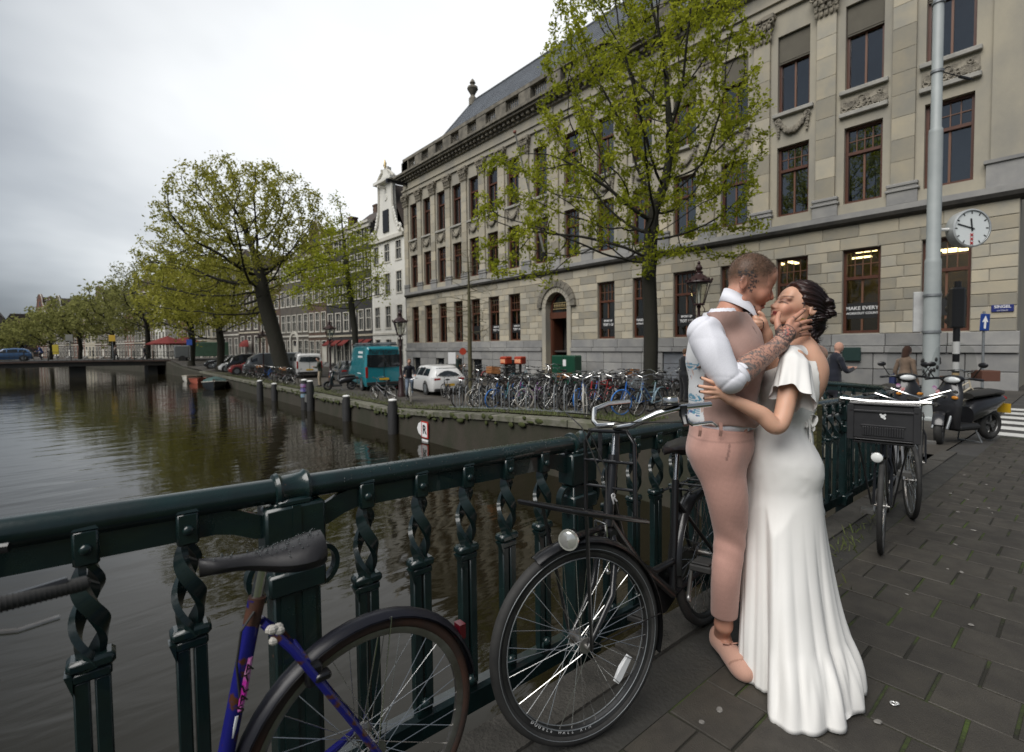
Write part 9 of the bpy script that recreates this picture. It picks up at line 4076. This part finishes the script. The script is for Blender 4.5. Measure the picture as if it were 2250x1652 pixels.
# flutter sleeves
def sleeve(sh, el, flip, hemk):
 ax_ = el - sh
 ax_ /= np.linalg.norm(ax_)
 e1 = np.cross(ax_, (0, 1, 0))
 e1 /= np.linalg.norm(e1)
 e2 = np.cross(ax_, e1)
 rings = []
 n_ = 90
 for i in range(22):
  u = i / 21
  ph = np.linspace(0, 2 * PI, n_, endpoint=False)
  base_r = .048 + .034 * u ** .9
  wav = 1 + (.10 * np.sin(ph * 5 + .6) + .09 * np.sin(ph * 9 + 2)) * u ** 1.4
  r = base_r * wav * (1 + .18 * u * np.cos(ph))
  c = sh + np.array((.004, -.006 * flip, .040)) * (1 - u) + ax_ * (hemk * u) + np.array((.012 * u, -.012 * flip * u, 0))
  h = ax_[None] * ((.022 * np.cos(ph * 1 + .4) * u + .012 * np.sin(ph * 5) * u)[:, None])
  sq = .25 + .75 * sstep(0, .35, u)
  rings.append(c + h + e1[None] * (r * np.cos(ph) * (.6 + .4 * sq))[:, None] + e2[None] * (r * np.sin(ph) * sq)[:, None])
 V = np.concatenate(rings)
 i0 = np.arange(21)[:, None] * n_
 k0 = np.arange(n_)[None]
 Fq = np.stack([i0 + k0, i0 + n_ + k0, i0 + n_ + (k0 + 1) % n_, i0 + (k0 + 1) % n_], -1).reshape(-1, 4)
 # close the top
 V = np.concatenate([V, [rings[0].mean(0) + (0, 0, .012)]])
 top = np.array([(k, (k + 1) % n_, len(V) - 1, len(V) - 1) for k in range(n_)])
 tri = top[:, :3]
 me = bpy.data.meshes.new('sleeve')
 me.from_pydata([tuple(q) for q in V], [], [tuple(int(a) for a in q) for q in Fq] + [tuple(int(a) for a in q) for q in tri])
 me.polygons.foreach_set('use_smooth', [True] * len(me.polygons))
 me.materials.append(M_CHIF)
 me.update()
 return link('sleeve', me, bride)

M_CHIF = mat('chiffon', (.80, .79, .765), (.77, .76, .735), rough=.7, scale=8, bump=.08, bscale=300, bdist=.001)
sleeve(BSN, BEL, 1, .185)
sleeve(BSF, K(1725, 845, .12), -1, .16)
# shoulder panels of the dress between sleeve and neck
# lace bow and ribbons at the back of the waist
rb2 = MB()

def spl(pts, n=6):
 pts = [np.array(q, float) for q in pts]
 out = []
 for i in range(len(pts) - 1):
  p0, p1, p2, p3 = pts[max(i - 1, 0)], pts[i], pts[i + 1], pts[min(i + 2, len(pts) - 1)]
  for t in np.arange(n) / n:
   out.append(.5 * ((2 * p1) + (p2 - p0) * t + (2 * p0 - 5 * p1 + 4 * p2 - p3) * t * t + (3 * p1 - p0 - 3 * p2 + p3) * t ** 3))
 return out + [pts[-1]]

q = K(1768, 908, -.07)
for a, b in (((22, 6), (24, 26)), ((12, 22), (26, 34)), ((-4, 14), (2, 28))):
 p1, p2 = K(1768 + a[0], 908 + a[1], -.09), K(1768 + b[0] * .6, 908 + b[1], -.10)
 rb2.strip(spl([q, (q + p1) / 2 + (0, -.015, .006), p1, (p1 + p2) / 2 + (.004, -.008, -.004), p2, q + (0, -.01, -.01)]), (0, 1, .15), .03, .0015)
for dx, ln, ph in ((0, 190, 0), (10, 225, 1.3), (4, 150, 2.2)):
 pts = [K(1770 + dx * t + 26 * t + 7 * math.sin(t * 6 + ph), 908 + ln * t, -.085 - .02 * math.sin(t * 4 + ph)) for t in np.linspace(0, 1, 24)]
 rb2.strip(pts, (1, .6, 0), .024, .0012)
rb2.build('ribbon', M_CHIF, bride, smooth='all')
st_ = MB()
st_.tube([K(1776, 868, -.115), K(1770, 890, -.1), K(1764, 912, -.09)], .0045, 6)
st_.build('strap', M_CHIF, bride, smooth='all')

# ------------------------------------------------------------------ passers-by

def passer(label, loc, rz, top, legs, hair, H=1.75, pose='stand', coat=False, bald=False, long_hair=False, bag=None, skin=(.45, .25, .18)):
 """faces local +x"""
 t = thing('person', label, 'person', loc, rz, 'people in the street')
 k = H / 1.75
 f = Field((-.6, -.42, -.02), (.7, .42, 1.85), .017)
 cyc = pose == 'cycle'
 lean = .22 if cyc else (.05 if pose == 'phone' else .02)
 hip = np.array((-.05, 0, .95))
 sh = np.array((-.05 + lean, 0, 1.43))
 f.chain([hip, (hip + sh) / 2, sh], [.135, .125, .13], .04)
 for s in (-1, 1):
  f.cap(sh + (0, s * .05, 0), sh + (0, s * .17, -.02), .07, .06, .04)
  if cyc:
   kn, an = np.array((.22, s * .11, .68 + .12 * s)), np.array((.02, s * .11, .25 + .12 * s))
  elif pose == 'walk':
   kn, an = np.array((.06 + .10 * s, s * .09, .50)), np.array((-.02 + .20 * s, s * .09, .09))
  else:
   kn, an = np.array((0, s * .10, .50)), np.array((-.03, s * .11, .09))
  f.chain([hip + (0, s * .08, -.03), kn, an], [.095, .07, .05], .04)
  f.cap(an + (-.02, 0, -.04), an + (.16, s * .02, -.055), .045, .035, .02)
  if pose in ('phone', 'cycle'):
   el, wr = sh + (.08, s * .24, -.27), sh + (.34, s * (.10 if pose == 'phone' else .22), -.22 if pose == 'phone' else -.34)
  else:
   el, wr = sh + (-.03 + .08 * s * (pose == 'walk'), s * .24, -.29), sh + (.06 + .10 * s * (pose == 'walk'), s * .25, -.54)
  f.chain([sh + (0, s * .17, -.02), el, wr], [.06, .05, .037], .03)
  f.cap(wr, wr + (wr - el) / np.linalg.norm(wr - el) * .10, .034, .025, .02)
 if coat:
  f.chain([hip + (0, 0, .1), hip + (0, 0, -.18)], [.15, .165], .05)
 hd = sh + (.06 + lean * .2, 0, .25)
 f.cap(sh + (0, 0, .05), hd + (-.02, 0, -.06), .055, .05, .03)
 f.ell(hd, (.10, .078, .12), None, .02)
 f.ell(hd + (.095, 0, -.01), (.022, .016, .03), None, .015)
 V, Fc = f.arrays()
 V = smooth_arrays(V, Fc, 1, .4)
 c = np.tile(np.array(top, float), (len(V), 1))
 zl = hip[2] - (.22 if coat else .02)
 c[V[:, 2] < zl] = legs
 c[V[:, 2] < .10] = (.03, .028, .026)
 if cyc:
  c[(V[:, 2] < .22)] = (.03, .028, .026)
 dh = np.linalg.norm((V - hd) * (1, 1, .8), axis=1)
 c[(dh < .125)] = skin
 for s in (-1, 1):
  w_ = (sh + (.34, s * (.10 if pose == 'phone' else .22), -.22 if pose == 'phone' else -.34)) if pose in ('phone', 'cycle') else sh + (.06 + .10 * s * (pose == 'walk'), s * .25, -.56)
  c[np.linalg.norm(V - w_ - ((.05, 0, 0) if pose in ('phone', 'cycle') else (0, 0, -.05)), axis=1) < .075] = skin
 c *= (1 + .12 * vnoise(V, 14, 5))[:, None]
 b = link('body', np_mesh('body', V * k, Fc, M_CLOTH, np.clip(c, .005, .9)), t)
 if not bald:
  f = Field(hd - (.2, .16, .42), hd + (.2, .16, .2), .015)
  f.ell(hd + (-.018, 0, .025), (.105, .086, .115), None, .02)
  if long_hair:
   f.chain([hd + (-.06, 0, 0), hd + (-.09, 0, -.18), hd + (-.06, 0, -.36)], [.085, .08, .04], .03)
  f.ell(hd + (.12, 0, -.05), (.10, .12, .11), None, .02, cut=True)
  V, Fc = f.arrays()
  link('hair', np_mesh('hair', smooth_arrays(V, Fc, 1) * k, Fc, M_CLOTH, np.tile(np.array(hair), (len(V), 1))), t)
 if bag:
  m_ = MB()
  m_.cbox(-.16 * k, .16 * k, .22 * k, .36 * k, .72 * k, 1.05 * k, .04)
  m_.tube([(-.1 * k, .26 * k, 1.04 * k), (0, .1 * k, 1.5 * k), (.1 * k, .26 * k, 1.04 * k)], .012, 6)
  m_.build('bag', mat('bag_' + bag[0], bag[1], rough=.7), t)
 return t

DN = (.007, .009, .017)
passer('man in olive green jacket and beige trousers standing on the quay', (10.75, 31.3, gz(10.8, 31.3)), PI * .8, (.035, .04, .025), (.38, .31, .22), (.03, .02, .015), 1.78, 'phone')
cyp = on_z(908, 872, -.97)
passer('cyclist in navy jumper and jeans riding past the white estate car', (10.45, 19.25, gz(10.5, 19.2) + .12), -2.0, DN, (.16, .20, .26), (.12, .06, .03), 1.72, 'cycle')
put_bike('white', 10.45, 19.25, -2.0, 'bicycle ridden by the cyclist in the navy jumper', 'single bicycles on the quay')
passer('person in dark green jacket among bicycles by the granite plinth', (19.3, 28.6, gz(19, 28)), -1.9, (.02, .035, .03), (.03, .03, .035), (.14, .08, .04), 1.74, 'stand')
q = at_d(1503, 800, 15.5)
passer('man in dark jacket bending over a bicycle right of the elm trunk', (q.x, q.y, gz(q.x, q.y)), -.4, (.01, .011, .014), (.01, .01, .013), (.10, .055, .03), 1.62, 'phone')
q = at_d(1836, 800, 10.6)
passer('bald man in navy coat walking past the granite plinth', (q.x, q.y, gz(q.x, q.y)), -YAW, DN, (.02, .02, .03), (0, 0, 0), 1.68, 'phone', coat=True, bald=True, bag=('black', (.012, .012, .014)))
q = at_d(1992, 800, 11.6)
passer('woman with long brown hair in beige coat carrying a navy bag', (q.x, q.y, gz(q.x, q.y)), -YAW + .3, (.20, .14, .10), (.012, .012, .015), (.05, .022, .013), 1.58, 'stand', coat=True, long_hair=True, bag=('navy', (.015, .025, .09)))
for i, (x, c, lb) in enumerate(((-4.6, (.03, .06, .2), 'cyclist in blue crossing the far bridge'), (2.2, (.2, .17, .15), 'person in grey walking on the far bridge'), (-8.8, (.02, .02, .02), 'person in black at the left of the far bridge'), (5.2, (.03, .03, .035), 'person in dark clothes near the red parasol'))):
 passer(lb, (x, 80.6, fz(x) + .01), 0 if i % 2 else PI, c, (.02, .02, .03), (.05, .03, .02), 1.75, 'cycle' if i == 0 else 'walk')
passer('person in white shirt before the houses left of the old elm', (16.5, 64, gz(16.5, 64)), PI, (.6, .62, .65), (.03, .04, .09), (.05, .03, .02), 1.75, 'walk')
